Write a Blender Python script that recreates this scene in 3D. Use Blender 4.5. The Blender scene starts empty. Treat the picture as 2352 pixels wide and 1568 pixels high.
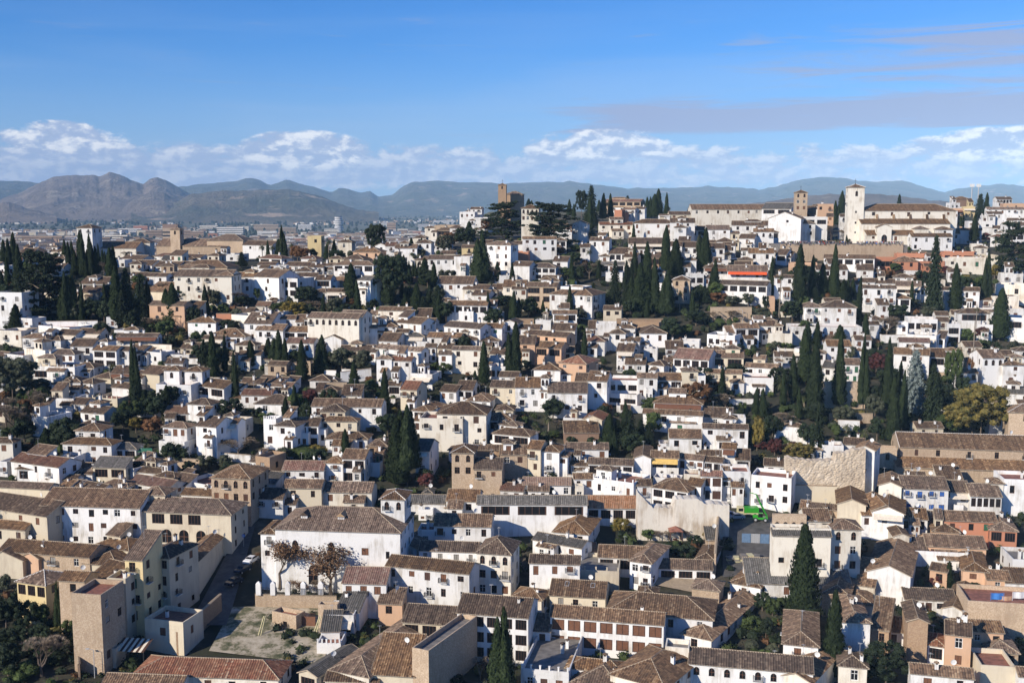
import bpy, bmesh, math, random
from mathutils import Vector, Matrix
R = math.radians
rnd = random.Random(7)
SC = bpy.context.scene
COL = SC.collection
F = 2522.0            # focal length in photo units (2352 wide)
PITCH = R(7.2)
CP, SP = math.cos(PITCH), math.sin(PITCH)

# ------------------------------------------------------------------ layout
def ray(u, v):
    xc = (u - 1176) / F; yc = (784 - v) / F
    f = CP + yc * SP
    return xc / f, (-SP + yc * CP) / f       # X/Y , Z/Y
def project(p):
    f = p[1] * CP - p[2] * SP
    if f <= 0.01: return (-9999, -9999)
    return 1176 + F * p[0] / f, 784 - F * (p[1] * SP + p[2] * CP) / f
TAB = [(120, 2300), (190, 1568), (222, 1380), (258, 1190), (298, 1020), (350, 853), (402, 727), (452, 631), (500, 573)]
TR = TAB + [(545, 552), (640, 522), (760, 500), (950, 486)]
TL = TAB[:-1] + [(500, 600), (560, 588)]
def prof(tab, extra):
    pts = [(D, D * ray(1176, v)[1]) for D, v in tab]
    pts[0] = (20, -92); pts.insert(1, (150, -90))
    return pts + extra
PR = prof(TR, [(1300, -30), (2200, -85), (4200, -128), (6000, -130), (60000, -130)])
PL = prof(TL, [(640, -52), (760, -88), (900, -115), (1100, -128), (1300, -130), (60000, -130)])
def interp(t, x):
    if x <= t[0][0]: return t[0][1]
    for (a, b), (c, d) in zip(t, t[1:]):
        if x <= c: return b + (d - b) * (x - a) / (c - a)
    return t[-1][1]
def sstep(a, b, x):
    t = min(1, max(0, (x - a) / (b - a))); return t * t * (3 - 2 * t)
def ground(X, Y):
    Y = max(Y, 5)
    u = 1176 + F * X / Y
    w = sstep(880, 1130, u) if Y > 452 else 0.5
    if Y <= 452: return interp(PR, Y)
    return interp(PL, Y) * (1 - w) + interp(PR, Y) * w
def hit(u, v, dmax=1000):
    kx, kz = ray(u, v); Y = 150.0
    while Y < dmax:
        if kz * Y <= ground(kx * Y, Y): break
        Y += 1.0
    return Y
def at(u, v, D=None):
    D = D or hit(u, v)
    kx, kz = ray(u, v)
    return Vector((kx * D, D, ground(kx * D, D)))

# ------------------------------------------------------------------ materials
MATS = {}
def nmat(name):
    m = bpy.data.materials.new(name); m.use_nodes = True
    nt = m.node_tree; b = nt.nodes['Principled BSDF']
    MATS[name] = m
    return m, nt, b
def N(nt, t, **kw):
    n = nt.nodes.new(t)
    for k, v in kw.items():
        if k in n.inputs.keys(): n.inputs[k].default_value = v
        else: setattr(n, k, v)
    return n
def ramp(nt, stops, fac, interp_='LINEAR'):
    r = nt.nodes.new('ShaderNodeValToRGB'); r.color_ramp.interpolation = interp_
    e = r.color_ramp.elements
    while len(e) > 1: e.remove(e[-1])
    e[0].position = stops[0][0]; e[0].color = (*stops[0][1], 1)
    for p, c in stops[1:]:
        x = e.new(p); x.color = (*c, 1)
    nt.links.new(fac, r.inputs['Fac']); return r.outputs['Color']
def mixc(nt, fac, a, b, mode='MIX'):
    m = nt.nodes.new('ShaderNodeMix'); m.data_type = 'RGBA'; m.blend_type = mode
    if isinstance(fac, (int, float)): m.inputs[0].default_value = fac
    else: nt.links.new(fac, m.inputs[0])
    for i, x in ((6, a), (7, b)):
        if isinstance(x, tuple): m.inputs[i].default_value = (*x, 1)
        else: nt.links.new(x, m.inputs[i])
    return m.outputs[2]
def math_(nt, op, a, b=None):
    m = nt.nodes.new('ShaderNodeMath'); m.operation = op
    for i, x in enumerate((a, b)):
        if x is None: continue
        if isinstance(x, (int, float)): m.inputs[i].default_value = x
        else: nt.links.new(x, m.inputs[i])
    return m.outputs[0]
def plain(name, c, rough=0.7, metal=0, var=0.15, scale=2.0):
    m, nt, b = nmat(name)
    g = N(nt, 'ShaderNodeNewGeometry')
    n = N(nt, 'ShaderNodeTexNoise', Scale=scale, Detail=5.0)
    nt.links.new(g.outputs['Position'], n.inputs['Vector'])
    lo = tuple(x * (1 - var) for x in c); hi = tuple(min(1, x * (1 + var)) for x in c)
    nt.links.new(ramp(nt, [(0.3, lo), (0.7, hi)], n.outputs['Fac']), b.inputs['Base Color'])
    b.inputs['Roughness'].default_value = rough; b.inputs['Metallic'].default_value = metal
    return m
def plaster(name, c, stain, brick=None, amt=0.55):
    m, nt, b = nmat(name)
    g = N(nt, 'ShaderNodeNewGeometry'); oi = N(nt, 'ShaderNodeObjectInfo')
    mp = N(nt, 'ShaderNodeMapping'); mp.inputs['Scale'].default_value = (1.3, 1.3, 0.2)
    nt.links.new(g.outputs['Position'], mp.inputs['Vector'])
    n = N(nt, 'ShaderNodeTexNoise', Scale=0.9, Detail=8.0, Roughness=0.65)
    nt.links.new(mp.outputs[0], n.inputs['Vector'])
    n2 = N(nt, 'ShaderNodeTexNoise', Scale=0.22, Detail=4.0)
    nt.links.new(g.outputs['Position'], n2.inputs['Vector'])
    f = math_(nt, 'MULTIPLY', n.outputs['Fac'], n2.outputs['Fac'])
    sf = N(nt, 'ShaderNodeMapRange'); sf.inputs['From Min'].default_value = 0.23; sf.inputs['From Max'].default_value = 0.40
    nt.links.new(f, sf.inputs['Value'])
    k = math_(nt, 'MULTIPLY', sf.outputs[0], amt)
    base = mixc(nt, k, c, stain)
    if brick:
        br = N(nt, 'ShaderNodeTexNoise', Scale=3.5, Detail=6.0, Roughness=0.8)
        nt.links.new(g.outputs['Position'], br.inputs['Vector'])
        base = mixc(nt, math_(nt, 'MULTIPLY', ramp(nt, [(0.42, (0, 0, 0)), (0.56, (1, 1, 1))], br.outputs['Fac']), 0.85), base, brick)
    v = N(nt, 'ShaderNodeMapRange'); v.inputs['To Min'].default_value = 0.80; v.inputs['To Max'].default_value = 1.04
    nt.links.new(oi.outputs['Random'], v.inputs['Value'])
    h = N(nt, 'ShaderNodeHueSaturation'); nt.links.new(v.outputs[0], h.inputs['Value']); nt.links.new(base, h.inputs['Color'])
    nt.links.new(h.outputs[0], b.inputs['Base Color'])
    b.inputs['Roughness'].default_value = 0.9
    n3 = N(nt, 'ShaderNodeTexNoise', Scale=3.0, Detail=6.0)
    nt.links.new(g.outputs['Position'], n3.inputs['Vector'])
    bp = N(nt, 'ShaderNodeBump', Strength=0.35, Distance=0.12)
    nt.links.new(n3.outputs['Fac'], bp.inputs['Height']); nt.links.new(bp.outputs[0], b.inputs['Normal'])
    return m
plaster('W', (0.80, 0.79, 0.77), (0.44, 0.40, 0.34), None, .8)
plaster('K', (0.77, 0.72, 0.62), (0.45, 0.37, 0.27), None, .8)
plaster('C', (0.66, 0.58, 0.44), (0.42, 0.34, 0.25))
plaster('Y', (0.68, 0.55, 0.30), (0.5, 0.38, 0.22))
plaster('O', (0.42, 0.30, 0.19), (0.30, 0.21, 0.14), (0.30, 0.19, 0.12), 0.8)
plaster('T', (0.58, 0.46, 0.33), (0.34, 0.26, 0.18), (0.38, 0.27, 0.18), 0.8)
plaster('P', (0.62, 0.40, 0.26), (0.45, 0.30, 0.2))
plaster('Q', (0.50, 0.22, 0.13), (0.40, 0.2, 0.12))
plaster('M', (0.26, 0.17, 0.12), (0.2, 0.13, 0.09))
plaster('K2', (0.76, 0.70, 0.60), (0.45, 0.36, 0.26), None, .9)
plaster('T2', (0.60, 0.50, 0.38), (0.32, 0.25, 0.18), (0.42, 0.33, 0.24), 1.0)
m, nt, b = nmat('S2'); g = N(nt, 'ShaderNodeNewGeometry'); mp = N(nt, 'ShaderNodeMapping'); mp.inputs['Scale'].default_value = (1.6, 1.6, 3.0); nt.links.new(g.outputs['Position'], mp.inputs['Vector'])
vo = N(nt, 'ShaderNodeTexVoronoi', Scale=1.0); nt.links.new(mp.outputs[0], vo.inputs['Vector']); n = N(nt, 'ShaderNodeTexNoise', Scale=.35, Detail=7.0, Roughness=.7); nt.links.new(g.outputs['Position'], n.inputs['Vector'])
c = mixc(nt, .45, ramp(nt, [(0, (.40, .32, .23)), (1, (.66, .56, .43))], vo.outputs['Color']), ramp(nt, [(.35, (.26, .19, .13)), (.5, (.55, .45, .33)), (.66, (.74, .66, .54))], n.outputs['Fac']))
nt.links.new(c, b.inputs['Base Color']); b.inputs['Roughness'].default_value = 1; bp = N(nt, 'ShaderNodeBump', Strength=.9, Distance=.2); nt.links.new(vo.outputs['Distance'], bp.inputs['Height']); bp.invert = True; nt.links.new(bp.outputs[0], b.inputs['Normal'])
def tiles(name, cols, grey=False):
    m, nt, b = nmat(name)
    uv = N(nt, 'ShaderNodeUVMap'); oi = N(nt, 'ShaderNodeObjectInfo')
    sx = N(nt, 'ShaderNodeSeparateXYZ'); nt.links.new(uv.outputs[0], sx.inputs[0])
    fu = math_(nt, 'FLOOR', math_(nt, 'DIVIDE', sx.outputs[0], 0.45))
    fv = math_(nt, 'FLOOR', math_(nt, 'DIVIDE', sx.outputs[1], 0.42))
    cx = N(nt, 'ShaderNodeCombineXYZ'); nt.links.new(fu, cx.inputs[0]); nt.links.new(fv, cx.inputs[1]); nt.links.new(oi.outputs['Random'], cx.inputs[2])
    wn = N(nt, 'ShaderNodeTexWhiteNoise'); nt.links.new(cx.outputs[0], wn.inputs['Vector'])
    cw = N(nt, 'ShaderNodeCombineXYZ'); nt.links.new(fu, cw.inputs[0]); nt.links.new(oi.outputs['Random'], cw.inputs[2])
    wc = N(nt, 'ShaderNodeTexWhiteNoise'); nt.links.new(cw.outputs[0], wc.inputs['Vector'])
    mx_ = math_(nt, 'ADD', math_(nt, 'MULTIPLY', wn.outputs['Value'], .62), math_(nt, 'MULTIPLY', wc.outputs['Value'], .38))
    c1 = ramp(nt, cols, mx_)
    g = N(nt, 'ShaderNodeNewGeometry')
    n = N(nt, 'ShaderNodeTexNoise', Scale=0.35, Detail=6.0, Roughness=0.7); nt.links.new(g.outputs['Position'], n.inputs['Vector'])
    c2 = mixc(nt, math_(nt, 'MULTIPLY', ramp(nt, [(0.42, (0, 0, 0)), (0.62, (1, 1, 1))], n.outputs['Fac']), 0.5), c1, (0.13, 0.085, 0.052) if not grey else (0.14, 0.13, 0.11))
    v = N(nt, 'ShaderNodeMapRange'); v.inputs['To Min'].default_value = 0.42; v.inputs['To Max'].default_value = 0.94
    nt.links.new(oi.outputs['Random'], v.inputs['Value'])
    h = N(nt, 'ShaderNodeHueSaturation'); nt.links.new(v.outputs[0], h.inputs['Value']); nt.links.new(c2, h.inputs['Color'])
    sr_ = N(nt, 'ShaderNodeMapRange'); sr_.inputs['To Min'].default_value = .75; sr_.inputs['To Max'].default_value = 1.15; nt.links.new(math_(nt, 'FRACT', math_(nt, 'MULTIPLY', oi.outputs['Random'], 7.3)), sr_.inputs['Value']); nt.links.new(sr_.outputs[0], h.inputs['Saturation'])
    nt.links.new(h.outputs[0], b.inputs['Base Color'])
    b.inputs['Roughness'].default_value = 0.85
    fr = math_(nt, 'FRACT', math_(nt, 'DIVIDE', sx.outputs[1], 0.42))
    bp = N(nt, 'ShaderNodeBump', Strength=0.8, Distance=0.05)
    nt.links.new(fr, bp.inputs['Height']); nt.links.new(bp.outputs[0], b.inputs['Normal'])
    return m
tiles('tile', [(0, (0.06, 0.034, 0.02)), (0.3, (0.14, 0.080, 0.045)), (0.6, (0.235, 0.138, 0.075)), (0.85, (0.36, 0.23, 0.13)), (1, (0.5, 0.36, 0.22))])
tiles('tile_red', [(0, (0.12, 0.045, 0.03)), (0.4, (0.27, 0.11, 0.065)), (0.8, (0.38, 0.20, 0.12)), (1, (0.5, 0.36, 0.25))])
tiles('tile_orange', [(0, (0.24, 0.12, 0.06)), (0.4, (0.38, 0.2, 0.11)), (0.8, (0.46, 0.28, 0.18)), (1, (0.5, 0.36, 0.25))])
tiles('tile_grey', [(0, (0.07, 0.065, 0.055)), (0.4, (0.14, 0.13, 0.115)), (0.8, (0.22, 0.2, 0.18)), (1, (0.3, 0.28, 0.25))], True)
plain('cap', (0.33, 0.26, 0.18)); plain('cap_white', (0.6, 0.56, 0.5)); plain('eave', (0.42, 0.35, 0.27)); plain('wood', (0.12, 0.06, 0.035))
plain('floor_red', (0.24, 0.10, 0.065), var=.35, scale=1.2); plain('floor_grey', (0.18, 0.165, 0.15), var=.3, scale=.8); plain('cobbles_site_shade', (0.085, 0.08, 0.075), var=.35, scale=.7); plain('iron', (0.02, 0.02, 0.022), 0.5)
plain('shutter', (0.17, 0.075, 0.04)); plain('shutter_dark', (0.075, 0.035, 0.022)); plain('shutter_green', (0.03, 0.14, 0.08)); plain('shutter_blue', (0.03, 0.12, 0.42))
plain('frame_white', (0.7, 0.7, 0.68)); plain('grey_metal', (0.4, 0.41, 0.42), 0.5); plain('canvas', (0.7, 0.62, 0.5)); plain('awning_orange', (0.8, 0.12, 0.03)); plain('awning_yellow', (0.75, 0.5, 0.15))
m, nt, b = nmat('glass'); b.inputs['Base Color'].default_value = (0.012, 0.012, 0.014, 1); b.inputs['Roughness'].default_value = 0.25; b.inputs['Specular IOR Level'].default_value = 0.35
m, nt, b = nmat('curtain'); b.inputs['Base Color'].default_value = (0.3, 0.29, 0.27, 1); b.inputs['Roughness'].default_value = 0.4
plain('green_paint', (0.035, 0.30, 0.025), 0.35, var=0.05); plain('rubber', (0.02, 0.02, 0.02)); plain('car_white', (0.75, 0.75, 0.75), 0.25, var=0.02); plain('car_dark', (0.02, 0.025, 0.04), 0.2, var=0.02)
plain('fence_blue', (0.12, 0.2, 0.32), 0.6); plain('car_blue', (0.04, 0.1, 0.3), 0.25, var=0.02); plain('car_grey', (0.35, 0.36, 0.38), 0.25, var=0.02); plain('truck_tan', (0.55, 0.5, 0.3), 0.4)
plain('skin', (0.45, 0.27, 0.18)); plain('hair', (0.03, 0.02, 0.015)); plain('sign_blue', (0.02, 0.15, 0.55), 0.4, var=0.02)
m, nt, b = nmat('lot_earth'); g = N(nt, 'ShaderNodeNewGeometry'); n = N(nt, 'ShaderNodeTexNoise', Scale=.28, Detail=8.0, Roughness=.72); nt.links.new(g.outputs['Position'], n.inputs['Vector'])
nt.links.new(ramp(nt, [(.36, (.05, .06, .025)), (.45, (.15, .14, .08)), (.52, (.36, .31, .23)), (.68, (.52, .46, .36))], n.outputs['Fac']), b.inputs['Base Color']); b.inputs['Roughness'].default_value = 1
CL = [('black', (0.02, 0.02, 0.025)), ('dark blue', (0.03, 0.05, 0.12)), ('red', (0.45, 0.03, 0.03)), ('white', (0.7, 0.7, 0.7)), ('grey', (0.2, 0.2, 0.21)), ('brown', (0.14, 0.08, 0.05)), ('green', (0.06, 0.12, 0.06)), ('bright blue', (0.05, 0.2, 0.55))]
for n_, c_ in CL: plain('cloth_' + n_.replace(' ', '_'), c_, var=0.1)
def leafmat(name, lo, hi, rough=0.7, tr=0.0):
    m, nt, b = nmat(name)
    g = N(nt, 'ShaderNodeNewGeometry'); oi = N(nt, 'ShaderNodeObjectInfo')
    n = N(nt, 'ShaderNodeTexNoise', Scale=0.7, Detail=4.0, Roughness=0.7); nt.links.new(g.outputs['Position'], n.inputs['Vector'])
    c = ramp(nt, [(0.32, lo), (0.68, hi)], n.outputs['Fac'])
    v = N(nt, 'ShaderNodeMapRange'); v.inputs['To Min'].default_value = 0.75; v.inputs['To Max'].default_value = 1.25
    nt.links.new(oi.outputs['Random'], v.inputs['Value'])
    h = N(nt, 'ShaderNodeHueSaturation'); nt.links.new(v.outputs[0], h.inputs['Value']); nt.links.new(c, h.inputs['Color'])
    nt.links.new(h.outputs[0], b.inputs['Base Color']); b.inputs['Roughness'].default_value = rough
    b.inputs['Specular IOR Level'].default_value = 0.2
leafmat('lf_cypress', (0.0128, 0.0224, 0.0088), (0.0336, 0.0496, 0.0176))
leafmat('lf_dark', (0.0106, 0.0187, 0.0087), (0.0250, 0.0374, 0.0156))
leafmat('lf_green', (0.0281, 0.0437, 0.0125), (0.0686, 0.0936, 0.0281))
leafmat('lf_olive', (0.0312, 0.0374, 0.0218), (0.0749, 0.0811, 0.0499))
leafmat('lf_blue', (0.0800, 0.1040, 0.0960), (0.1760, 0.2080, 0.2000))
leafmat('lf_yellow', (0.0800, 0.0720, 0.0160), (0.2000, 0.1440, 0.0320))
leafmat('lf_mixed', (0.05, 0.055, 0.018), (0.20, 0.15, 0.04))
leafmat('lf_orange', (0.0720, 0.0360, 0.0160), (0.1600, 0.0800, 0.0360))
leafmat('lf_red', (0.0400, 0.0160, 0.0144), (0.1040, 0.0320, 0.0280))
leafmat('lf_palm', (0.0312, 0.0468, 0.0125), (0.0936, 0.1123, 0.0374))
leafmat('lf_twig', (0.20, 0.155, 0.11), (0.36, 0.285, 0.205))
leafmat('lf_brown', (0.0960, 0.0520, 0.0280), (0.2080, 0.1280, 0.0720))
plain('bark', (0.12, 0.09, 0.065)); plain('bark_pale', (0.22, 0.18, 0.14))

# ------------------------------------------------------------------ mesh helpers
class MB:
    def __init__(s): s.v = []; s.f = []; s.m = []; s.uv = []
    def face(s, pts, mi=0, uv=None):
        i = len(s.v); s.v.extend([tuple(p) for p in pts]); s.f.append(tuple(range(i, i + len(pts)))); s.m.append(mi)
        s.uv.extend(uv if uv else [(0, 0)] * len(pts))
    def box(s, x0, y0, z0, x1, y1, z1, mi=0, M=None):
        P = [Vector(p) for p in ((x0, y0, z0), (x1, y0, z0), (x1, y1, z0), (x0, y1, z0), (x0, y0, z1), (x1, y0, z1), (x1, y1, z1), (x0, y1, z1))]
        if M: P = [M @ p for p in P]
        for q in ((0, 3, 2, 1), (4, 5, 6, 7), (0, 1, 5, 4), (1, 2, 6, 5), (2, 3, 7, 6), (3, 0, 4, 7)): s.face([P[k] for k in q], mi)
    def tube(s, pts, rad, n=6, mi=0, cap=True):
        rings = []
        for i, p in enumerate(pts):
            p = Vector(p); a = Vector(pts[max(0, i - 1)]); c = Vector(pts[min(len(pts) - 1, i + 1)])
            d = (c - a).normalized(); t = Vector((1, 0, 0)) if abs(d.x) < 0.9 else Vector((0, 1, 0))
            e = d.cross(t).normalized(); g = d.cross(e)
            r = rad[i] if isinstance(rad, (list, tuple)) else rad
            rings.append([p + (e * math.cos(2 * math.pi * k / n) + g * math.sin(2 * math.pi * k / n)) * r for k in range(n)])
        for a, c in zip(rings, rings[1:]):
            for k in range(n): s.face([a[k], a[(k + 1) % n], c[(k + 1) % n], c[k]], mi)
        if cap: s.face(rings[-1], mi); s.face(rings[0][::-1], mi)
    def mesh(s, name, mats, smooth=False):
        me = bpy.data.meshes.new(name); me.from_pydata(s.v, [], s.f)
        for k in mats: me.materials.append(MATS[k] if isinstance(k, str) else k)
        me.polygons.foreach_set('material_index', s.m)
        l = me.uv_layers.new(name='UVMap'); flat = [c for q in s.uv for c in q]
        if len(flat) == 2 * len(me.loops): l.data.foreach_set('uv', flat)
        if smooth: me.polygons.foreach_set('use_smooth', [True] * len(me.polygons))
        me.update(); return me
def link(name, me, parent=None, loc=(0, 0, 0)):
    o = bpy.data.objects.new(name, me); COL.objects.link(o); o.location = loc
    if parent: o.parent = parent
    return o
def tag(o, label=None, cat=None, group=None, kind=None):
    if label: o['label'] = label
    if cat: o['category'] = cat
    if group: o['group'] = group
    if kind: o['kind'] = kind
    return o
def root(name, loc, rz=0):
    o = bpy.data.objects.new(name, None); o.empty_display_size = 0.5; COL.objects.link(o); o.location = loc; o.rotation_euler = (0, 0, rz); return o
THINGS = []     # (object, noun, adjective description, own label or None, ref phrase, centre point)
def reg(o, noun, desc, own=None, ref=None, c=None, cat=None, group=None, tail=''):
    THINGS.append(dict(o=o, noun=noun, desc=desc, own=own, ref=ref, c=c or tuple(o.location), cat=cat, group=group, tail=tail))

# ------------------------------------------------------------------ window templates (unit size: width 1, height 1, origin bottom centre, facing -y)
WT = {}
def mkwin():
    def fr(b, t=0.07, mi=1):
        b.box(-.5, -.02, 0, -.5 + t, .05, 1, mi); b.box(.5 - t, -.02, 0, .5, .05, 1, mi); b.box(-.5 + t, -.02, 1 - t * .8, .5 - t, .05, 1, mi); b.box(-.5 + t, -.02, 0, .5 - t, .05, t * .8, mi)
    b = MB(); b.face([(-.5, .03, 0), (.5, .03, 0), (.5, .03, 1), (-.5, .03, 1)], 0); fr(b); b.box(-.03, -.015, .05, .03, .04, .95, 1); b.box(-.43, -.012, .62, .43, .035, .66, 1)
    WT['glass'] = b.mesh('win_glass', ['glass', 'shutter_dark']); WT['glassw'] = b.mesh('win_glass_white', ['glass', 'frame_white'])
    b = MB()
    b.face([(-.5, .03, 0), (.5, .03, 0), (.5, .03, 1), (-.5, .03, 1)], 0); fr(b)
    for k in range(5):
        x = -.36 + k * .18; b.box(x - .012, -.09, .02, x + .012, -.07, .98, 2)
    for k in range(5):
        z = .1 + k * .2; b.box(-.45, -.092, z, .45, -.072, z + .014, 2)
    WT['grille'] = b.mesh('win_grille', ['glass', 'shutter', 'iron'])
    for nm, mt in (('shut', 'shutter'), ('shutd', 'shutter_dark'), ('shutg', 'shutter_green'), ('shutb', 'shutter_blue'), ('curt', 'curtain')):
        b = MB(); fr(b)
        for sx in (-1, 1):
            for k in range(8):
                z = .08 + k * .105
                b.box(sx * .235 - .2, -.03 + .02, z, sx * .235 + .2, .04, z + .085, 0)
        b.face([(-.5, .045, 0), (.5, .045, 0), (.5, .045, 1), (-.5, .045, 1)], 1)
        WT[nm] = b.mesh('win_' + nm, [mt, 'shutter_dark'])
    b = MB(); n = 10   # arched: slot0 wall spandrel, slot1 frame, slot2 glass
    arc = [(-.46 * math.cos(math.pi * k / n), .62 + .34 * math.sin(math.pi * k / n)) for k in range(n + 1)]
    for (a, c), (d, e) in zip(arc, arc[1:]):
        b.face([(a, -.1, c), (d, -.1, e), (d, -.1, 1), (a, -.1, 1)], 0); b.face([(a, -.1, c), (a, .06, c), (d, .06, e), (d, -.1, e)], 0)
    b.face([(-.5, -.1, 0), (-.46, -.1, 0), (-.46, -.1, 1), (-.5, -.1, 1)], 0); b.face([(.46, -.1, 0), (.5, -.1, 0), (.5, -.1, 1), (.46, -.1, 1)], 0)
    b.face([(-.46, -.1, 0), (-.46, .06, 0), (-.46, .06, .62), (-.46, -.1, .62)], 0); b.face([(.46, -.1, 0), (.46, .06, 0), (.46, .06, .62), (.46, -.1, .62)], 0)
    b.face([(-.5, .05, 0), (.5, .05, 0), (.5, .05, 1), (-.5, .05, 1)], 2); b.box(-.02, .02, 0, .02, .045, .95, 1)
    b.box(-.45, .02, .45, .45, .045, .48, 1)
    WT['arch'] = b.mesh('win_arch', ['W', 'shutter', 'glass'])
    b = MB(); b.face([(-.5, .05, 0), (.5, .05, 0), (.5, .05, 1), (-.5, .05, 1)], 0); fr(b, .05)
    for k in range(1, 4): b.box(-.5 + k * .25 - .012, 0, .04, -.5 + k * .25 + .012, .04, .96, 1)
    WT['wide'] = b.mesh('win_wide', ['glass', 'shutter_dark'])
    b = MB(); b.box(-.62, -.75, -.1, .62, 0, 0, 0)
    for k in range(12):
        x = -.6 + k * 1.2 / 11; b.box(x - .014, -.74, 0, x + .014, -.715, .95, 1)
    for sx in (-1, 1):
        for k in range(1, 5): y = -.74 + k * .16; b.box(sx * .6 - .014, y, 0, sx * .6 + .014, y + .025, .95, 1)
        b.box(sx * .6 - .02, -.74, .95, sx * .6 + .02, 0, .99, 1)
    b.box(-.58, -.745, .95, .58, -.71, .99, 1)
    WT['balcony'] = b.mesh('balcony', ['frame_white', 'iron'])
    b = MB(); b.box(-.3, -.3, -.6, .3, .3, 1.0, 0)
    for sx in (-1, 1):
        for sy in (-1, 1): b.box(sx * .24 - .06, sy * .24 - .06, 1.0, sx * .24 + .06, sy * .24 + .06, 1.28, 0)
    b.box(-.2, -.2, 1.0, .2, .2, 1.27, 2)
    for a in range(4):
        M = Matrix.Rotation(a * math.pi / 2, 4, 'Z'); b.face([M @ Vector(p) for p in ((-.42, -.42, 1.28), (.42, -.42, 1.28), (0, 0, 1.58))], 1)
    b.face([(-.42, -.42, 1.28), (-.42, .42, 1.28), (.42, .42, 1.28), (.42, -.42, 1.28)], 1)
    WT['chim'] = b.mesh('chimney', ['W', 'tile', 'iron'])
    b = MB(); n = 14
    for k in range(n):
        for (r0, d0), (r1, d1) in (((0, -.12), (.28, -.08)), ((.28, -.08), (.5, 0))):
            a, c = 2 * math.pi * k / n, 2 * math.pi * (k + 1) / n
            q = [(r0 * math.cos(a), d0, r0 * math.sin(a)), (r1 * math.cos(a), d1, r1 * math.sin(a)), (r1 * math.cos(c), d1, r1 * math.sin(c)), (r0 * math.cos(c), d0, r0 * math.sin(c))]
            b.face([(x, -y - .05, z + .9) for x, y, z in q], 0)
    b.tube([(0, .15, 0), (0, .15, .9)], .04, 6, 1); b.tube([(0, .15, .85), (0, -.25, .9)], .02, 5, 1)
    WT['dish'] = b.mesh('satellite_dish', ['frame_white', 'grey_metal'])
mkwin()
b = MB(); b.tube([(0, 0, -.3), (0, 0, 2.2)], .03, 5)
for k in range(5): b.tube([(-.45 + .04 * k, k * .16 - .3, 2.1), (.45 - .04 * k, k * .16 - .3, 2.1)], .014, 4)
b.tube([(0, -.35, 2.1), (0, .4, 2.1)], .018, 4)
WT['antenna'] = b.mesh('antenna', ['grey_metal'])
# ------------------------------------------------------------------ houses
FOOT = []      # footprints for the fillers: (cx, cy, r)
def wallface(b, O, e, n, W, z0, z1, holes, mi=0, dep=0.16):
    xs = sorted({0.0, W} | {h[0] for h in holes} | {h[1] for h in holes}); zs = sorted({z0, z1} | {h[2] for h in holes} | {h[3] for h in holes})
    P = lambda x, z, k=0.0: O + e * x + Vector((0, 0, z)) - n * k
    for a, c in zip(xs, xs[1:]):
        for d, g in zip(zs, zs[1:]):
            mx, mz = (a + c) / 2, (d + g) / 2
            if any(h[0] < mx < h[1] and h[2] < mz < h[3] for h in holes): continue
            b.face([P(a, d), P(c, d), P(c, g), P(a, g)], mi)
    for x0, x1, q0, q1 in holes:
        b.face([P(x0, q0), P(x0, q0, dep), P(x1, q0, dep), P(x1, q0)][::-1], mi); b.face([P(x0, q1), P(x1, q1), P(x1, q1, dep), P(x0, q1, dep)][::-1], mi)
        b.face([P(x0, q0), P(x0, q1), P(x0, q1, dep), P(x0, q0, dep)][::-1], mi); b.face([P(x1, q0), P(x1, q0, dep), P(x1, q1, dep), P(x1, q1)][::-1], mi)
def winrows(W, H, cols, rows, rg, big=False, maxst=3.2, arch=False, wide=False, spc=0):
    out = []
    if cols <= 0 or rows <= 0 or W < 1.4: return out
    st = min(maxst, H / rows)
    for r in range(rows):
        top = H - 0.55 - r * st
        ww = min(1.15 + rg.uniform(-.15, .25), W / cols * 0.6); wh = min(st * 0.56, 1.7)
        if wide: ww = W / cols * 0.78; wh = min(st * 0.66, 2.1)
        for c in range(cols):
            if not wide and not arch and cols > 2 and rg.random() < 0.08: continue
            w2 = ww * (1 if (arch or wide) else rg.choice((0.85, 1, 1, 1.1))); h2 = wh * (1 if (arch or wide) else rg.choice((0.7, .95, 1, 1.15)))
            if arch and r == 0: w2 = min(1.1, W / cols * .68); h2 = min(1.9, st * .62)
            cx = (c + 0.5) * W / cols + (0 if (arch or wide) else rg.uniform(-.12, .12) * W / cols)
            t = top - (0 if (arch or wide) else rg.uniform(0, .2))
            out.append((cx - w2 / 2, cx + w2 / 2, t - h2, t, r))
    return out
def placewin(par, O, e, n, holes, rg, wm, arch, wide, style, bal, near, dep=.16):
    rz = math.atan2(e.y, e.x)
    for x0, x1, z0, z1, r in holes:
        k = rg.choices(['glass', 'glassw', 'grille', 'shut', 'shutd', 'curt', 'shutg'], [34, 12, 10, 16, 14, 5, 2])[0]
        if style: k = style
        nm = 'window'
        if arch and r == 0: k = 'arch'
        elif wide: k = 'wide' if not style else style
        p = O + e * ((x0 + x1) / 2) + Vector((0, 0, z0)) - n * (dep - .04 if k != 'arch' else .055)
        w = link(nm, WT[k], par, p); w.rotation_euler = (0, 0, rz); w.scale = (x1 - x0, 1, z1 - z0)
        if k == 'arch': w.material_slots[0].link = 'OBJECT'; w.material_slots[0].material = MATS[wm]
        if bal and not wide and r < 3 and rg.random() < bal:
            q = link('balcony', WT['balcony'], par, O + e * ((x0 + x1) / 2) + Vector((0, 0, z0 - .04)) + n * .003); q.rotation_euler = (0, 0, rz); q.scale = (max(1.3, (x1 - x0) * 1.25), 1, 1)
AMP = 0.10; PER = 0.45
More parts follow.
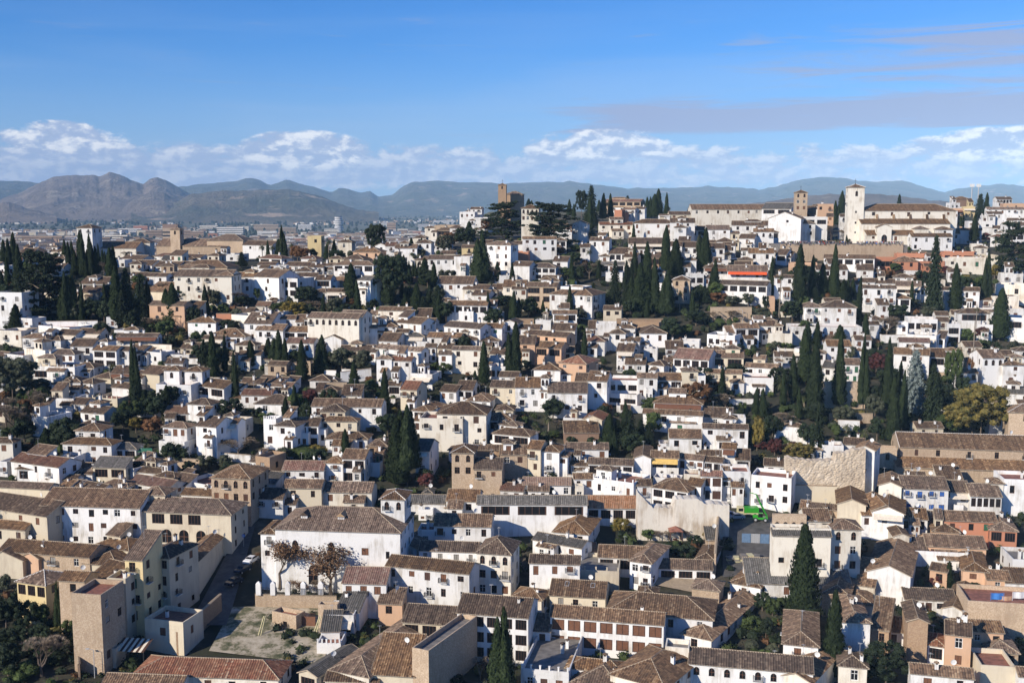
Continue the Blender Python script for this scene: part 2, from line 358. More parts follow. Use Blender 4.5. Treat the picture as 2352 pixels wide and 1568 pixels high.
def panel(b, P0, e, s, n, W, top, ribs, uo, brk=()):
    """roof slope: eave along e from P0, upslope s, outward n; top(u) = slope length at u"""
    if ribs:
        k = max(2, round(W / PER)); us = [i * W / (k * 4) for i in range(k * 4 + 1)]
        hh = [AMP * (0, .72, 1, .72)[i % 4] for i in range(len(us))]
    else:
        us = sorted({0, W} | {u for u in brk if 0 < u < W}); hh = [.03] * len(us)
    lo = [P0 + e * u + n * h for u, h in zip(us, hh)]; hi = [P0 + e * u + s * top(u) + n * h for u, h in zip(us, hh)]
    for i in range(len(us) - 1):
        t0, t1 = top(us[i]), top(us[i + 1])
        if t0 < 1e-4 and t1 < 1e-4: continue
        uv = [(us[i] + uo, 0), (us[i + 1] + uo, 0), (us[i + 1] + uo, t1), (us[i] + uo, t0)]
        b.face([lo[i], lo[i + 1], hi[i + 1], hi[i]], 0, uv)
        b.face([lo[i] , P0 + e * us[i] - n * .1, P0 + e * us[i + 1] - n * .1, lo[i + 1]], 2)
    br = sorted({0, W} | {u for u in brk if 0 < u < W})
    for a, c in zip(br, br[1:]):
        q = [P0 + e * a - n * .1, P0 + e * c - n * .1, P0 + e * c + s * top(c) - n * .1, P0 + e * a + s * top(a) - n * .1]
        b.face(q[::-1], 2)
def strip(b, p, q, w=.15, h=.13, mi=1):
    p, q = Vector(p), Vector(q); d = (q - p)
    if d.length < .2: return
    side = Vector((-d.y, d.x, 0)); side = side.normalized() * w if side.length > 1e-6 else Vector((w, 0, 0))
    u = Vector((0, 0, h)); dn = Vector((0, 0, -.05))
    b.face([p + side + dn, p + u, q + u, q + side + dn][::-1], mi); b.face([p - side + dn, q - side + dn, q + u, p + u][::-1], mi)
    b.face([p + side + dn, p - side + dn, p + u], mi); b.face([q + side + dn, q + u, q - side + dn], mi)
def roofmesh(kind, w, d, h, pitch, ribs, rm, rg, ov=.38, cap='cap'):
    b = MB(); tp = math.tan(pitch); cp = math.cos(pitch); sp = math.sin(pitch); uo = rg.uniform(0, 500)
    X, Y, Z = Vector((1, 0, 0)), Vector((0, 1, 0)), Vector((0, 0, 1))
    if kind == 'S':
        L = (d + 2 * ov) / cp; z0 = h - ov * tp + .08
        panel(b, Vector((-.15, -ov, z0)), X, Y * cp + Z * sp, Z * cp - Y * sp, w + .3, lambda u: L, ribs, uo)
        zr = z0 + L * sp; strip(b, (-.15, d + ov, zr), (w + .15, d + ov, zr)); peak = zr
        for x in (-.15, w + .15): strip(b, (x, -ov, z0), (x, d + ov, zr), .1, .12)
    elif kind in 'GX':
        al = (kind == 'G'); half = (d if al else w) / 2; L = (half + ov) / cp; z0 = h - ov * tp + .08; zr = z0 + L * sp; peak = zr
        if al:
            panel(b, Vector((-.15, -ov, z0)), X, Y * cp + Z * sp, Z * cp - Y * sp, w + .3, lambda u: L, ribs, uo)
            panel(b, Vector((w + .15, d + ov, z0)), -X, -Y * cp + Z * sp, Z * cp + Y * sp, w + .3, lambda u: L, ribs, uo)
            strip(b, (-.15, d / 2, zr), (w + .15, d / 2, zr))
            for x in (-.15, w + .15):
                for y in (-ov, d + ov): strip(b, (x, y, z0), (x, d / 2, zr), .1, .1)
        else:
            panel(b, Vector((-ov, d + .15, z0)), -Y, X * cp + Z * sp, Z * cp - X * sp, d + .3, lambda u: L, ribs, uo)
            panel(b, Vector((w + ov, -.15, z0)), Y, -X * cp + Z * sp, Z * cp + X * sp, d + .3, lambda u: L, ribs, uo)
            strip(b, (w / 2, -.15, zr), (w / 2, d + .15, zr))
            for y in (-.15, d + .15):
                for x in (-ov, w + ov): strip(b, (x, y, z0), (w / 2, y, zr), .1, .1)
    else:
        ww, dd = w + 2 * ov, d + 2 * ov; m = min(ww, dd) / 2; z0 = h - ov * tp + .08; zr = z0 + m * tp; peak = zr
        def tp_(W): return (lambda u: max(0, min(m / cp, u / cp, (W - u) / cp)))
        for P0, e, s, W in ((Vector((-ov, -ov, z0)), X, Y, ww), (Vector((w + ov, -ov, z0)), Y, -X, dd), (Vector((w + ov, d + ov, z0)), -X, -Y, ww), (Vector((-ov, d + ov, z0)), -Y, X, dd)):
            panel(b, P0, e, s * cp + Z * sp, Z * cp - s * sp, W, tp_(W), ribs, uo, (m, W - m, W / 2))
        if ww >= dd: r0, r1 = Vector((-ov + m, d / 2, zr)), Vector((w + ov - m, d / 2, zr)); cs = (((-ov, -ov), r0), ((-ov, d + ov), r0), ((w + ov, -ov), r1), ((w + ov, d + ov), r1))
        else: r0, r1 = Vector((w / 2, -ov + m, zr)), Vector((w / 2, d + ov - m, zr)); cs = (((-ov, -ov), r0), ((w + ov, -ov), r0), ((-ov, d + ov), r1), ((w + ov, d + ov), r1))
        if (r1 - r0).length > .3: strip(b, r0, r1)
        for (x, y), r in cs: strip(b, (x, y, z0 + .03), r)
    return b.mesh('roof', [rm, cap, 'eave']), peak
def block(par, x0u, x1u, yr, ye, yb, kind, psi, col, opt, rg, D=None):
    """one box-shaped volume; returns its frame. All sizes come from the ground point, in metres."""
    D = D or opt.get('D') or hit(x0u, yb)
    kx, kz = ray(x0u, yb); A = Vector((kx * D, D, 0)); gz = ground(A.x, A.y)
    k1 = ray(x1u, yb)[0]; c, s_ = math.cos(psi), math.sin(psi)
    w = (k1 * A.y - A.x) / (c - k1 * s_); w = max(1.2, min(w, 90))
    ez = ray(x0u, ye)[1] * D; h = max(2.0, ez - gz)
    dep = opt.get('d')
    dmin, dmax = (4, 15)
    pitch = R(opt.get('p', 22))
    if not dep:
        m = max(0.3, (ye - yr)) * D / F; sv = abs(ray(x0u, ye)[1])
        dep = (2 if kind in 'GH' else 1) * m / (math.tan(pitch) + sv) - .4
        if kind == 'P': dep = w * (1.0 if w < 9 else .8)
        if kind in 'XF': dep = min(10, max(5, w))
        dep = max(dmin, min(dmax, dep))
    e = Vector((c, s_, 0)); f = Vector((-s_, c, 0))
    sink = 4 + .3 * (w + dep)
    o = par or root('house', (A.x, A.y, gz), psi)
    inv = Matrix.Rotation(-o.rotation_euler[2], 4, 'Z') @ Matrix.Translation(-Vector(o.location))
    bz = Vector((A.x, A.y, gz)); T = inv @ Matrix.Translation(bz) @ Matrix.Rotation(psi, 4, 'Z')
    near = D < 330
    H = h if kind != 'F' else h - .9
    cols, rows = opt.get('w', (None, None))
    vis = max(2.4, (yb - ye) * D / F)
    if cols is None: cols = max(1, round(w / 3.3)); rows = max(1, min(3, int((vis + .6) / 2.9)))
    arch, wide, bal = opt.get('a'), opt.get('g'), opt.get('b', .12 if not opt.get('w') else .2)
    style = opt.get('st')
    b = MB(); Z = Vector((0, 0, 1)); X, Y = Vector((1, 0, 0)), Vector((0, 1, 0))
    hf = winrows(w, H, cols, rows, rg, arch=arch, wide=wide, maxst=opt.get('s', 3.2)) if rows else []
    if opt.get('at'): hf = [(w * a - ww / 2, w * a + ww / 2, H - t - hh, H - t, 0 if aa else 1) for a, t, ww, hh, aa in opt['at']]; arch = True
    sc = 0 if (not rows and not opt.get('sw')) else max(0, int(dep / 3.6)); sr = max(rows, opt.get('sw', 0))
    if opt.get('sw') == -1: sc = 0
    hs = {}
    zt = lambda hh: H
    faces = ((Vector((0, 0, 0)), X, -Y, w, hf, 'f'), (Vector((w, 0, 0)), Y, X, dep, None, 'r'), (Vector((0, dep, 0)), -Y, -X, dep, None, 'l'), (Vector((w, dep, 0)), -X, Y, w, [], 'b'))
    for O, ee, n, W, hl, nm in faces:
        if hl is None:
            hl = [q for q in winrows(W, H, sc, sr, rg, arch=arch and not opt.get('at')) if rg.random() < .75 or arch]
        hs[nm] = hl
        wallface(b, O, ee, n, W, -sink, H, [q[:4] for q in hl])
    if kind == 'S':
        t = dep * math.tan(pitch)
        b.face([(w, 0, H), (w, dep, H), (w, dep, H + t)]); b.face([(0, 0, H), (0, dep, H + t), (0, dep, H)]); b.face([(w, dep, H), (0, dep, H), (0, dep, H + t), (w, dep, H + t)])
    elif kind == 'G':
        t = dep / 2 * math.tan(pitch); b.face([(w, 0, H), (w, dep, H), (w, dep / 2, H + t)]); b.face([(0, 0, H), (0, dep / 2, H + t), (0, dep, H)])
    elif kind == 'X':
        t = w / 2 * math.tan(pitch); b.face([(0, 0, H), (w, 0, H), (w / 2, 0, H + t)]); b.face([(0, dep, H), (w / 2, dep, H + t), (w, dep, H)])
    elif kind == 'F':
        t = .24
        for a in ((0, 0, w, t), (0, dep - t, w, dep), (0, t, t, dep - t), (w - t, t, w, dep - t)): b.box(a[0], a[1], H - .02, a[2], a[3], h)
    def tm(me): me.transform(T); return me
    wl = link('wall', tm(b.mesh('wall', [col])), o)
    if opt.get('nb'):   # buttresses
        nb = opt['nb']
        for i in range(nb):
            bb = MB(); x = (i + .85) * w / (nb + .6); q = .6
            bb.box(x - q, -1.5, -sink, x + q, 0, H * .55 if not opt.get('bh') else H - opt['bh'], 0); bb.face([(x - q, -1.5, H * .55), (x + q, -1.5, H * .55), (x + q, 0, H * .9), (x - q, 0, H * .9)], 1)
            bb.face([(x + q, -1.5, H * .55), (x + q, 0, H * .55), (x + q, 0, H * .9)]); bb.face([(x - q, -1.5, H * .55), (x - q, 0, H * .9), (x - q, 0, H * .55)])
            link('buttress', tm(bb.mesh('buttress', [col, 'tile'])), o)
    rm = opt.get('rm', 'tile')
    peak = H
    if kind == 'F':
        fb = MB(); fb.face([(.24, .24, H), (w - .24, .24, H), (w - .24, dep - .24, H), (.24, dep - .24, H)]); link('terrace_floor', tm(fb.mesh('floor', [opt.get('fl', 'floor_red' if rg.random() < .7 else 'floor_grey')])), o)
        if opt.get('posts'):
            for i in range(opt['posts']):
                pb = MB(); x = .2 + i * (w - .4) / max(1, opt['posts'] - 1); pb.box(x - .14, -.02, h - .01, x + .14, .26, h + .7); pb.box(x - .19, -.07, h + .7, x + .19, .31, h + .78)
                link('parapet_post', tm(pb.mesh('post', [col])), o)
    else:
        me, peak = roofmesh(kind, w, dep, H, pitch, near, rm, rg, cap='cap_white' if opt.get('cw') else 'cap', ov=opt.get('ov', .38)); link('roof', tm(me), o)
    TR3 = T
    rzrel = psi - o.rotation_euler[2]
    for O, ee, n, W, hl, nm in faces:
        hl = hs[nm]
        if not hl: continue
        O2 = T @ O; e2 = (T.to_3x3() @ ee); n2 = (T.to_3x3() @ n)
        placewin(o, O2, e2, n2, hl, rg, col, arch, wide if nm == 'f' else False, style, bal if nm == 'f' else bal * .4, near)
    nc = opt.get('c', rg.choice((0, 1, 1, 2)) if (w > 4 and not opt.get('w') == (0, 0)) else 0)
    for i in range(nc):
        x = rg.uniform(.15, .85) * w; y = rg.uniform(.25, .7) * dep
        if kind == 'G': z = H + (dep / 2 - abs(y - dep / 2)) * math.tan(pitch)
        elif kind == 'S': z = H + y * math.tan(pitch)
        elif kind == 'X': z = H + (w / 2 - abs(x - w / 2)) * math.tan(pitch)
        elif kind == 'F': z = H + .6
        else: z = H + min(x, w - x, y, dep - y) * math.tan(pitch)
        q = link('chimney', WT['chim'], o, T @ Vector((x, y, z - .1))); q.rotation_euler = (0, 0, rzrel); s = rg.uniform(.8, 1.15); q.scale = (s, s, s * rg.uniform(.8, 1.3))
    if near and rg.random() < .3 and kind != 'F' and D < 300 and not par:
        q = link('satellite_dish', WT['dish'], o, T @ Vector((w * .7, dep / 2, peak - .1))); q.rotation_euler = (0, 0, rg.uniform(-1, 1))
    if D < 340 and kind != 'F' and rg.random() < .45:
        q = link('antenna', WT['antenna'], o, T @ Vector((w * rg.uniform(.2, .8), dep / 2, peak - .1))); q.rotation_euler = (0, 0, rg.uniform(0, 3))
    if opt.get('cross'):
        cb = MB(); z = peak; x, y = w / 2, dep / 2; cb.box(x - .05, y - .05, z - .3, x + .05, y + .05, z + 2.4); cb.box(x - .5, y - .04, z + 1.5, x + .5, y + .04, z + 1.62); cb.tube([(x, y, z - .2), (x, y, z + .25)], .25, 8)
        link('cross', tm(cb.mesh('cross', ['iron'])), o)
    if opt.get('aw'):
        aw = MB(); zt_, zb_ = H - .35, H - 1.1
        aw.face([(.3, -.02, zt_), (.3, -1.8, zb_), (w - .3, -1.8, zb_), (w - .3, -.02, zt_)][::-1]); aw.face([(.3, -.02, zt_ - .04), (w - .3, -.02, zt_ - .04), (w - .3, -1.8, zb_ - .04), (.3, -1.8, zb_ - .04)][::-1]); aw.box(.3, -1.83, zb_ - .25, w - .3, -1.8, zb_)
        link('awning', tm(aw.mesh('awning', [opt['aw']])), o)
    if opt.get('sky'):
        for a in (.28, .75):
            sb = MB(); y = dep * .28; z = H + y * math.tan(pitch) + .12; g = math.tan(pitch)
            x = w * a; P = [(x - .4, y, z), (x + .4, y, z), (x + .4, y + 1.2, z + 1.2 * g), (x - .4, y + 1.2, z + 1.2 * g)]; sb.face(P, 0)
            P2 = [(p[0], p[1], p[2] + .05) for p in P]
            for i in range(4):
                a_, c_ = Vector(P2[i]), Vector(P2[(i + 1) % 4]); sb.tube([a_, c_], .05, 4, 1)
            link('skylight', tm(sb.mesh('skylight', ['glass', 'grey_metal'])), o)
    if opt.get('dorm'):
        for a in (.2, .5):
            y = dep * .22; z = H + y * math.tan(pitch); x = w * a; db = MB()
            db.box(x - .7, y, z - .2, x + .7, y + 2.2, z + .9, 0)
            rb = MB(); rb.face([(x - .95, y - .3, z + .8), (x, y - .3, z + 1.5), (x, y + 2.8, z + 1.5), (x - .95, y + 2.8, z + .8)][::-1]); rb.face([(x + .95, y - .3, z + .8), (x + .95, y + 2.8, z + .8), (x, y + 2.8, z + 1.5), (x, y - .3, z + 1.5)][::-1]); rb.face([(x - .95, y - .3, z + .8), (x + .95, y - .3, z + .8), (x, y - .3, z + 1.5)])
            dm = link('dormer', tm(db.mesh('dormer', [col])), o); link('dormer_roof', tm(rb.mesh('dr', [rm])), dm)
            q = link('dormer_window', WT['glass'], dm, T @ Vector((x, y - .02, z))); q.rotation_euler = (0, 0, rzrel); q.scale = (.9, 1, .7)
    cx = A + e * (w / 2) + f * (dep / 2); FOOT.append((cx.x, cx.y, w / 2 + .3, dep / 2 + .3, psi))
    return o, dict(D=D, w=w, d=dep, h=h, cx=cx, z=gz + h * .8, vis=vis)
CN = {'W': 'white', 'K': 'pale cream', 'C': 'cream', 'Y': 'yellow', 'O': 'brick-brown', 'T': 'tan', 'P': 'peach', 'Q': 'terracotta-orange', 'M': 'dark brown'}
KN = {'G': 'gabled tile roof', 'X': 'gable end facing front', 'H': 'hipped tile roof', 'P': 'pyramid tile roof', 'S': 'single-slope tile roof', 'F': 'flat roof terrace'}
def build_rows(text):
    tc = tr = 0; last = None
    for line in text.strip().splitlines():
        line = line.strip()
        if not line or line[0] == '#': continue
        parts = line.split('|'); t = parts[0].split()
        own = parts[1].strip() if len(parts) > 1 and parts[1].strip() else None
        ref = parts[2].strip() if len(parts) > 2 and parts[2].strip() else None
        if t[0] == '@': tc, tr = int(t[1]), int(t[2]); continue
        plus = t[0] == '+'
        if plus: t = t[1:]
        x0, x1, yr, ye, yb = [float(q) for q in t[:5]]; kind = t[5]
        X_ = lambda x: 588 * tc + x / 4; Y_ = lambda y: 392 * tr + y / 4
        seed = int(x0 * 7 + ye * 13 + tc * 101 + tr * 1009) & 0xffff; rg = random.Random(seed)
        opt = {}; col = None; psi = None
        for q in t[6:]:
            if q in CN: col = q
            elif q in ('sky', 'cross', 'cw', 'dorm'): opt[q] = 1
            elif q[0] == 'y': psi = R(float(q[1:]))
            elif q[0] == 'd': opt['d'] = float(q[1:])
            elif q[0] == 'D': opt['D'] = float(q[1:])
            elif q[0] == 'o': opt['o'] = float(q[1:])
            elif q[0] == 'w' and len(q) > 1: opt['w'] = tuple(int(z) for z in q[1:].split('x'))
            elif q[0] == 'c' and q[1:].isdigit(): opt['c'] = int(q[1:])
            elif q[0] == 'p' and q[1:].isdigit(): opt['p'] = float(q[1:])
            elif q == 'post': opt['posts'] = 6
            elif q == 'a': opt['a'] = 1
            elif q == 'g': opt['g'] = 1
            elif q[0] == 'b' and q[1:].replace('.', '').isdigit(): opt['b'] = float(q[1:])
            elif q in ('rr', 'ro', 'rg'): opt['rm'] = {'rr': 'tile_red', 'ro': 'tile_orange', 'rg': 'tile_grey'}[q]
            elif q[:2] == 's=': opt['st'] = q[2:]
            elif q[:3] == 'aw=': opt['aw'] = 'awning_' + q[3:] if q[3:] != 'canvas' else 'canvas'
            elif q[:3] == 'nb=': opt['nb'] = int(q[3:])
            elif q[:3] == 'fl=': opt['fl'] = 'floor_' + q[3:]
            elif q[:3] == 'sw=': opt['sw'] = int(q[3:])
            elif q in ('sky', 'cross', 'cw', 'dorm'): opt[q] = 1
            elif q[:3] == 'at=': opt['at'] = [tuple(float(z) for z in g.split(',')) for g in q[3:].split(';')]
            elif q[:3] == 'st=': opt['s'] = float(q[3:])
            else: raise ValueError('option ' + q + ' in ' + line)
        if not own and not plus and 'w' in opt and opt['w'][1] > 0 and kind != 'P':
            r_ = rg.random()
            if r_ < .14 and 'g' not in opt: opt['g'] = 1
            if rg.random() < .10 and 'rm' not in opt: opt['rm'] = rg.choice(('tile_red', 'tile_orange', 'tile_grey'))
            if rg.random() < .09: opt['aw'] = rg.choice(('canvas', 'canvas', 'canvas', 'shutter'))
        if col is None: col = rg.choices(['W', 'K', 'C'], [8, 1.5, .6])[0] if not plus else last['col']
        if psi is None: psi = R(rg.choice((rg.uniform(-16, -5), rg.uniform(-34, -14), rg.uniform(-12, 3)))) if not plus else last['psi']
        D = None
        if plus and 'o' in opt: D = last['D'] + opt['o']
        o, info = block(last['o'] if plus else None, X_(x0), X_(x1), Y_(yr), Y_(ye), Y_(yb), kind, psi, col, opt, rg, D)
        if not plus:
            fl = max(1, round(info['vis'] / 3.0)); st = {1: 'low', 2: 'two-storey', 3: 'three-storey'}.get(fl, 'tall')
            sz = 'small ' if info['w'] < 6.5 and fl < 3 else ('long ' if info['w'] > 15 else '')
            nn = 'house'
            for wd, k2 in (('tower', 'church tower'), ('turret', 'tower'), ('church', 'church'), ('gateway', 'gateway'), ('wall', 'wall'), ('palace', 'palace'), ('school', 'school'), ('shed', 'shed')):
                if own and wd in own.split(' with')[0].split(' beside')[0].split(' behind')[0].split(' on ')[0]: nn = k2; break
            if nn != 'house': o.name = nn.replace(' ', '_')
            elif kind == 'F' : o.name = 'terraced_house'
            last = dict(o=o, D=info['D'], col=col, psi=psi)
            reg(o, 'house', f"{sz}{st} {CN[col]} house, {KN[kind]}", own, ref, (info['cx'].x, info['cx'].y, info['z']), nn, 'houses stepped up the hillside' if nn == 'house' else None)
            THINGS[-1]['area'] = info['w'] * info['vis'] / info['D'] ** 2
            if not own and nn == 'house' and info['w'] > 4.5 and info['D'] > 235 and 'at' not in opt:
                last['n'] = 0
                pk = rg.random(); wu = x1 - x0; hp = yb - ye; sub = dict(w=(rg.choice((1, 1, 2)), 1), c=rg.choice((0, 1)))
                def annex(a, b_, yr_, ye_, yb_, kd, oo, dd):
                    q = dict(sub); q['d'] = dd
                    block(o, X_(x0 + wu * a), X_(x0 + wu * b_), Y_(yr_), Y_(ye_), Y_(yb_), kd, psi, rg.choices([col, 'W', 'K', 'C'], [6, 2, 1, 1])[0], q, rg, info['D'] + oo)
                ps = 4 * F / info['D']      # tile pixels per metre
                if pk < .30 and kind in 'GHF': a = rg.uniform(.05, .5); annex(a, a + rg.uniform(.28, .42), ye, ye - rg.uniform(1.9, 2.9) * ps, yb, rg.choice('HHGPS'), rg.uniform(1.2, 2.2), rg.uniform(3, 4.5))
                if .22 < pk < .62: a = rg.uniform(0, .5); annex(a, a + rg.uniform(.3, .5), ye, ye + max(1.2 * ps, hp * rg.uniform(.35, .55)), yb, rg.choice('SSGF'), -rg.uniform(1.8, 2.8), rg.uniform(1.8, 2.6))
                if pk > .5: 
                    if rg.random() < .5: annex(1.0, 1 + rg.uniform(.25, .5), ye, ye + rg.uniform(.7, 1.8) * ps, yb, rg.choice('GSFH'), rg.uniform(-.8, 1.5), rg.uniform(3.5, 5.5))
                    else: annex(-rg.uniform(.25, .5), 0, ye, ye + rg.uniform(.7, 1.8) * ps, yb, rg.choice('GSFH'), rg.uniform(-.8, 1.5), rg.uniform(3.5, 5.5))
ROWS = r'''
@ 0 3
-260 240 40 120 330 G y-14 w3x1 C |cream house with gabled roof cut by the left edge, before the long white range
0 830 225 350 560 G y-12 w4x1 T c0 |low rubble-walled range with long tile roof on the left|the low rubble-walled range
-150 215 290 430 600 X C w0x0 d16 c0
215 360 305 400 580 X y-25 P w0x0
175 435 500 630 980 P y-20 Y w3x1 g cw c0 |yellow pavilion house with pyramid roof and curtained balcony|the yellow pavilion house
565 800 520 620 1100 G T w1x1 y-8 c0
690 960 740 740 1480 F y-10 T d8 w0x0 sw=4 fl=red |tall windowless brick-patched tower block at lower left|the tall windowless brick block
800 1010 560 620 900 S W w1x1 d6
1010 1180 600 600 1230 F y-10 C w1x3 d5 fl=red c1 |narrow cream tower house with roof terrace behind the windowless brick block
1180 1340 350 430 1160 S y-10 Y w1x4 d8 c0
1345 1575 275 395 980 H y-18 C w2x4 b.5 d10 c2 |cream three-storey townhouse with hipped roof above the street|the cream three-storey townhouse
1340 1690 970 970 1240 F y-16 C d7 w3x1 c1 |white terrace house with posts along its roof terrace, beside the street
1640 1810 390 460 810 H y-3 C w0x0 d33 c0 |long cream wing running back along the cobbled street|the long cream street wing
780 1080 300 465 640 H C w1x0 c0
870 1190 185 300 470 H C w0x0 c0
1240 2560 1290 1480 1660 H y-5 K rr w5x1 c0 |long low building with red tile roof at the bottom left|the red-roofed low building
930 1660 1450 1600 1760 G y-5 K w4x1 c0
990 1070 1250 1250 1420 F C w0x0 d4 c0
@ 1 3
190 1330 -125 150 700 H y-6 W c0 dorm at=0.16,2.2,1.5,3.2,1;0.45,2.4,1.5,3.2,1;0.72,3.6,1.5,1.6,0;0.3,7.5,2.2,4.5,1;0.9,4.2,.8,1.6,0 |large white church nave with dormered tile roof behind bare trees|the large white church nave
+ 55 190 40 190 640 H w1x2 d9 o1 c0
+ 1155 1370 -250 -125 450 P o4 d7 w2x1 a c0 cw
1640 2160 -5 120 420 G y-4 W w4x1 c0
1250 1480 200 320 520 X W w1x1 d9 y-15
1500 2040 245 345 640 G w4x1 s=curt y-6 W c0
2030 2340 110 365 800 P p30 y-12 a w3x3 K d9 c0 |white corner house with arched loggia windows and broad hipped roof|the corner house with arched loggia
1200 1960 370 485 840 G y-17 w5x2 W c0 |white convent block with two rows of five small windows|the white convent block
800 1200 475 645 960 G y-5 w3x1 W rr s=shut c0 |white house with red-brown roof joined to the left of the convent block
1125 1345 745 830 1010 S P y-8 w1x1 c0
1350 1840 810 1000 1260 G y-10 C w3x1 g c0 |house with gallery around a sunken courtyard|the courtyard gallery house
1060 1460 1250 1480 1740 S y-8 C w0x0 d9 c0
690 1040 1150 1440 1700 H d26 y-24 K w0x0 c0
1440 1590 1200 1240 1760 F y-26 d18 T w0x0 fl=grey c0 |blind brown brick wing beside the tall foreground cypress
1850 2500 715 915 1340 G y-12 W w5x3 g c1 |white three-storey galleried house behind the foreground cypress|the white galleried house
600 770 1020 1090 1220 S W rg w0x0 d5
560 780 1200 1200 1330 F W w0x0 d6 post
740 950 815 900 1060 S W w1x0 rg d6
640 900 940 940 1120 F W w1x1 d8
400 560 1240 1470 1700 X y-28 d13 C w1x1
640 1130 1450 1540 1740 G K w2x1 y-5
150 370 905 905 1050 F T d3 w1x1 c0 |ruined low wall with barred garage opening in the empty lot
575 750 845 845 1080 F T d2 w0x0 c0 |ragged broken wall end propped beside the empty lot
@ 2 3
190 640 165 245 400 G w3x1 W
380 700 35 175 380 H d13 y-16 W w2x2 |white house with broad sandy hipped roof left of the walled garden|the sandy hipped house
440 780 275 380 470 S Q ro w0x0 c0 p8 |low building with bare pink sheet roof among the tiles
790 1260 280 405 580 G y-8 W w3x1 c0
1080 1275 340 440 680 H d13 y-25 W w2x2 c0
160 620 370 460 800 G y-6 w3x1 s=shut W
460 980 440 520 740 F d12 C w0x0 fl=grey post
345 855 575 755 930 G y-10 C w3x1 sky d9 |cream house with two skylights in its steep roof|the cream house with two skylights
870 1840 770 900 1130 H y-14 W w4x1 d11 c0 |long low house with L-shaped roof right of the pillared gallery|the L-roofed long house
+ 1560 1830 850 1110 1270 H d30 y-32 w1x1
350 1390 825 950 1270 G y-12 W g w7x2 s=shut c1 |white two-storey house with brown blinds between white pillars|the house with brown blinds
1650 1900 550 690 880 P y-20 T w0x0 c0
2000 2280 540 640 790 H d11 y-30 W w1x1
1350 1840 410 510 620 G y-6 W w3x1 g c0 |low white arcade house around a paved yard|the low white arcade
165 350 985 1080 1300 S y-10 W w1x1
80 520 1390 1430 1680 F d18 y-12 W w3x1 post fl=grey |white flat-roofed house with row of white posts at the bottom edge|the flat-roofed house with white posts
540 1010 1450 1560 1740 H y-20 d11 K w1x1
900 1400 1265 1480 1760 H y-34 d15 K w1x1
500 1010 1300 1420 1640 H y-15 W w2x1
1400 1620 1200 1230 1600 F d4 K w0x0 c0 y-12
1620 2760 1210 1380 1680 G y-12 W a w8x1 st=2.6 c0 |long white house with row of arched windows at the bottom edge|the long house with arched windows
1160 1330 660 760 900 H W w1x1
0 270 660 770 930 H y-20 K w1x1
1780 1900 170 250 380 S rg T w0x0 c0
1690 1850 285 420 560 H W w0x0 d10 y-20 c0
@ 3 3
25 560 140 140 760 F K w0x0 fl=grey d3 y-4 c0 |large cream palace house with grey lean-to roof behind the big cypress|the cream palace house
+ 25 560 140 208 760 S y-4 rg d1.8 o-1.5 w3x3 s=grille st=4.2 c0
+ 555 835 0 150 760 P o0 w2x3 a c0
+ 25 330 22 22 760 F T o3.1 a w4x1 d1.2 c0
+ 330 560 -50 75 500 G o3.2 w2x1 c0
-200 760 545 645 830 S rg W w4x1 y-5 d7 c0
490 740 620 740 960 H d15 y-22 T w0x0 c0
130 450 1030 1200 1540 H d17 y-15 W w1x1 c0 |white house with broad hipped roof between the two big cypresses|the white hipped house
-20 140 1360 1450 1700 G W w1x0
100 390 1290 1500 1760 X y-34 d16 K w0x0 c0
665 925 840 1000 1400 H d14 y-8 W w0x0 c1 |white house with blank panelled wall right of the slim cypress|the blank white house
930 1100 990 1060 1350 S y-25 O w1x1 d8 c0
1265 1450 870 1000 1450 X y-14 d10 O w0x0 c0 |blind brick tower house with gabled top at lower right|the blind brick tower house
1455 1610 1130 1210 1460 H d6 W w1x1 c0
1610 1850 960 1110 1520 G P y-20 w1x2
1700 2150 955 1080 1370 G y-8 P w3x1 c0
2000 2290 1040 1270 1480 H y-12 d13 T w1x1 g |house with glazed gallery under a hipped roof at the lower right corner|the glazed gallery house
1940 2260 1400 1400 1700 F C w0x0 d8
2290 2600 1420 1500 1760 G W w2x0
1300 1880 1360 1470 1760 G y-14 W w2x1
1820 2560 810 810 1120 F y-10 d10 T w0x0 fl=red c0 |grey-walled house with cluttered red roof terrace at the right edge|the cluttered red roof terrace
1000 1270 920 1080 1260 G y-14 W w1x1
1600 1780 720 880 1040 X d17 y-30 W w0x0 c0
1250 1720 670 790 940 G y-8 W w5x1 c0 |white house with long balcony under its eaves and a big dish
800 975 580 660 830 S K w0x0 d8 c1
900 1300 290 540 800 X d22 y-24 W w0x0 c0 |big sandy gabled roof with round window in its white gable|the big sandy gabled roof
1150 1290 90 220 420 X K w0x0 d10
1450 2000 180 305 440 G y-10 P w4x1 c0
1780 2010 400 525 740 H d13 y-18 P w1x1 |peach house with hipped roof above the potted roof garden|the peach hipped house
2000 2220 510 610 800 G y-10 P w1x1
2170 2560 590 640 830 S W w1x1
1600 2100 -30 70 260 G y-8 Q w3x1 c0 |orange-walled house with long tile roof at the right
2030 2280 60 155 340 H d11 y-15 Q w2x1 g |orange corner house with glass doors onto a terrace|the orange corner house
950 1190 -130 -20 260 X W a w1x1 d12
1270 1420 280 335 430 S W w1x1 s=shutb c0 |tiny white rooftop house with blue door
1290 1870 350 350 500 F W w0x0 d9 c0
1200 1460 -60 50 200 G W y-12
1510 1750 40 170 300 H P y-14 w1x1
700 960 740 830 980 H K w0x0 d8
1480 1640 440 520 680 G P w1x1
2240 2560 330 430 640 F W w1x1 d9
640 900 1240 1400 1700 H K w1x1
'''
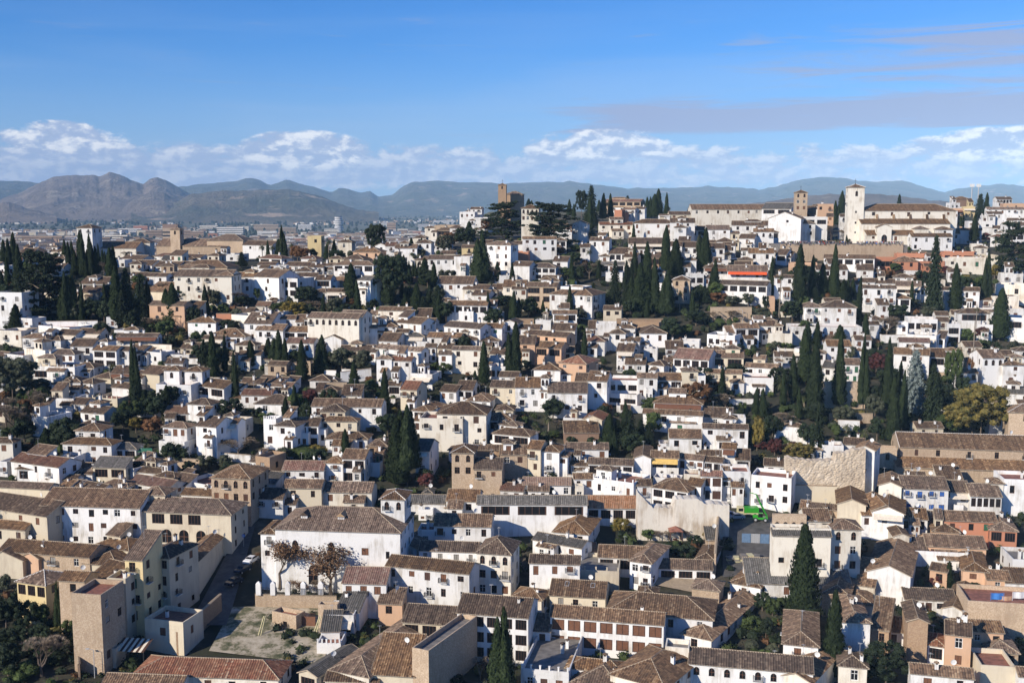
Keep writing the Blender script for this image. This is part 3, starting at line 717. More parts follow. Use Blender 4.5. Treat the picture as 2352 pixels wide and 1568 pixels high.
ROWS2 = r'''
@ 0 2
-240 440 1350 1500 1780 G C w4x1 c0
-60 460 1270 1330 1480 G C w3x0 c0
390 1300 1320 1500 1880 G y-6 w7x3 W c0 b0 |long white two-storey range with seven bays at the left|the long white range
1210 2130 1415 1550 1900 H y-8 C s=wide at=0.07,.8,.8,1,0;0.28,.5,3,2.3,0;0.46,.5,3,2.3,0;0.64,.5,3,2.3,0;0.36,3.9,2.5,3.3,1;0.53,3.9,2.5,3.3,1;0.70,3.9,2.5,3.3,1 d10 c0 |cream courtyard house with red gallery and arcade|the red-galleried courtyard house
+ 1300 1520 1300 1400 1560 P o4 w2x1 a c0
1955 2310 1110 1245 1680 H y-10 d11 T a w4x2 c0 |brick house with four arched loggia windows under a grey-brown roof|the four-arched brick house
1670 1960 1335 1400 1540 G W w2x1
1180 1550 1205 1290 1400 G W w2x1 rr c0
650 940 1262 1320 1400 G W sky w1x1 c0
940 1180 1250 1310 1420 H W w1x1
860 1160 1120 1150 1290 S C w2x1 g rg c0
585 1030 870 935 1140 H y-8 W w4x2 c0 |wide white villa with raised square storey on its roof|the wide white villa
+ 695 920 725 815 900 H d7 o5 w2x1 c1
1025 1255 920 985 1120 H W w2x1 b.6
1465 1700 905 910 1090 F y-14 W w2x2 b.9 c0 |white three-storey house with glazed top floor and balcony|the glazed-top white house
+ 1500 1720 725 780 900 H o2 w3x1 c0
1810 1995 700 770 1070 G y-20 d9 W w1x2
1990 2190 690 745 990 G W w1x1
110 545 1005 1095 1260 G W w3x1
160 350 1105 1165 1280 P W w1x1 g
545 690 1050 1060 1240 F W w1x1 d7
300 440 640 680 870 F y-24 W w0x0 d9 c0
745 960 575 645 760 G W w2x1
650 790 510 570 670 G W w1x1
850 1080 495 515 600 F y-14 d14 C w2x1 fl=red post |low drab house with bright red roof terrace left of the tall slim cypress|the red roof terrace
545 730 385 440 540 G w1x1 W
550 745 310 370 520 H W w1x0
735 860 295 375 500 P y-22 W w1x1
430 680 510 520 640 F W w0x0 d8
1440 1760 385 392 590 F y-8 W w3x1 fl=red c0 |white house with red terrace and twin-domed upper storey|the red-terraced white house
+ 1510 1650 210 262 400 P o5 w1x1 a c0
+ 1700 1860 210 270 400 P o5 w1x1 a c0
1515 1735 585 660 760 G W w1x1
1730 1935 510 570 760 H y-15 W w1x1
1800 2060 325 400 530 G W w2x1
2020 2145 360 430 530 G W w1x1 g
2210 2420 325 380 470 G W w1x1
2220 2500 430 490 600 G rr W w3x1
410 690 65 112 240 H y-8 W w4x1 |white house with four upper windows above a balustraded terrace|the balustraded white house
300 690 215 225 345 F W w2x1 post
670 865 185 235 320 H W w2x1 g
860 1075 30 75 240 G W w2x2 g
1075 1190 40 80 240 G W w1x1
1200 1330 25 72 170 G y-18 W w1x1
1310 1510 230 290 450 G y-24 d9 C w0x0
870 1020 260 325 410 H C w0x0
1020 1215 215 290 410 G y-10 W w2x1
1030 1215 365 415 500 G W w1x0
1350 1485 80 92 200 F W w1x1
1565 1740 105 118 200 F W w1x1
1660 1830 5 60 140 G C w1x1
40 215 90 110 190 F W w1x1 fl=red
230 420 20 60 200 F K w0x0 d7
2190 2400 80 120 240 G W w1x1
0 70 1060 1100 1230 F W w1x1
400 560 620 640 760 F W w0x0
430 700 1225 1260 1330 G W w1x0
1430 1610 1180 1230 1330 H C w0x0
1680 1900 1255 1275 1360 F W w0x0 c0
700 850 1195 1225 1290 S W w0x0
1250 1500 1150 1195 1270 G W w0x0 c0
1000 1230 1090 1150 1200 F W w0x0 c0
@ 1 2
0 240 300 365 440 G W w2x1
150 335 370 402 490 G W w1x1 g
-10 335 475 568 680 H W w2x1 |white house with wide grey hipped roof and red-framed bay|the wide grey hipped roof
495 680 295 355 430 H W w1x1
605 745 400 450 530 H W w1x1 s=shut g
-40 130 430 480 540 G rr W w1x0
515 1155 515 592 800 G y-4 W w5x1 c1 |long white house with grey tile roof and brown loggia
595 930 690 727 920 H y-5 C w3x1 c0 |cream tower house with three windows in each of two storeys|the cream tower house
+ 592 820 565 638 760 H o2 w3x1 c0
645 1025 820 890 1020 H y-4 W w3x1 c1
180 365 665 768 1020 H y-16 d9 W w1x2 c0
370 575 690 770 960 G W w2x2 g y-6
75 190 690 710 980 F W w1x2 post c0
1665 2115 540 662 980 H y-6 K w3x3 b.6 c1 |big cream block with hipped roof and iron balconies at the centre|the big cream block
+ 1505 1900 700 702 980 F o-1 w3x1 c0
1440 1590 505 630 800 H y-20 d12 W w1x1
1330 1480 395 438 660 G y-15 d9 C w2x1
1110 1250 100 155 390 H W w1x1
1240 1430 130 172 400 G W w2x1
1290 1425 235 300 400 H W w1x1 g s=shut
1100 1520 20 55 200 G w3x1 W
2185 2500 800 840 980 H y-4 W w1x1
1800 2000 885 1018 1400 P y-5 T a w2x2 d8 cw c0 b0 |square brick tower with two arched openings and pyramid roof|the square brick tower
2000 2260 1085 1168 1430 G y-4 T w2x1 d9 |brick house wing joined to the right of the square brick tower
2000 2230 955 990 1200 G O w1x0 y-4
1468 1595 880 1000 1290 G y-10 W w1x2 c0
1035 1205 870 955 1150 H O w3x2
640 800 1030 1110 1300 H y-10 W w1x2 b.8
795 1005 975 1072 1300 G W w2x2 g y-8
245 625 1085 1178 1330 G rr W w3x1 |white house with bright red tile roof and small side gable|the bright red tile roof
255 605 1255 1340 1580 G y-3 C w2x1 c0
600 1065 1275 1378 1560 G y-3 K w3x1 c0
0 250 1330 1440 1640 G W w2x1 b.8
1410 1740 1395 1482 1600 G W rg w0x0 y-3 c0
1540 1615 1355 1385 1500 P W w0x0 rg
1750 2045 1340 1460 1610 G W w2x1
1690 1840 385 452 560 G W w2x1
1840 1990 350 442 560 G W w2x1
1940 2150 450 540 640 H y-12 W w2x1 |white house with sandy hipped roof above the clothes terrace
2150 2400 350 415 560 G C w2x1
1560 1655 40 50 200 G W a w2x2 c0
1670 1800 10 60 200 G y-15 C w1x1 b1
1800 2070 50 72 290 G K w2x2 b.5
2150 2290 50 110 220 G W w1x1
2120 2290 190 220 340 F W w2x1 g
780 1100 30 80 200 G C w2x1
280 530 -40 10 130 G W w2x1
0 130 950 1050 1230 F O w1x1 d7 c0
2100 2360 640 720 860 H W w1x1
1030 1140 960 1110 1240 F W w0x0
1210 1330 360 400 520 G W w1x1 g
1420 1620 250 290 420 F W w1x1 aw=canvas
60 180 1250 1290 1400 S W w0x0 rg
0 90 30 110 200 G W w1x0
@ 2 2
30 262 320 420 640 G y-3 W w2x2 b.5
265 338 270 330 640 P W a w2x1 c0 |slim white turret house with twin arched windows|the twin-arched white turret
330 690 365 468 690 G y-3 W w3x2 c0 |white house with three bays and green-framed windows at centre right|the three-bay white house
200 442 180 255 370 H W w1x1
690 870 262 358 620 G y-14 W w1x2
860 1155 320 352 540 F W w3x2 g c0 |white house with stacked glazed balconies above a white pergola|the glazed-balcony house
430 680 150 190 350 H y-25 d11 P w2x2 rr c0 |peach house with hipped roof edged in red|the peach house
60 210 -60 20 210 G P w1x2
210 452 -10 50 210 G P w2x1 g
450 575 40 100 200 G C w1x1
960 1115 10 85 260 G W w2x2
1040 1225 140 205 310 G W w2x1
1150 1332 285 330 570 G y-6 W w2x2
1250 1395 150 208 310 H W w1x1
1210 1335 40 62 170 F W w1x1
1335 1562 280 350 520 G W g w2x2
1400 1560 130 182 290 G C w1x1
1480 1805 50 150 300 G W w4x1 g rr |dark-galleried house with wide brown roof above the ruin|the wide brown gallery roof
1800 2125 75 142 270 G C w2x1
1780 2110 250 285 420 G C w3x2 b.7 |dilapidated balconied house above the orange-leaved tree|the dilapidated balconied house
1560 1705 208 270 540 P C w1x1 b1
2140 2440 190 230 340 G W w3x1
1300 1745 475 560 730 H W w3x1 s=glassw c0
1200 1750 612 655 820 G W w4x1 c0
1445 1738 795 882 1050 G W w2x1 s=grille
1750 2165 760 792 1010 G W w3x1 c0
+ 1985 2145 672 695 850 F o3 w1x1 c0
655 825 620 712 850 X y-16 d9 C rr w1x0 c0 |stone shed with orange gabled roof above a dark terrace|the orange-gabled shed
495 885 920 985 1120 G W w4x1 y-3 |white house with four small windows in a row right of the brick tower
540 705 1095 1132 1240 G W w2x1
700 1112 1058 1118 1250 G W w4x1 g
568 745 1215 1258 1430 G W w2x1
742 1115 1236 1248 1430 F W w3x1 post
1122 1275 930 1070 1260 X d14 W w0x0 y-8 c0 |white gable-fronted house with long sandy roof behind|the gable-fronted house
1275 1530 990 1062 1230 G W w2x1 g aw=yellow |white house with yellow awning over a balustraded terrace|the yellow awning house
1525 1755 1020 1070 1210 G W w3x1
1760 1928 1055 1095 1230 G W w2x1
1745 1925 990 1048 1120 G W w1x0
1925 2052 920 980 1200 G W w1x1
2052 2185 958 1082 1230 G W w1x1 g d9
1930 2185 1172 1190 1500 F W w2x2 b.9 d8
2190 2560 1200 1222 1520 F W w3x2 b.8 d8 |white house with balconies behind the green telehandler arm
1150 1282 1255 1322 1520 G W w1x1
1285 1612 1215 1332 1540 H W w3x2 g c0 |white house with broad roof and brown-shuttered windows above the patched wall|the broad-roofed white house
1600 1732 1235 1312 1540 G W w1x1
1730 1925 1212 1230 1510 G W w2x2 s=shutd
-320 690 1400 1490 1790 G y-1 W rg w3x1 g c0 |long white workshop with grey corrugated roof and dark window band|the grey-roofed workshop
690 1145 1400 1525 1690 G ro W w4x1 g c0 y-2 |white building with orange tile roof right of the grey-roofed workshop|the orange tile roof
100 542 1235 1312 1450 G ro W w4x1 b.7 y-3
-110 102 1280 1362 1470 G W w2x1 rr
140 262 895 982 1250 G C w1x2
252 432 910 1002 1250 H y-15 W w1x2 b.6
-110 142 940 1035 1250 G T w2x1
-180 165 770 840 980 H W w2x1
480 800 820 835 940 S M w0x0 d5 c0 |dark timber-screened terrace shed above the brick tower house
960 1230 540 590 660 F W w0x0
2130 2400 320 330 480 F W w0x0 c0
580 690 330 360 470 S W w0x0
880 1150 440 470 560 F W w2x1
1570 1750 700 760 880 F W w1x1 fl=red
470 660 680 700 800 F W w0x0 fl=red
@ 3 2
1205 2760 810 965 1144 G y-9 T w6x1 cw c0 d13 D286 |upper nave of the brown brick church with white-trimmed ridge|the brown brick church
+ 1165 2760 1020 1156 1440 S y-9 w0x0 d5.5 p14 o-5.5 c0
2195 2500 565 645 1010 P T a w1x1 d8 c0 cw |brick bell tower with arched bell opening at the right edge|the brick bell tower
1005 1215 1210 1320 1620 X y-20 d11 K w0x0 c1
1225 1645 1215 1345 1640 G y-8 W w4x2 s=shutb c1 |white house with blue shutters before the brown brick church|the blue-shuttered house
1640 1850 1262 1378 1600 G y-8 W w2x1
1850 2135 1290 1415 1660 G W w5x1 g y-8 |white house with glazed upper storey before the brown brick church
2150 2560 1248 1262 1600 F W w2x1 d9
630 890 1335 1490 1760 X y-15 d13 C w0x0 c0
950 1240 1430 1560 1820 X y-20 d15 W w1x1 c0
370 630 1470 1525 1680 G T w0x0 c0
785 965 900 985 1370 X d8 y-28 W w0x1 c0
490 690 930 950 1110 F W w1x1 fl=red
690 875 870 940 1060 G W w1x1
1010 1180 935 970 1150 F T w1x1 a d3 c0 |stone gateway with arched wooden door left of the brick church
60 232 85 132 240 G W w2x1 s=glassw
-60 50 200 235 340 G W w1x0
50 228 230 245 350 F W w2x1 fl=red
235 310 -20 60 260 F W w1x2 b1
495 625 170 235 370 G W w1x1
690 840 150 208 400 G W w2x2 s=shutg |white house with green shutters between two cypresses
1148 1475 50 110 300 G W w2x2
1475 1785 55 138 300 G W w2x1 g
1960 2155 70 150 420 G W a w3x1 |white house with solar panels over three small arches|the three-arched white house
2150 2345 160 215 430 H W w1x2
2170 2500 400 470 640 G rg W w1x1
540 760 -20 40 190 G W w2x1
1200 1480 -40 0 160 G W w2x1
'''
ROWS3 = r'''
@ 0 1
718 858 480 525 800 P W a w2x1 D560 c0 y-12 |slim white church tower with dark cap roof, left of centre-left|the slim white church tower
890 1255 640 712 850 G K D565 w3x0 c0 y-3 |church nave with dark tile roof beside the slim white tower
1190 1382 585 660 790 P K D575 w0x0 c0
1440 2060 600 690 790 G D545 T w1x0 y-8 c0 d16 |brick church nave with broad roof behind its bell tower|the left brick church
+ 1570 1658 500 540 760 P o-2 a w1x1 d4.5 c0 cross
+ 1905 2235 560 640 760 H o-3 w1x0 c0 d14
1610 1845 760 790 830 G W D500
1490 1705 808 850 910 G W w3x1 D490
1210 1400 865 912 980 G W w3x1 D470
1430 1650 880 925 980 G W w3x1 D465
1110 1300 800 840 900 G W w2x1 D492
1610 2135 905 968 1240 G y-6 K w6x3 c0 b.1 |large cream residence with stacked loggias and three rows of windows|the large cream residence
+ 1990 2150 895 960 1240 H o-1 w1x3 c0 d8
2135 2420 930 970 1150 G W w3x2
1640 2090 800 893 990 H T D462 w1x0 c0 d13
1115 1385 1300 1302 1520 F T w2x2 a c0 d9 D404 |small battlemented brick tower house amid palms|the battlemented brick house
1262 1380 1230 1262 1420 P P a w2x1 D412 c0
735 990 970 1035 1110 G W w1x1
740 905 1060 1115 1190 G C w1x1
915 1065 1055 1105 1190 G W w2x1
1345 1605 1000 1105 1210 G C w0x0
1730 1985 1335 1390 1520 H W w2x2
1895 2255 1440 1518 1620 H W w3x1 |white house with broad dark hipped roof near the terracotta garden wall
2130 2400 1290 1320 1480 F K w0x0 d8 |blank cream block with scaffolded roof terrace|the blank cream block
1070 1455 1500 1520 1640 G W w3x1 y-2
705 925 1440 1490 1590 G W w1x1
520 700 1450 1500 1600 G W w2x1
-20 215 1105 1115 1440 F W w2x2 fl=red c0 |white cube house with red roof terrace at the left edge|the white cube house
230 545 1120 1138 1290 F K w3x1
180 300 1330 1350 1480 F W w1x2
355 640 1405 1420 1500 F W w0x0 c0
210 430 1490 1530 1640 H W w2x1
420 560 1510 1550 1640 H W w1x1
0 200 1440 1465 1600 F K w2x1
980 1080 1330 1345 1440 F W w1x1
1380 1700 1190 1230 1440 G P w2x1
0 140 1290 1320 1440 F W w1x1 fl=red
1860 2060 1510 1540 1640 G W w1x1
0 60 840 870 1000 F W w1x1 fl=red
2250 2500 1290 1400 1590 G W w2x2
190 290 700 740 860 G P w1x1 D505
460 590 700 740 820 G W w2x1 D500
1420 1620 780 810 860 H W w1x1 D510
1200 1330 930 960 1030 G W w1x1
1310 1530 935 965 1040 G W w2x1
2230 2500 640 680 740 G W w2x1 D530
2010 2200 745 765 830 F W w1x1 D505
1640 1900 860 890 960 S T w1x1 D465
1990 2130 1040 1050 1240 F W w1x1
@ 1 1
475 600 580 600 700 F Y w1x1 D530 c0 |small yellow tower house left of the tall broad tree
895 1145 695 745 870 H P a w3x1 D475 c1 |pink house with arched windows and hipped roof|the pink arched house
715 1080 825 862 970 H W w4x1 g |long white pavilion below the pink arched house|the long white pavilion
795 985 765 810 900 H C D468 w1x0
750 865 880 900 1010 F W w1x1
30 235 770 800 850 H W D480 w2x1 g
15 180 835 862 930 G W w3x1
270 480 835 870 930 G W w3x1
415 550 772 805 850 H W w1x1 D480
480 620 850 885 950 G W w2x1
615 715 845 870 950 G W w1x1
-10 215 900 970 1170 G W w1x2 c0 |long white hall with rusty brown roof left of the stacked balconies
150 385 905 980 1170 F W w3x2 g |white house of stacked balconies above the broad green tree|the stacked white balconies
385 560 935 970 1120 G W w2x1
550 690 955 1000 1150 G W w1x1 g
645 840 985 1030 1220 H T a w3x1 c1 D438 |small brick pavilion with three arches, left of a leaning cypress|the three-arched brick pavilion
650 835 1080 1110 1240 G W w2x1
520 645 1075 1110 1200 H W w2x1
900 1055 960 1000 1250 G W w3x1
985 1070 1105 1135 1250 H C w1x1 g
1095 1200 650 690 790 X W w1x1 D500
1190 1290 655 690 800 G W w1x1 D498
1280 1480 675 710 850 G W w3x1 D480
1475 1610 620 662 820 P W a w2x1 D485 c0 |white belvedere tower with two arched openings amid trees|the white belvedere
1580 1860 775 810 980 G W w4x1 c0 |white house with row of tall dark windows and pencil cypresses|the tall-windowed white house
1820 1965 775 790 1000 F W w0x0
2115 2340 645 678 900 H W w3x3 c1 |three-storey white house right of the conical cypress|the three-storey white house
1890 2030 680 705 790 G Y w1x1 D490
1665 1995 965 1035 1180 G W w4x1 |white house with one long brown roof right of the dark cypress group|the long brown roof
1900 2130 1040 1085 1200 G K w2x1
1985 2130 1090 1140 1260 G W w1x1
1755 2125 1190 1232 1380 G W w5x1
1900 2130 1190 1220 1350 G W w2x1
2170 2400 1040 1075 1180 G W w2x1
2270 2480 1000 1065 1200 G K w2x2
1125 1420 1245 1280 1420 G K w1x1
480 950 1295 1345 1640 G K a w8x1 c0 |cream palace house with long row of arched gallery windows|the arcaded cream house
+ 765 985 1275 1335 1640 G o-1 w4x2 a c0
985 1205 1345 1390 1500 G W w2x1
950 1115 1415 1445 1620 G W w1x2
1115 1300 1350 1430 1600 H W w1x1
1295 1520 1330 1390 1560 G W w2x1
1515 1640 1350 1400 1560 G W w1x2
1290 1400 1455 1480 1620 G W w1x1
1380 1545 1480 1520 1630 H W w1x1
1575 1880 1480 1525 1660 G W w3x1
1860 2030 1505 1550 1660 G W w1x1
1730 2060 1375 1425 1580 G W w4x1
2055 2260 1395 1440 1600 G W w2x1
2260 2400 1350 1400 1560 X W w1x2 d8
1640 1740 1390 1420 1540 F W w1x1
2060 2230 1520 1560 1660 H W w2x1
0 250 1400 1460 1620 G W w3x1 |white house with broad brown roof left of the dark glazed gallery
185 370 1325 1360 1520 G W w1x1
255 485 1425 1475 1620 G W w2x2 g |white house with dark glazed gallery under a grey roof|the dark glazed gallery
420 550 1385 1440 1560 G W w0x0
625 785 1485 1545 1680 X W w0x0 d9 y-15
0 200 1260 1290 1430 F W w3x1
0 130 1200 1240 1300 G K w1x1
690 800 1240 1255 1310 F W w1x1
1240 1340 770 800 870 F T w1x1 D470
1130 1300 1480 1560 1680 G W w1x1
1760 1900 1145 1185 1260 F W w2x1
2235 2400 900 960 1040 F W w1x1
2310 2440 860 900 1010 F W w1x1
1640 1850 480 500 560 F T w0x0 D620
1660 1800 520 545 600 H T w1x1 D600
1780 1900 500 525 590 H W w1x1 D590
1450 1560 590 615 660 H K w1x1 D560
1600 1720 625 640 680 F W w2x1 D530
1990 2060 520 540 600 H W w1x1 D600
2050 2130 500 530 590 P W w1x1 D605
1870 2010 375 378 470 F W w3x1 D700 |small white villa with curved bay on the crest below the crest church
1970 2075 335 352 470 G W w2x1 D712
2010 2130 425 430 480 F W w0x0 D680
2225 2298 105 132 330 P O w1x1 a D690 c0 d5 cross |brick bell tower of the church on the crest|the crest church tower
2285 2445 175 218 340 P O w0x0 D702 c0 d9 |brick church body beside its tower on the crest
750 880 630 655 700 H K D520 w1x1
1720 1760 1500 1530 1600 F W w1x1
980 1060 700 730 760 F W D500
2140 2230 1250 1300 1400 F W w1x1
@ 2 1
1650 2580 285 355 480 G y0 K w10x1 D640 c0 d14 b0 |long white school with red-trimmed broad roof on the crest|the long white school
850 1180 262 285 390 G T rr w5x1 D760 c0
86 245 310 345 580 H K a w4x2 D520 c0 |pale yellow villa tower beside the great cedar|the yellow villa
805 1115 470 495 620 G K w4x2 c1
1110 1485 445 480 630 H W w4x2 s=shut c2 |white villa with three central windows and shuttered balconies|the shuttered white villa
1520 1790 505 545 650 G K w3x1
1790 2000 500 540 690 G W w2x2
2020 2400 460 500 610 G W w4x1
2215 2400 530 560 720 G W a w3x1
2085 2225 580 620 730 G W w1x1
1870 2040 595 650 700 H W w1x1
1455 1680 435 475 520 G W w2x1 D530
1445 1640 375 400 470 G C w2x1 D560
1345 1450 405 412 470 F W w0x0 D560
550 690 450 490 560 X W w0x0 d8 D520
350 655 500 530 620 G W w4x1
175 285 560 575 640 F W w1x1
100 410 605 625 820 G W w4x2 c0 |white house with ivy-covered corner, left of the round palm|the ivy-cornered house
400 500 610 640 760 H W w1x1 g
0 110 645 672 760 G W w1x0
710 890 610 640 830 G W w2x1 y-16 c2
625 715 670 700 850 G W w1x1
1070 1390 615 668 790 G W w3x1
895 1115 705 760 850 G W w4x1
1025 1150 755 790 880 G K w1x1
1275 1375 745 800 930 G O w1x1 g |brick-walled gallery house between the central cypresses
1390 1560 650 690 820 G W w2x1
1565 1720 650 700 820 G W w2x1
1820 1950 665 710 850 G W w2x1
1580 1690 775 820 960 H W w1x1
1565 1640 840 880 990 G W w1x1 a
1760 1985 840 890 1010 H W a w2x1 c1
1975 2345 865 920 1060 G W w6x1 aw=orange c2 |white house with long bright orange awning|the orange awning house
1905 2340 1000 1040 1180 G W w5x1 g
2170 2400 710 755 900 G W w2x2
820 1030 835 860 960 G W rg w3x1 g |white pavilion with green metal roof among the cypresses|the green-roofed pavilion
860 1015 930 932 1010 F W w0x0
150 400 845 885 1000 H W w4x2 g y-14 |white house with wrap-around window band, left of the walled garden|the window-band house
0 160 830 870 1010 G W w1x0
0 150 720 745 860 F Q w0x0 d9 |burnt-orange blank house wall at centre|the burnt-orange wall
375 510 785 830 940 G W w1x1
345 735 1045 1130 1320 H W w6x2 c0 |white house with white roof pergola and six windows across|the pergola-roofed white house
+ 445 650 1060 1062 1330 F o2 w3x1 g c0
130 410 1020 1060 1260 G T w2x2
0 130 1060 1085 1260 G K w2x2
1470 1630 955 1000 1340 P T a w2x3 D418 c0 d7 cw |stone tower house with arched belvedere beside the cypress group|the belvedere tower house
375 595 1280 1310 1460 G W w2x1 g
215 355 1350 1370 1460 F W w1x1 fl=red
30 250 1405 1450 1560 G W w1x1
130 500 1455 1500 1640 G P w5x1 b0 c1 |peach house with five small square windows|the five-windowed peach house
60 215 1510 1545 1640 G P w1x1
640 850 1510 1560 1680 H W w1x1 rr
890 1040 1435 1490 1640 H W w1x1
1000 1170 1520 1560 1660 G W w2x1
960 1130 1380 1440 1560 H W w1x1
1180 1420 1390 1490 1620 H W w2x1 |white house with steep grey hipped roof right of the stepped wall
770 960 1360 1400 1510 F W w0x0 c0
2045 2265 1400 1445 1620 G W w2x2 b.5
2200 2420 1370 1420 1560 G W w2x1
1790 2045 1480 1500 1640 F W w4x1
1530 1720 1540 1560 1660 F W w2x1
1100 1350 1370 1380 1440 F O w0x0 c0
1620 1760 935 950 1090 F W w2x1 post
1490 1600 490 520 560 H W w1x1 D520
940 1010 340 360 420 F Q w0x0 D640
1030 1130 340 355 420 G W w2x1 D650
1130 1220 330 350 420 G W w1x1 D650
@ 3 1
725 868 95 152 690 P y-5 K a c0 cross cw d7 at=0.5,1.6,1.3,2.6,1;0.5,11,.8,1,0;0.5,16,.8,1,0;0.5,20.5,.8,1,0 |tall white bell tower with weathervane cross on the right|the tall white bell tower
860 1715 285 368 690 H y-3 K w5x1 nb=5 o6 d15 c0 b0 |big white church nave with buttresses behind the tall bell tower|the buttressed church
+ 850 1665 445 487 690 S y-3 w0x0 d5 o-5.2 c0
+ 905 1350 530 590 690 S y-3 w4x1 d5 o-10.4 c0
+ 1000 1130 460 520 690 X y-3 d4 o-11.5 c0 at=0.5,3.2,2.8,4.5,1
+ 1345 1470 490 535 690 P y-3 w0x0 o-11 c0
1315 1690 575 605 730 G y-3 W w4x2 c0 |white house with stacked rooms against the right end of the church|the white house by the church
+ 1570 1690 500 540 700 H w1x1 o4 c0
243 357 165 202 440 P T a w2x3 D575 c0 cross d6 |brick mudejar tower with paired openings left of the tall bell tower|the brick church tower
-60 210 290 350 460 G rg W w2x1 D600 c0
340 440 330 355 430 S M w0x0 D590
125 430 430 485 650 H W w3x2 c0 |white house with reddish hipped roof beside the lookout trees|the reddish hipped house
0 130 465 500 640 G W w2x1
0 300 375 440 560 X W w1x1 d15 D540
330 545 410 425 510 F W w2x1 D545
-80 95 530 565 700 H W w3x1
455 600 285 305 400 F P w2x1 D620
200 340 500 530 600 F W
160 350 710 735 800 G W w2x1 g
0 125 700 710 790 F W w2x1 g
70 165 715 770 850 G W w1x1
185 450 815 850 960 F P w3x1 |pinkish flat-roofed house left of a tall cypress below the lookout
440 730 860 905 1000 G W w4x1
510 975 765 800 900 G W w5x1 g c2 |restaurant house with long dark glazed terrace below the lookout|the dark glazed restaurant
815 965 855 910 1010 G W w1x1
975 1180 765 800 900 F Q w1x1 g c0
1170 1375 785 830 940 P Q w2x1 s=glass c0 |terracotta pavilion with two big square openings|the terracotta pavilion
1180 1620 735 765 880 F Q w4x1 g post c0
1375 1620 810 830 930 F Q w2x1
1620 2110 790 800 940 F K w4x1 b0 |cream restaurant terrace with striped awnings below the church square|the cream restaurant terrace
1890 2110 760 775 860 F C w2x1
1580 1890 735 745 830 F Q w3x1 g
850 1170 1050 1075 1290 G W w3x2 c1 |white house with three tall shuttered windows above the cypress row|the tall-shuttered white house
855 980 985 1020 1120 G W w1x1
980 1165 990 1030 1120 G W w2x1
1170 1400 1010 1055 1200 G W w2x1
1100 1305 1125 1170 1300 P W w2x1 g |white house with pyramid roof and open veranda|the veranda house
1000 1105 1200 1230 1400 S W w1x2
330 490 1185 1250 1430 H W w2x2 b.8
485 805 1185 1250 1450 H W w3x2 b.5 c1 |large white villa with long hipped roof and central balcony|the large white hipped villa
205 860 1425 1430 1600 F W w6x1 c0 |long white terrace block below the large villa
55 235 955 980 1200 G W w2x2
1280 1550 1345 1360 1560 F W w4x2 fl=red
1545 1650 1340 1380 1560 G K w1x2
1740 2030 1260 1305 1520 H W w1x1 g |white house with hipped roof and one wide brown window at right|the wide-windowed white house
1640 1760 1390 1405 1600 F W w1x2
2180 2500 1330 1345 1560 F W w2x1 c0
1900 2060 1400 1410 1560 F W w1x1
1770 1935 1065 1100 1300 G W w2x2
1620 1780 1100 1110 1280 F W w1x2
2080 2500 1020 1040 1200 F K w3x1 c0 |long cream terrace block at right edge under the great conifer
2050 2300 1130 1150 1300 F K w0x0
475 640 1505 1560 1640 G W w1x1
0 220 1480 1490 1620 F K w0x0
1270 1540 1480 1500 1660 F W w3x1 aw=canvas
930 1060 1330 1365 1470 H W w1x0
1960 2200 505 525 620 G W w3x1
1760 1960 530 545 660 G W w1x1
1865 1975 660 672 740 F K w2x1 a
2040 2155 575 605 700 H W w1x1 rr
2010 2351 335 355 430 G W w6x1 D640 |long white house with row of windows high on the right slope
2015 2150 375 395 440 G W w2x1 D600
1840 2060 455 465 530 F W D560 w2x1
2180 2400 475 500 560 G W D545 w3x1
2190 2351 435 455 500 G W D580 w3x1
1700 1790 330 345 400 F P w2x1 D640
1790 1900 315 330 420 F Y w3x1 D650
1670 1760 285 295 380 F W w2x1 D700
2100 2240 240 262 330 G W w5x1 D760
2160 2500 280 300 370 F P w4x1 D700
1720 1860 190 262 330 P M w0x0 D740 |dark pyramid-roofed building on the right skyline|the dark pyramid roof
2200 2351 560 580 700 G W w2x1
2130 2340 930 945 1060 F W w2x1
0 60 1120 1160 1300 F P w0x0
1900 2351 1240 1260 1340 F W w3x1
660 730 400 420 520 G W w1x1 D550
540 600 390 420 480 G P w1x1 D560
'''
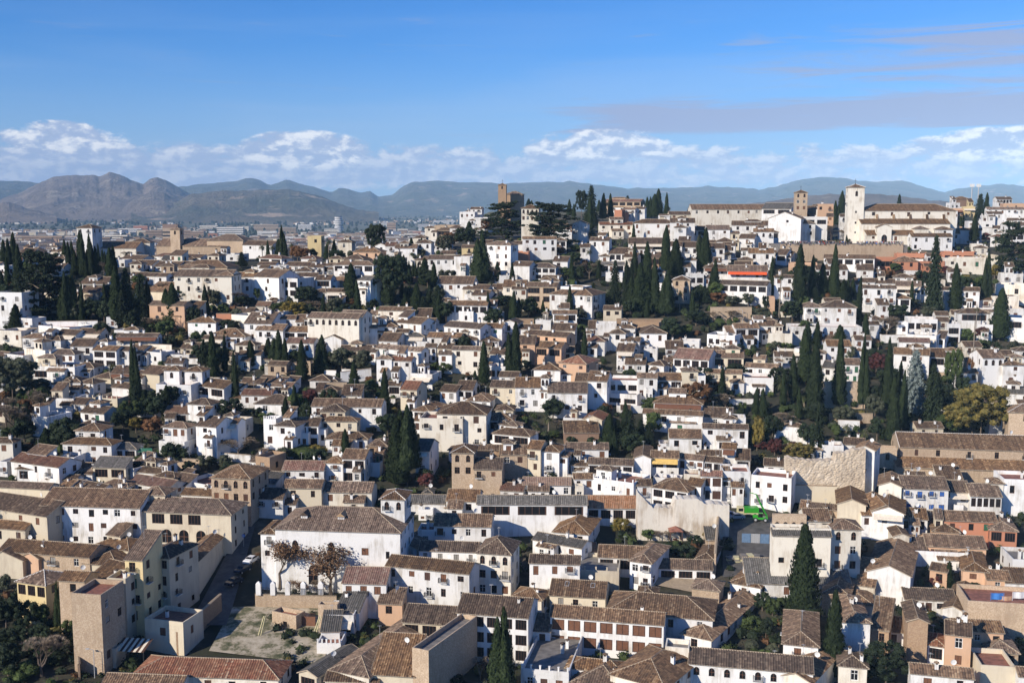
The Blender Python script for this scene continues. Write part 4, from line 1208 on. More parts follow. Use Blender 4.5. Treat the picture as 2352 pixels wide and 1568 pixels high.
TREES = r'''
@ 0 1
C 35 850 640 55
C 85 880 630 50
C 125 860 575 60
C 175 1100 690 90
C 600 890 640 50
C 640 930 660 50
C 668 900 650 45
C 735 970 560 60
C 768 990 575 60
C 692 980 740 65
C 845 980 590 85
C 885 970 700 50
C 912 950 680 35
C 942 900 730 35
C 970 900 745 30
C 1020 990 715 80
C 1048 980 700 60
C 800 940 730 40
L 400 1340 735 400 |huge umbrella-shaped cedar rising behind the cypresses at left|the huge umbrella cedar
D 520 1300 960 210
C 622 1400 930 110
C 690 1390 980 80
C 745 1380 1030 75
C 575 1400 1100 80
C 145 1480 1230 110 |dark cypress standing alone below the white cube house at left
C 20 1120 920 50
C 75 1080 800 50
C 330 1400 1230 110
G 840 1380 1180 160
G 1000 1250 1150 120
D 1180 1400 860 190
D 1290 1400 920 170
C 1350 1370 1010 110
C 1080 1420 890 120
D 1130 1440 1080 150
G 960 1400 1220 120
C 1590 1440 1040 130
C 1530 1430 1090 100
C 1640 1430 1170 100
C 1890 1330 1045 78 |slim cypress before the large cream residence|the slim cypress by the residence
C 2132 1250 1130 55
T 1960 1270 1090 120
Y 1775 1280 1190 90
P 1530 1500 1310 170
P 1650 1570 1455 130
P 2050 1250 1160 60
B 1670 1230 1090 130
N 2200 1240 1110 140
B 2230 1250 1150 150
B 2060 1320 1230 100
N 1400 1480 1340 200
B 1450 1480 1370 140
D 2220 890 740 120
B 2050 800 740 90
B 940 1560 1400 130
C 1880 1600 1470 80
C 2070 1610 1470 50
B 1560 1620 1520 100
G 1050 1600 1490 90
C 2290 615 520 50
D 430 760 660 60
N 960 970 830 90
N 1150 830 740 110
N 1500 1180 1010 110
C 530 880 800 60
B 400 1460 1400 60
D 20 1000 930 60
B 1020 1180 1130 100
N 1270 800 740 60
B 1750 1420 1290 170
B 1830 1350 1260 110
B 700 1390 1200 140
@ 1 1
C 205 700 515 60
C 255 820 505 80
P 60 780 590 85
P 150 770 595 85
P 240 820 600 85
P 330 810 650 80
P 595 800 605 85
P 670 825 615 85
C 660 700 550 45
C 720 720 535 50
C 650 820 680 50
A 380 720 590 130
G 1100 710 375 190 |tall broad dark tree standing above the distant city|the tall broad tree
C 1180 660 500 50
C 925 650 560 25
A 980 670 610 70
B 770 720 650 100
B 740 840 730 150
A 420 740 620 150
C 1425 600 455 60
C 1487 590 485 35
C 1520 560 440 35
C 1558 540 460 35
C 1585 540 485 30
B 1640 620 530 180
B 1740 770 590 160
C 1955 545 380 75
C 1847 490 395 45
P 2025 460 370 50
G 1920 720 520 190
A 1790 720 570 120
B 2080 620 550 140
L 2290 640 290 300 560 |great cedar just below the crest church|the cedar below the crest church
C 2060 1040 590 180 |conical cypress beside the three-storey white house|the conical cypress
N 2180 1030 870 120
A 2130 420 300 130
G 1240 1250 760 330 |massive dark cedar at the middle of the hillside|the massive dark cedar
C 1215 1240 905 110
C 880 1250 865 130 |leaning cypress by the three-arched brick pavilion|the leaning cypress
C 1380 1250 1065 65
C 1475 1320 1040 110
C 1550 1060 810 100
B 1490 860 720 140
C 1360 980 780 50
C 1410 980 830 25
C 1440 980 835 25
C 1465 980 835 25
C 1490 970 840 25
C 1735 960 870 18
C 1755 960 870 18
C 1775 960 870 18
C 1700 960 870 18
C 1680 960 850 18
D 1600 1330 1040 130
D 1670 1350 1030 160
C 1640 1100 850 60
G 450 1240 1060 230 |round dark green tree below the stacked balconies|the round dark tree
B 310 1240 1150 60
Y 350 1400 1200 240
B 230 1340 1210 200
N 560 1300 1200 200
A 850 1270 1170 160
Y 985 1310 1230 80
B 1070 1290 1180 100
A 700 1260 1180 80
C 590 1580 1325 90 |cypress standing before the arcaded cream house
C 150 1600 1470 90
C 235 1600 1460 80
C 2135 1380 1115 42
C 2345 1380 1160 40
G 2270 1290 1140 180
B 2080 1310 1260 100
B 1790 1360 1280 110
D 1540 1350 1140 120
B 1120 1340 1250 100
P 1000 1330 1220 90
N 120 1140 1010 80
B 190 1180 1100 150
A 180 1200 1160 120
B 10 1200 1080 60
B 1350 1050 930 130
C 2220 1020 840 60
B 1380 870 790 80
B 870 730 640 70
B 500 820 720 120
B 1930 640 560 120
D 30 760 700 60
C 110 760 570 35
@ 2 1
C 50 430 205 60
C 150 310 170 60
C 180 310 185 40
L 340 560 160 380 512 |great layered cedar right of the yellow villa tower|the great layered cedar
C 528 420 270 40
C 568 430 310 35
G 640 440 180 110
D 725 460 125 150 |tallest black-green conifer on the crest skyline|the tallest skyline conifer
C 715 560 270 60
C 680 560 400 50
C 755 520 400 75
C 835 455 218 60
C 905 450 220 50
C 800 330 200 45
D 955 335 215 60
D 1065 340 158 90
D 1200 320 245 45
C 1240 440 250 50
C 1270 440 250 45
C 1310 440 225 90
C 1345 430 180 70
C 1418 430 212 40
D 1625 340 280 60
P 1448 350 275 40
P 735 680 500 160 |round short palm with orange fruit beside a white villa|the round orange-fruited palm
P 710 850 700 90
P 990 680 590 110
C 1117 640 490 30
C 883 640 560 18
B 1470 640 540 90
B 800 810 720 90
B 1850 480 410 190
Y 1940 500 420 90
A 1750 500 400 130
G 570 870 750 120
B 590 740 680 100
C 1130 960 665 50
C 1245 1080 665 90
C 1410 960 520 90
C 1500 980 640 120
C 1530 980 750 90
D 1100 1010 800 70
D 1045 1280 800 100
C 1170 1310 860 130
C 1090 1300 980 90
C 1320 1330 810 80
C 1400 1330 920 140
C 1310 1300 960 90
C 1430 1320 1000 110
C 1230 1310 940 120
D 940 1260 800 140
B 870 1230 1120 140
B 1715 880 600 60
C 1715 930 600 50
C 1785 930 540 90
C 1745 930 640 70
C 1860 1160 820 70
C 1835 1160 900 60
P 1540 1300 1085 90
N 1980 860 740 90
B 2050 640 590 90
H 420 1080 1000 20
H 540 1080 1000 60
B 510 990 890 150
N 710 990 840 130
B 790 970 850 140
B 640 960 870 110
N 390 1290 1150 110
N 520 1290 1160 90
N 700 1290 1160 110
P 90 1320 1160 130
B 190 1310 1220 120
C 15 1400 1110 60
C 60 1380 1170 50
C 285 1330 1190 35
B 620 1500 1410 140
B 1470 1560 1350 170
G 1690 1420 1290 220
N 1850 1400 1280 160
N 1980 1400 1270 190
B 1810 1310 1240 60
C 2145 1370 1250 45
A 1900 1230 1120 150
B 2030 1240 1150 140
B 2170 1250 1130 110
A 2230 1200 1050 140
B 2330 1300 1150 60
B 1600 1500 1410 120
A 2080 1180 1080 60
B 1720 1200 1060 120
B 1690 1230 1090 80
D 1770 1220 1050 120
Y 2150 860 810 100
B 1910 1080 1000 80
A 420 770 700 150
B 350 740 640 90
A 1545 1600 1530 50
@ 3 1
C 610 510 285 45
C 672 400 195 60
C 640 510 320 50
D 995 280 175 50
C 1115 280 195 35
D 1168 280 200 40
C 1205 280 100 45
C 1240 280 180 50
D 1080 280 210 40
B 1310 290 235 90
D 1375 290 225 40
D 1530 280 225 40
D 1600 290 215 60
B 1480 290 255 60
B 500 390 320 130
D 1945 450 205 130 |broad dark conifer group high on the right slope
C 2000 450 215 50
C 2085 320 200 60
D 2140 420 350 80
C 2243 320 255 20
D 2330 320 210 90
C 1890 670 410 70 |cypress between the white houses right of the church|the cypress right of the church
C 1770 520 360 60
G 1820 480 400 90
L 2230 1000 470 260 |giant pale conifer at the right edge above the terraces|the giant right-edge conifer
C 25 1190 800 60
C 285 1220 690 110 |tall cypress left of the cypress row below the lookout|the tall cypress left of the row
C 395 1190 790 65
C 505 1150 855 85
C 608 1180 690 75
C 450 960 900 25
D 430 1200 1060 100
C 700 1180 1000 60
C 690 1200 1010 90
C 730 1170 990 40
C 775 1170 990 50
C 560 1150 960 50
C 650 1160 1020 50
C 824 1390 980 55
D 1520 1330 555 190 |giant spiky cypress towering before the white house by the church|the giant spiky cypress
C 1316 1250 1015 40
C 1722 1300 860 95
C 1993 1280 745 120
C 2120 1560 1090 150
P 100 1360 930 100
B 220 1400 1190 200
N 1090 1540 1330 180
P 1905 1560 1240 70
C 890 1600 1320 75
C 660 1640 1420 110
C 445 1640 1390 70
C 360 1640 1390 80
N 290 640 520 90
N 370 640 530 120
N 480 620 500 90
N 580 640 500 90
N 740 640 510 90
N 900 650 550 90
N 1020 650 540 90
N 1145 650 490 110
N 690 640 540 80
A 1080 990 910 230
A 1000 990 930 120
R 1650 960 880 120
Y 1830 1040 960 120
A 1380 1010 940 150
B 1900 1040 960 130
Y 2080 1000 860 80
R 1995 660 570 90
P 2090 720 600 90
A 2060 1240 1140 120
R 2190 1260 1140 130
B 1720 1250 1180 100
B 1350 1240 1180 110
B 870 1400 1350 60
R 1950 1560 1430 120
B 1840 1600 1450 110
B 1480 1360 1250 110
B 1700 1560 1480 90
B 60 1600 1520 110
B 1700 1370 1320 70
P 1215 1000 920 60
B 1760 1070 960 110
B 2230 1260 1170 80
@ 0 2
B 120 560 130 440 |huge very dark round tree at the left edge|the huge dark round tree
B 360 480 340 200
N 150 900 560 320 |large bare grey-brown tree at the left edge|the large bare tree
N 320 780 430 180
A 40 640 450 130
A 250 700 520 130
N 60 800 480 150
C 1255 560 -20 100 |tallest slim cypress among the white houses at left|the tallest slim cypress at left
C 1965 340 -90 90
C 2068 290 -60 50
C 2170 560 80 85
C 2310 240 -10 80
G 1845 200 30 150
D 1870 220 -40 110
B 1890 200 90 100
P 1040 260 160 130
P 2170 320 210 160
G 560 980 690 210
C 430 1000 790 110
D 530 1000 720 130
C 650 920 700 80
B 1430 560 450 130
B 1330 640 520 250
R 1240 620 540 130
B 1340 520 440 90
Y 1860 510 420 120
Y 1955 520 420 80
B 1660 590 540 90
P 1500 780 655 100
A 1400 870 690 180
Y 1250 830 690 110
B 2110 720 520 230
N 2100 700 570 210
N 2190 1060 870 250
B 1730 1240 1090 130 |round conical green shrub tree left of the four-arched brick house
B 1900 1170 1040 160
B 2060 1160 1040 130
H 1360 1080 1020 210
R 160 1010 920 90
B 150 1000 910 130
B 1270 1180 1090 180
Y 820 1260 1225 120
B 60 980 920 110
A 1520 600 540 60
B 2330 700 620 80
R 1900 200 170 80
B 1500 240 180 90
N 2320 420 320 60
@ 1 2
C 190 220 -110 160
C 110 190 -30 80
C 600 305 -60 145 |stout cypress behind the white garden wall, centre left|the stout cypress
C 427 370 -10 92
G 350 200 80 100
T 790 290 50 200
T 985 290 80 190
B 720 260 160 110
C 905 520 190 95
C 1185 650 250 80 |slim pointed cypress right of the long brown-loggia house
C 1300 1330 700 190
C 1390 1330 565 220 |big three-stemmed cypress clump at the centre|the big centre cypress clump
C 1330 1300 620 150
B 1210 870 660 190
B 240 1110 970 155 |clipped round tree above the bright red roof|the clipped round tree
B 1060 850 780 90
R 490 600 440 160
B 400 640 560 70
C 413 1100 1020 38
H 440 1040 960 200
Y 570 1040 950 150
Y 860 970 890 120
R 1560 1360 1200 150
C 2010 490 270 70
C 2095 400 0 90
C 2340 350 -80 120
B 1700 460 360 130
N 1850 260 180 150
B 1700 300 190 190
B 1150 380 310 90
B 1070 460 350 130
P 1030 540 480 110
B 1260 620 560 80
N 330 330 260 120
B 760 350 290 60
B 30 700 600 80
B 100 720 650 130
B 560 560 510 50
B 1560 240 180 100
B 1930 350 310 90
A 1050 400 320 80
B 980 520 450 120
B 1240 420 330 60
B 1400 1390 1340 80
@ 2 2
C 25 350 -170 110
D 1070 990 590 250
C 890 980 660 110
B 1300 880 640 150
D 1180 900 700 130
B 1210 1000 880 140
D 970 900 700 150
A 1690 670 370 290 |rust-orange feathery tree below the dilapidated house|the rust-orange tree
A 1880 470 370 110
N 1960 640 470 200
B 1880 690 590 110
Y 2250 1010 700 110 |bright yellow slender autumn tree|the bright yellow tree
C 2235 690 420 65
C 2310 710 430 70
P 335 830 640 140
P 230 880 740 110
B 390 880 820 110
B 110 760 690 80
B 1080 350 250 110
P 1230 290 220 60
B 130 250 170 100
B 2060 110 20 120
B 2190 140 60 110
B 1780 990 900 90
R 2290 1000 900 130
B 370 1260 1180 110
B 550 960 870 90
R 600 830 740 110
A 870 660 560 100
B 830 690 590 110
B 1020 1000 940 80
B 200 1500 1500 10
B 1340 520 470 60
B 2120 640 560 80
N 410 800 720 110
B 2330 960 830 80
B 160 880 830 90
@ 3 2
C 345 390 -110 130
C 420 690 -20 130 |very tall double cypress at right|the very tall double cypress
C 650 620 -60 105
C 235 560 120 85
C 285 720 430 60
C 872 610 -70 115
C 1088 660 -30 85
C 1225 820 260 100
C 1145 940 330 110 |tall cypress directly left of the brown brick church|the cypress by the brick church
C 1205 560 180 60
S 1330 700 30 250 |pale blue-grey spruce among dark cypresses|the blue-grey spruce
D 1510 800 160 210
D 455 1080 530 170
B 1700 500 60 150
M 1950 900 370 480 |broad olive and gold tree behind the brown brick church|the olive and gold tree
M 1750 860 560 280
P 120 560 280 220 |broad feathery palm right of the ruin garden|the broad feathery palm
P 330 620 470 120
P 1010 120 -10 70
P 1215 200 80 70
M 290 1110 930 270
R 210 1000 920 130
R 990 310 110 150
R 60 1060 890 120
A 1900 330 140 140
N 150 780 640 150
T 980 720 490 160
B 1000 900 700 130
C 1060 900 780 60
P 720 830 730 110
P 880 900 790 120
B 1330 780 690 150
B 1420 780 680 90
B 1570 800 680 140
B 800 660 620 90
B 60 80 0 100
B 170 90 10 110
R 1840 90 0 110
B 1950 80 -20 100
B 2250 110 0 110
R 1320 20 0 80
B 540 90 30 100
B 940 330 310 120
B 1640 700 500 120
C 1310 700 600 50
P 1200 1000 950 10
T 740 190 40 90
B 2200 560 500 60
D 1560 450 270 120
C 1510 310 160 60
@ 0 3
B 60 1100 740 240
B 250 1110 810 200
C 540 1080 610 95 |dark cypress against the yellow pavilion house and windowless block|the lower-left cypress
B 380 1060 840 160
B 640 1150 980 120
B 130 1250 1040 260
B 400 1270 1020 230
N 380 1540 1130 400 |pale leafless spreading tree at the lower left|the pale leafless tree
B 80 1530 1180 260
B 200 1560 1380 280
B 500 1400 1290 200
B 620 1290 1180 120
R 1600 1040 960 110
N 460 240 160 60
Y 480 830 740 80
B 40 760 560 110
R 600 520 460 110
B 230 230 190 70
@ 1 3
E 220 700 200 340 |autumn tree with brown leaves at the left end of the church wall
E 440 690 230 300 |autumn tree with pale sparse leaves in front of the church wall
E 690 760 210 420 |largest brown autumn tree before the church door|the largest church-yard tree
E 370 800 610 170
N 570 790 590 110
C 2265 1760 815 250 |big foreground cypress in front of the galleried house|the big foreground cypress
N 2060 1560 1310 180
B 1850 1600 1500 160
E 20 460 360 60
N 1200 1700 1600 100
@ 2 3
Y 1010 190 45 160
B 1250 250 150 110
N 1360 260 160 130
N 1440 250 160 120
N 1610 250 160 110
Y 1780 230 165 80
B 1680 330 210 130
B 1500 380 310 130
B 1590 410 300 200
B 1430 410 360 90
B 1620 1600 1460 10
R 1500 290 240 70
N 1280 300 260 60
B 2300 900 730 150
B 2200 1130 940 170
B 2330 1180 950 120
B 2320 1340 1270 130
B 1350 1600 1450 110
B 2150 1000 890 120
B 980 280 240 70
B 20 560 540 20
@ 3 3
C 320 1050 70 265 |biggest cypress, in front of the cream palace house|the biggest cypress
C 590 1540 670 180 |slim tall cypress at lower right of the biggest cypress|the slim lower-right cypress
C 545 1540 1000 130
B 1080 1640 1160 430 |dark spreading tree at the bottom right|the dark spreading tree
B 40 960 790 120
B 100 1230 1100 110
B 30 1300 1200 110
B 140 940 840 110
C 1658 700 440 85
C 790 1600 1350 110
C 1320 1650 1450 60
R 1550 680 560 150
R 1900 740 590 120
B 1890 770 640 110
B 1560 420 370 70
B 1700 440 390 70
B 1780 470 420 70
B 2200 280 220 60
Y 1850 220 170 40
B 1730 210 180 70
B 2030 240 220 60
B 2330 420 370 80
N 250 1040 830 100
B 1740 720 660 70
'''
# ------------------------------------------------------------------ vegetation
def leafcard(b, p, s, rg, mi=0, up=None):
    a = rg.uniform(0, 6.283); t = rg.uniform(-.9, .9)
    d = Vector((math.cos(a) * math.cos(t), math.sin(a) * math.cos(t), math.sin(t)))
    if up: d = (d * .7 + up).normalized()
    q = d.cross(Vector((rg.uniform(-1, 1), rg.uniform(-1, 1), rg.uniform(-1, 1)))).normalized()
    d *= s; q *= s * rg.uniform(.5, .9)
    b.face([p - d - q * .6, p + d * .2 - q, p + d, p + q], mi)
def blob(b, c, r, rg, mi=0, n=9, m=6, sq=1.0, jag=.18):
    ph = rg.uniform(0, 9); rows = []
    for i in range(m + 1):
        th = math.pi * i / m; row = []
        for k in range(n):
            a = 2 * math.pi * k / n + ph; rr = r * (1 + rg.uniform(-jag, jag))
            row.append(Vector((c[0] + rr * math.sin(th) * math.cos(a), c[1] + rr * math.sin(th) * math.sin(a), c[2] + rr * sq * math.cos(th))))
        rows.append(row)
    for i in range(m):
        for k in range(n): b.face([rows[i][k], rows[i + 1][k], rows[i + 1][(k + 1) % n], rows[i][(k + 1) % n]], mi)
def cypress_mesh(seed, spiky=0.0, cards=3200):
    rg = random.Random(seed); b = MB()     # height 1, width 1 (radius .5)
    ph = [rg.uniform(0, 6.28) for _ in range(6)]
    top = rg.uniform(.9, 1.2)
    def rad(z, a):
        base = (min(1, z / .16 + .45)) * (max(0.0, 1 - z) ** .62) * 1.02
        base *= (1 + .10 * math.sin(5 * a + ph[0] + 9 * z) + .12 * math.sin(2 * a + ph[1] + 13 * z) + .09 * math.sin(3 * a + ph[2] - 21 * z) + .06 * math.sin(34 * z + ph[3] + a))
        return .5 * base * (1 + spiky * math.sin(60 * z + 3 * a + ph[4]))
    m, n = 26, 12
    rows = [[Vector((rad(.03 + .95 * i / m, 2 * math.pi * k / n) * .86 * math.cos(2 * math.pi * k / n), rad(.03 + .95 * i / m, 2 * math.pi * k / n) * .86 * math.sin(2 * math.pi * k / n), .03 + .95 * i / m)) for k in range(n)] for i in range(m + 1)]
    for i in range(m):
        for k in range(n): b.face([rows[i][k], rows[i][(k + 1) % n], rows[i + 1][(k + 1) % n], rows[i + 1][k]])
    b.face(rows[0][::-1]); b.face(rows[-1])
    for _ in range(cards):
        z = 1 - rg.random() ** .75; z = min(.995, .02 + .98 * z); a = rg.uniform(0, 6.283); r = rad(z, a) * rg.uniform(.82, 1.12)
        p = Vector((r * math.cos(a), r * math.sin(a), z)); w = rg.uniform(.03, .06); hh = rg.uniform(.010, .022)
        t = Vector((-math.sin(a), math.cos(a), 0)); o = Vector((math.cos(a), math.sin(a), 0))
        j = rg.uniform(-.8, .8); t2 = (t + o * j).normalized() * w
        b.face([p - t2, p + t2, p + t2 * .3 + Vector((0, 0, hh * 2)) + o * w * rg.uniform(.2, .9)], 0)
    return b.mesh('crown', ['lf_cypress'])
def crown_mesh(seed, kind, mat='lf_dark'):
    rg = random.Random(seed); b = MB(); big = kind == 'Q'; kind = 'B' if big else kind
    if kind == 'B':      # round crown of many clumps, unit height 1, width 1
        cl = []
        for i in range(110 if big else 34):
            a = rg.uniform(0, 6.28); z = rg.uniform(.22, .9); R_ = .5 * math.sqrt(max(0.05, 1 - ((z - .52) / .5) ** 2)); r = R_ * math.sqrt(rg.random()) * .86
            cl.append((r * math.cos(a), r * math.sin(a), z, rg.uniform(.05, .10) if big else rg.uniform(.11, .18)))
        for x, y, z, r in cl:
            blob(b, (x, y, z), r * .72, rg, 0, 8, 6, 1, .28)
            for _ in range(100 if big else 75):
                d = Vector((rg.gauss(0, 1), rg.gauss(0, 1), rg.gauss(0, 1))).normalized()
                leafcard(b, Vector((x, y, z)) + d * r * rg.uniform(.55, 1.25), rg.uniform(.006, .014) if big else rg.uniform(.014, .028), rg)
    elif kind == 'D':    # conifer: tiered drooping branches
        tiers = 16
        for i in range(tiers):
            z = .08 + .88 * i / tiers; R_ = .5 * (1 - z) ** .75 * rg.uniform(.75, 1.15) + .02; nb = max(4, int(12 * (1 - z)) + 2)
            for k in range(nb):
                a = 6.283 * k / nb + rg.uniform(-.3, .3); rr = R_ * rg.uniform(.6, 1.1)
                for q in range(5):
                    f = (q + .6) / 5; c = Vector((rr * f * math.cos(a), rr * f * math.sin(a), z - .05 * f * f + rg.uniform(-.01, .01)))
                    if q < 4: blob(b, c, .028 + .02 * (1 - z), rg, 0, 5, 3, .5)
                    for _ in range(8): leafcard(b, c + Vector((rg.gauss(0, .03), rg.gauss(0, .03), rg.gauss(0, .014))), rg.uniform(.012, .026), rg)
    elif kind == 'L':    # layered cedar with gaps
        for i in range(52):
            z = rg.uniform(.14, .97); a = rg.uniform(0, 6.28); R_ = .5 * (1 - ((z - .45) / .62) ** 2 if z > .45 else .9); rr = R_ * rg.uniform(.35, .95); L_ = rg.uniform(.1, .2)
            c0 = Vector((rr * math.cos(a), rr * math.sin(a), z))
            for _ in range(8):
                c = c0 + Vector((rg.uniform(-L_, L_), rg.uniform(-L_, L_), rg.uniform(-.025, .02)))
                blob(b, c, rg.uniform(.028, .05), rg, 0, 6, 3, .6)
                for _ in range(26): leafcard(b, c + Vector((rg.gauss(0, .035), rg.gauss(0, .035), rg.gauss(0, .012))), rg.uniform(.009, .02), rg)
            b.tube([(0, 0, z - .1), c0 * .6 + Vector((0, 0, z * .4 - .02)), c0], [.012, .008, .004], 5, 1)
    elif kind == 'P':    # palm head; trunk apart
        for i in range(46):
            a = rg.uniform(0, 6.283); el = rg.uniform(-.5, 1.3); L_ = rg.uniform(.42, .56); p = Vector((0, 0, 0)); d = Vector((math.cos(a) * math.cos(el), math.sin(a) * math.cos(el), math.sin(el)))
            side = Vector((-math.sin(a), math.cos(a), 0)); prev = p; n = 9
            for k in range(n):
                d = (d + Vector((0, 0, -.19))).normalized(); nx = prev + d * L_ / n
                w = .075 * math.sin(math.pi * (k + 1.2) / (n + 1.6))
                dn = d.cross(side) * .0
                for sg in (-1, 1):
                    for j in range(3):
                        q = prev.lerp(nx, j / 3); b.face([q, q + d * .012, q + side * sg * w + d * .035 - Vector((0, 0, .02))], 0)
                b.face([prev - side * .004, prev + side * .004, nx + side * .003, nx - side * .003], 1); prev = nx
    elif kind in 'NE':
        def br(p, d, L_, r, lv):
            q = p + d * L_; m2 = p.lerp(q, .5) + Vector((rg.gauss(0, .04), rg.gauss(0, .04), rg.gauss(0, .02))) * L_
            b.tube([p, m2, q], [r, r * .8, r * .55], 5 if lv < 2 else 3, 1, cap=False)
            if lv >= (4 if kind == 'E' else 5) - (0 if kind == 'N' else 0):
                if kind == 'E':
                    for _ in range(26): leafcard(b, q + Vector((rg.gauss(0, .05), rg.gauss(0, .05), rg.gauss(0, .04))), rg.uniform(.009, .02), rg, 0)
                else:
                    for _ in range(13):
                        t = (d + Vector((rg.gauss(0, .6), rg.gauss(0, .6), rg.gauss(.1, .5)))).normalized() * rg.uniform(.04, .08); sd = Vector((t.y, -t.x, 0)).normalized() * .0035; b.face([q - sd, q + sd, q + t], 0)
                return
            for i in range(3 if lv else 4):
                a = rg.uniform(0, 6.283); sp = .55 if lv else .75
                nd = (d + Vector((math.cos(a) * sp, math.sin(a) * sp, rg.uniform(-.1, .35)))).normalized(); br(q, nd, L_ * rg.uniform(.62, .82), r * .55, lv + 1)
        br(Vector((0, 0, .0)), Vector((0, 0, 1)), .26, .028, 0)
        xs = [abs(v[0]) for v in b.v] + [abs(v[1]) for v in b.v]; mx = sorted(xs)[int(len(xs) * .95)]; mz = max(v[2] for v in b.v)
        b.v = [(v[0] * .5 / mx, v[1] * .5 / mx, v[2] / mz) for v in b.v]
    elif kind == 'H':
        for _ in range(1500):
            x, y, z = rg.uniform(-.5, .5), rg.uniform(-.5, .5), rg.random() ** .5; leafcard(b, Vector((x, y, z)), rg.uniform(.02, .05), rg)
        b.box(-.46, -.46, 0, .46, .46, .93, 0)
    return b.mesh('crown', [mat, 'bark'])
def cluster(seed):
    rg = random.Random(seed); b = MB(); src = [cypress_mesh(seed * 3 + k, .03, 1500) for k in range(3)]
    for k, me in enumerate(src):
        a = 6.283 * k / 3 + rg.uniform(-.4, .4); s = rg.uniform(.5, .68); dx, dy, h = .2 * math.cos(a), .2 * math.sin(a), (1.0, rg.uniform(.78, .92), rg.uniform(.7, .9))[k]
        for p in me.polygons: b.face([(me.vertices[i].co.x * s + dx * (1 - .4 * me.vertices[i].co.z), me.vertices[i].co.y * s + dy * (1 - .4 * me.vertices[i].co.z), me.vertices[i].co.z * h) for i in p.vertices])
    return b.mesh('crown', ['lf_cypress'])
VAR = {'C': [cypress_mesh(s, .04 * (s % 4)) for s in (1, 2, 3, 4, 5, 6, 7)] + [cluster(21), cluster(22)]}
for k_, ns in (('B', 4), ('D', 3), ('L', 2), ('P', 2), ('N', 3), ('E', 3), ('H', 1), ('Q', 2)): VAR[k_] = [crown_mesh(10 * ns + s + ord(k_), k_) for s in range(ns)]
tb = MB(); tb.tube([(0, 0, -.15), (0, 0, .3), (.01, 0, .7), (0, 0, 1)], [.5, .38, .3, .2], 8); TRUNK = tb.mesh('trunk', ['bark'])
tb = MB(); tb.tube([(0, 0, -.08), (.1, 0, .3), (0, .1, .7), (0, 0, 1)], [.6, .45, .42, .5], 8); PTRUNK = tb.mesh('trunk', ['bark_pale'])
TK = {'C': ('cypress_tree', 'cypress', 'dark narrow cypress', 'C', 'lf_cypress'), 'B': ('broadleaf_tree', 'tree', 'rounded green leafy tree', 'B', 'lf_green'), 'G': ('broadleaf_tree', 'tree', 'dark dense leafy tree', 'B', 'lf_dark'),
      'T': ('olive_tree', 'olive tree', 'grey-green olive tree', 'B', 'lf_olive'), 'D': ('conifer_tree', 'conifer', 'dark tiered conifer', 'D', 'lf_dark'), 'S': ('spruce_tree', 'spruce', 'blue-grey spruce', 'D', 'lf_blue'), 'L': ('cedar_tree', 'cedar', 'layered cedar', 'L', 'lf_dark'),
      'P': ('palm_tree', 'palm', 'palm tree', 'P', 'lf_palm'), 'N': ('bare_tree', 'bare tree', 'leafless grey-brown tree', 'N', 'lf_twig'), 'E': ('autumn_tree', 'autumn tree', 'sparse brown-leaved tree', 'E', 'lf_brown'), 'A': ('autumn_tree', 'autumn tree', 'rust-brown autumn tree', 'B', 'lf_orange'),
      'Y': ('autumn_tree', 'autumn tree', 'yellow-leaved autumn tree', 'B', 'lf_yellow'), 'M': ('autumn_tree', 'autumn tree', 'olive-and-gold leafy tree', 'B', 'lf_mixed'), 'R': ('flowering_bush', 'bush', 'dark red leafy bush', 'B', 'lf_red'), 'H': ('garden_hedge', 'hedge', 'clipped green hedge', 'H', 'lf_green')}
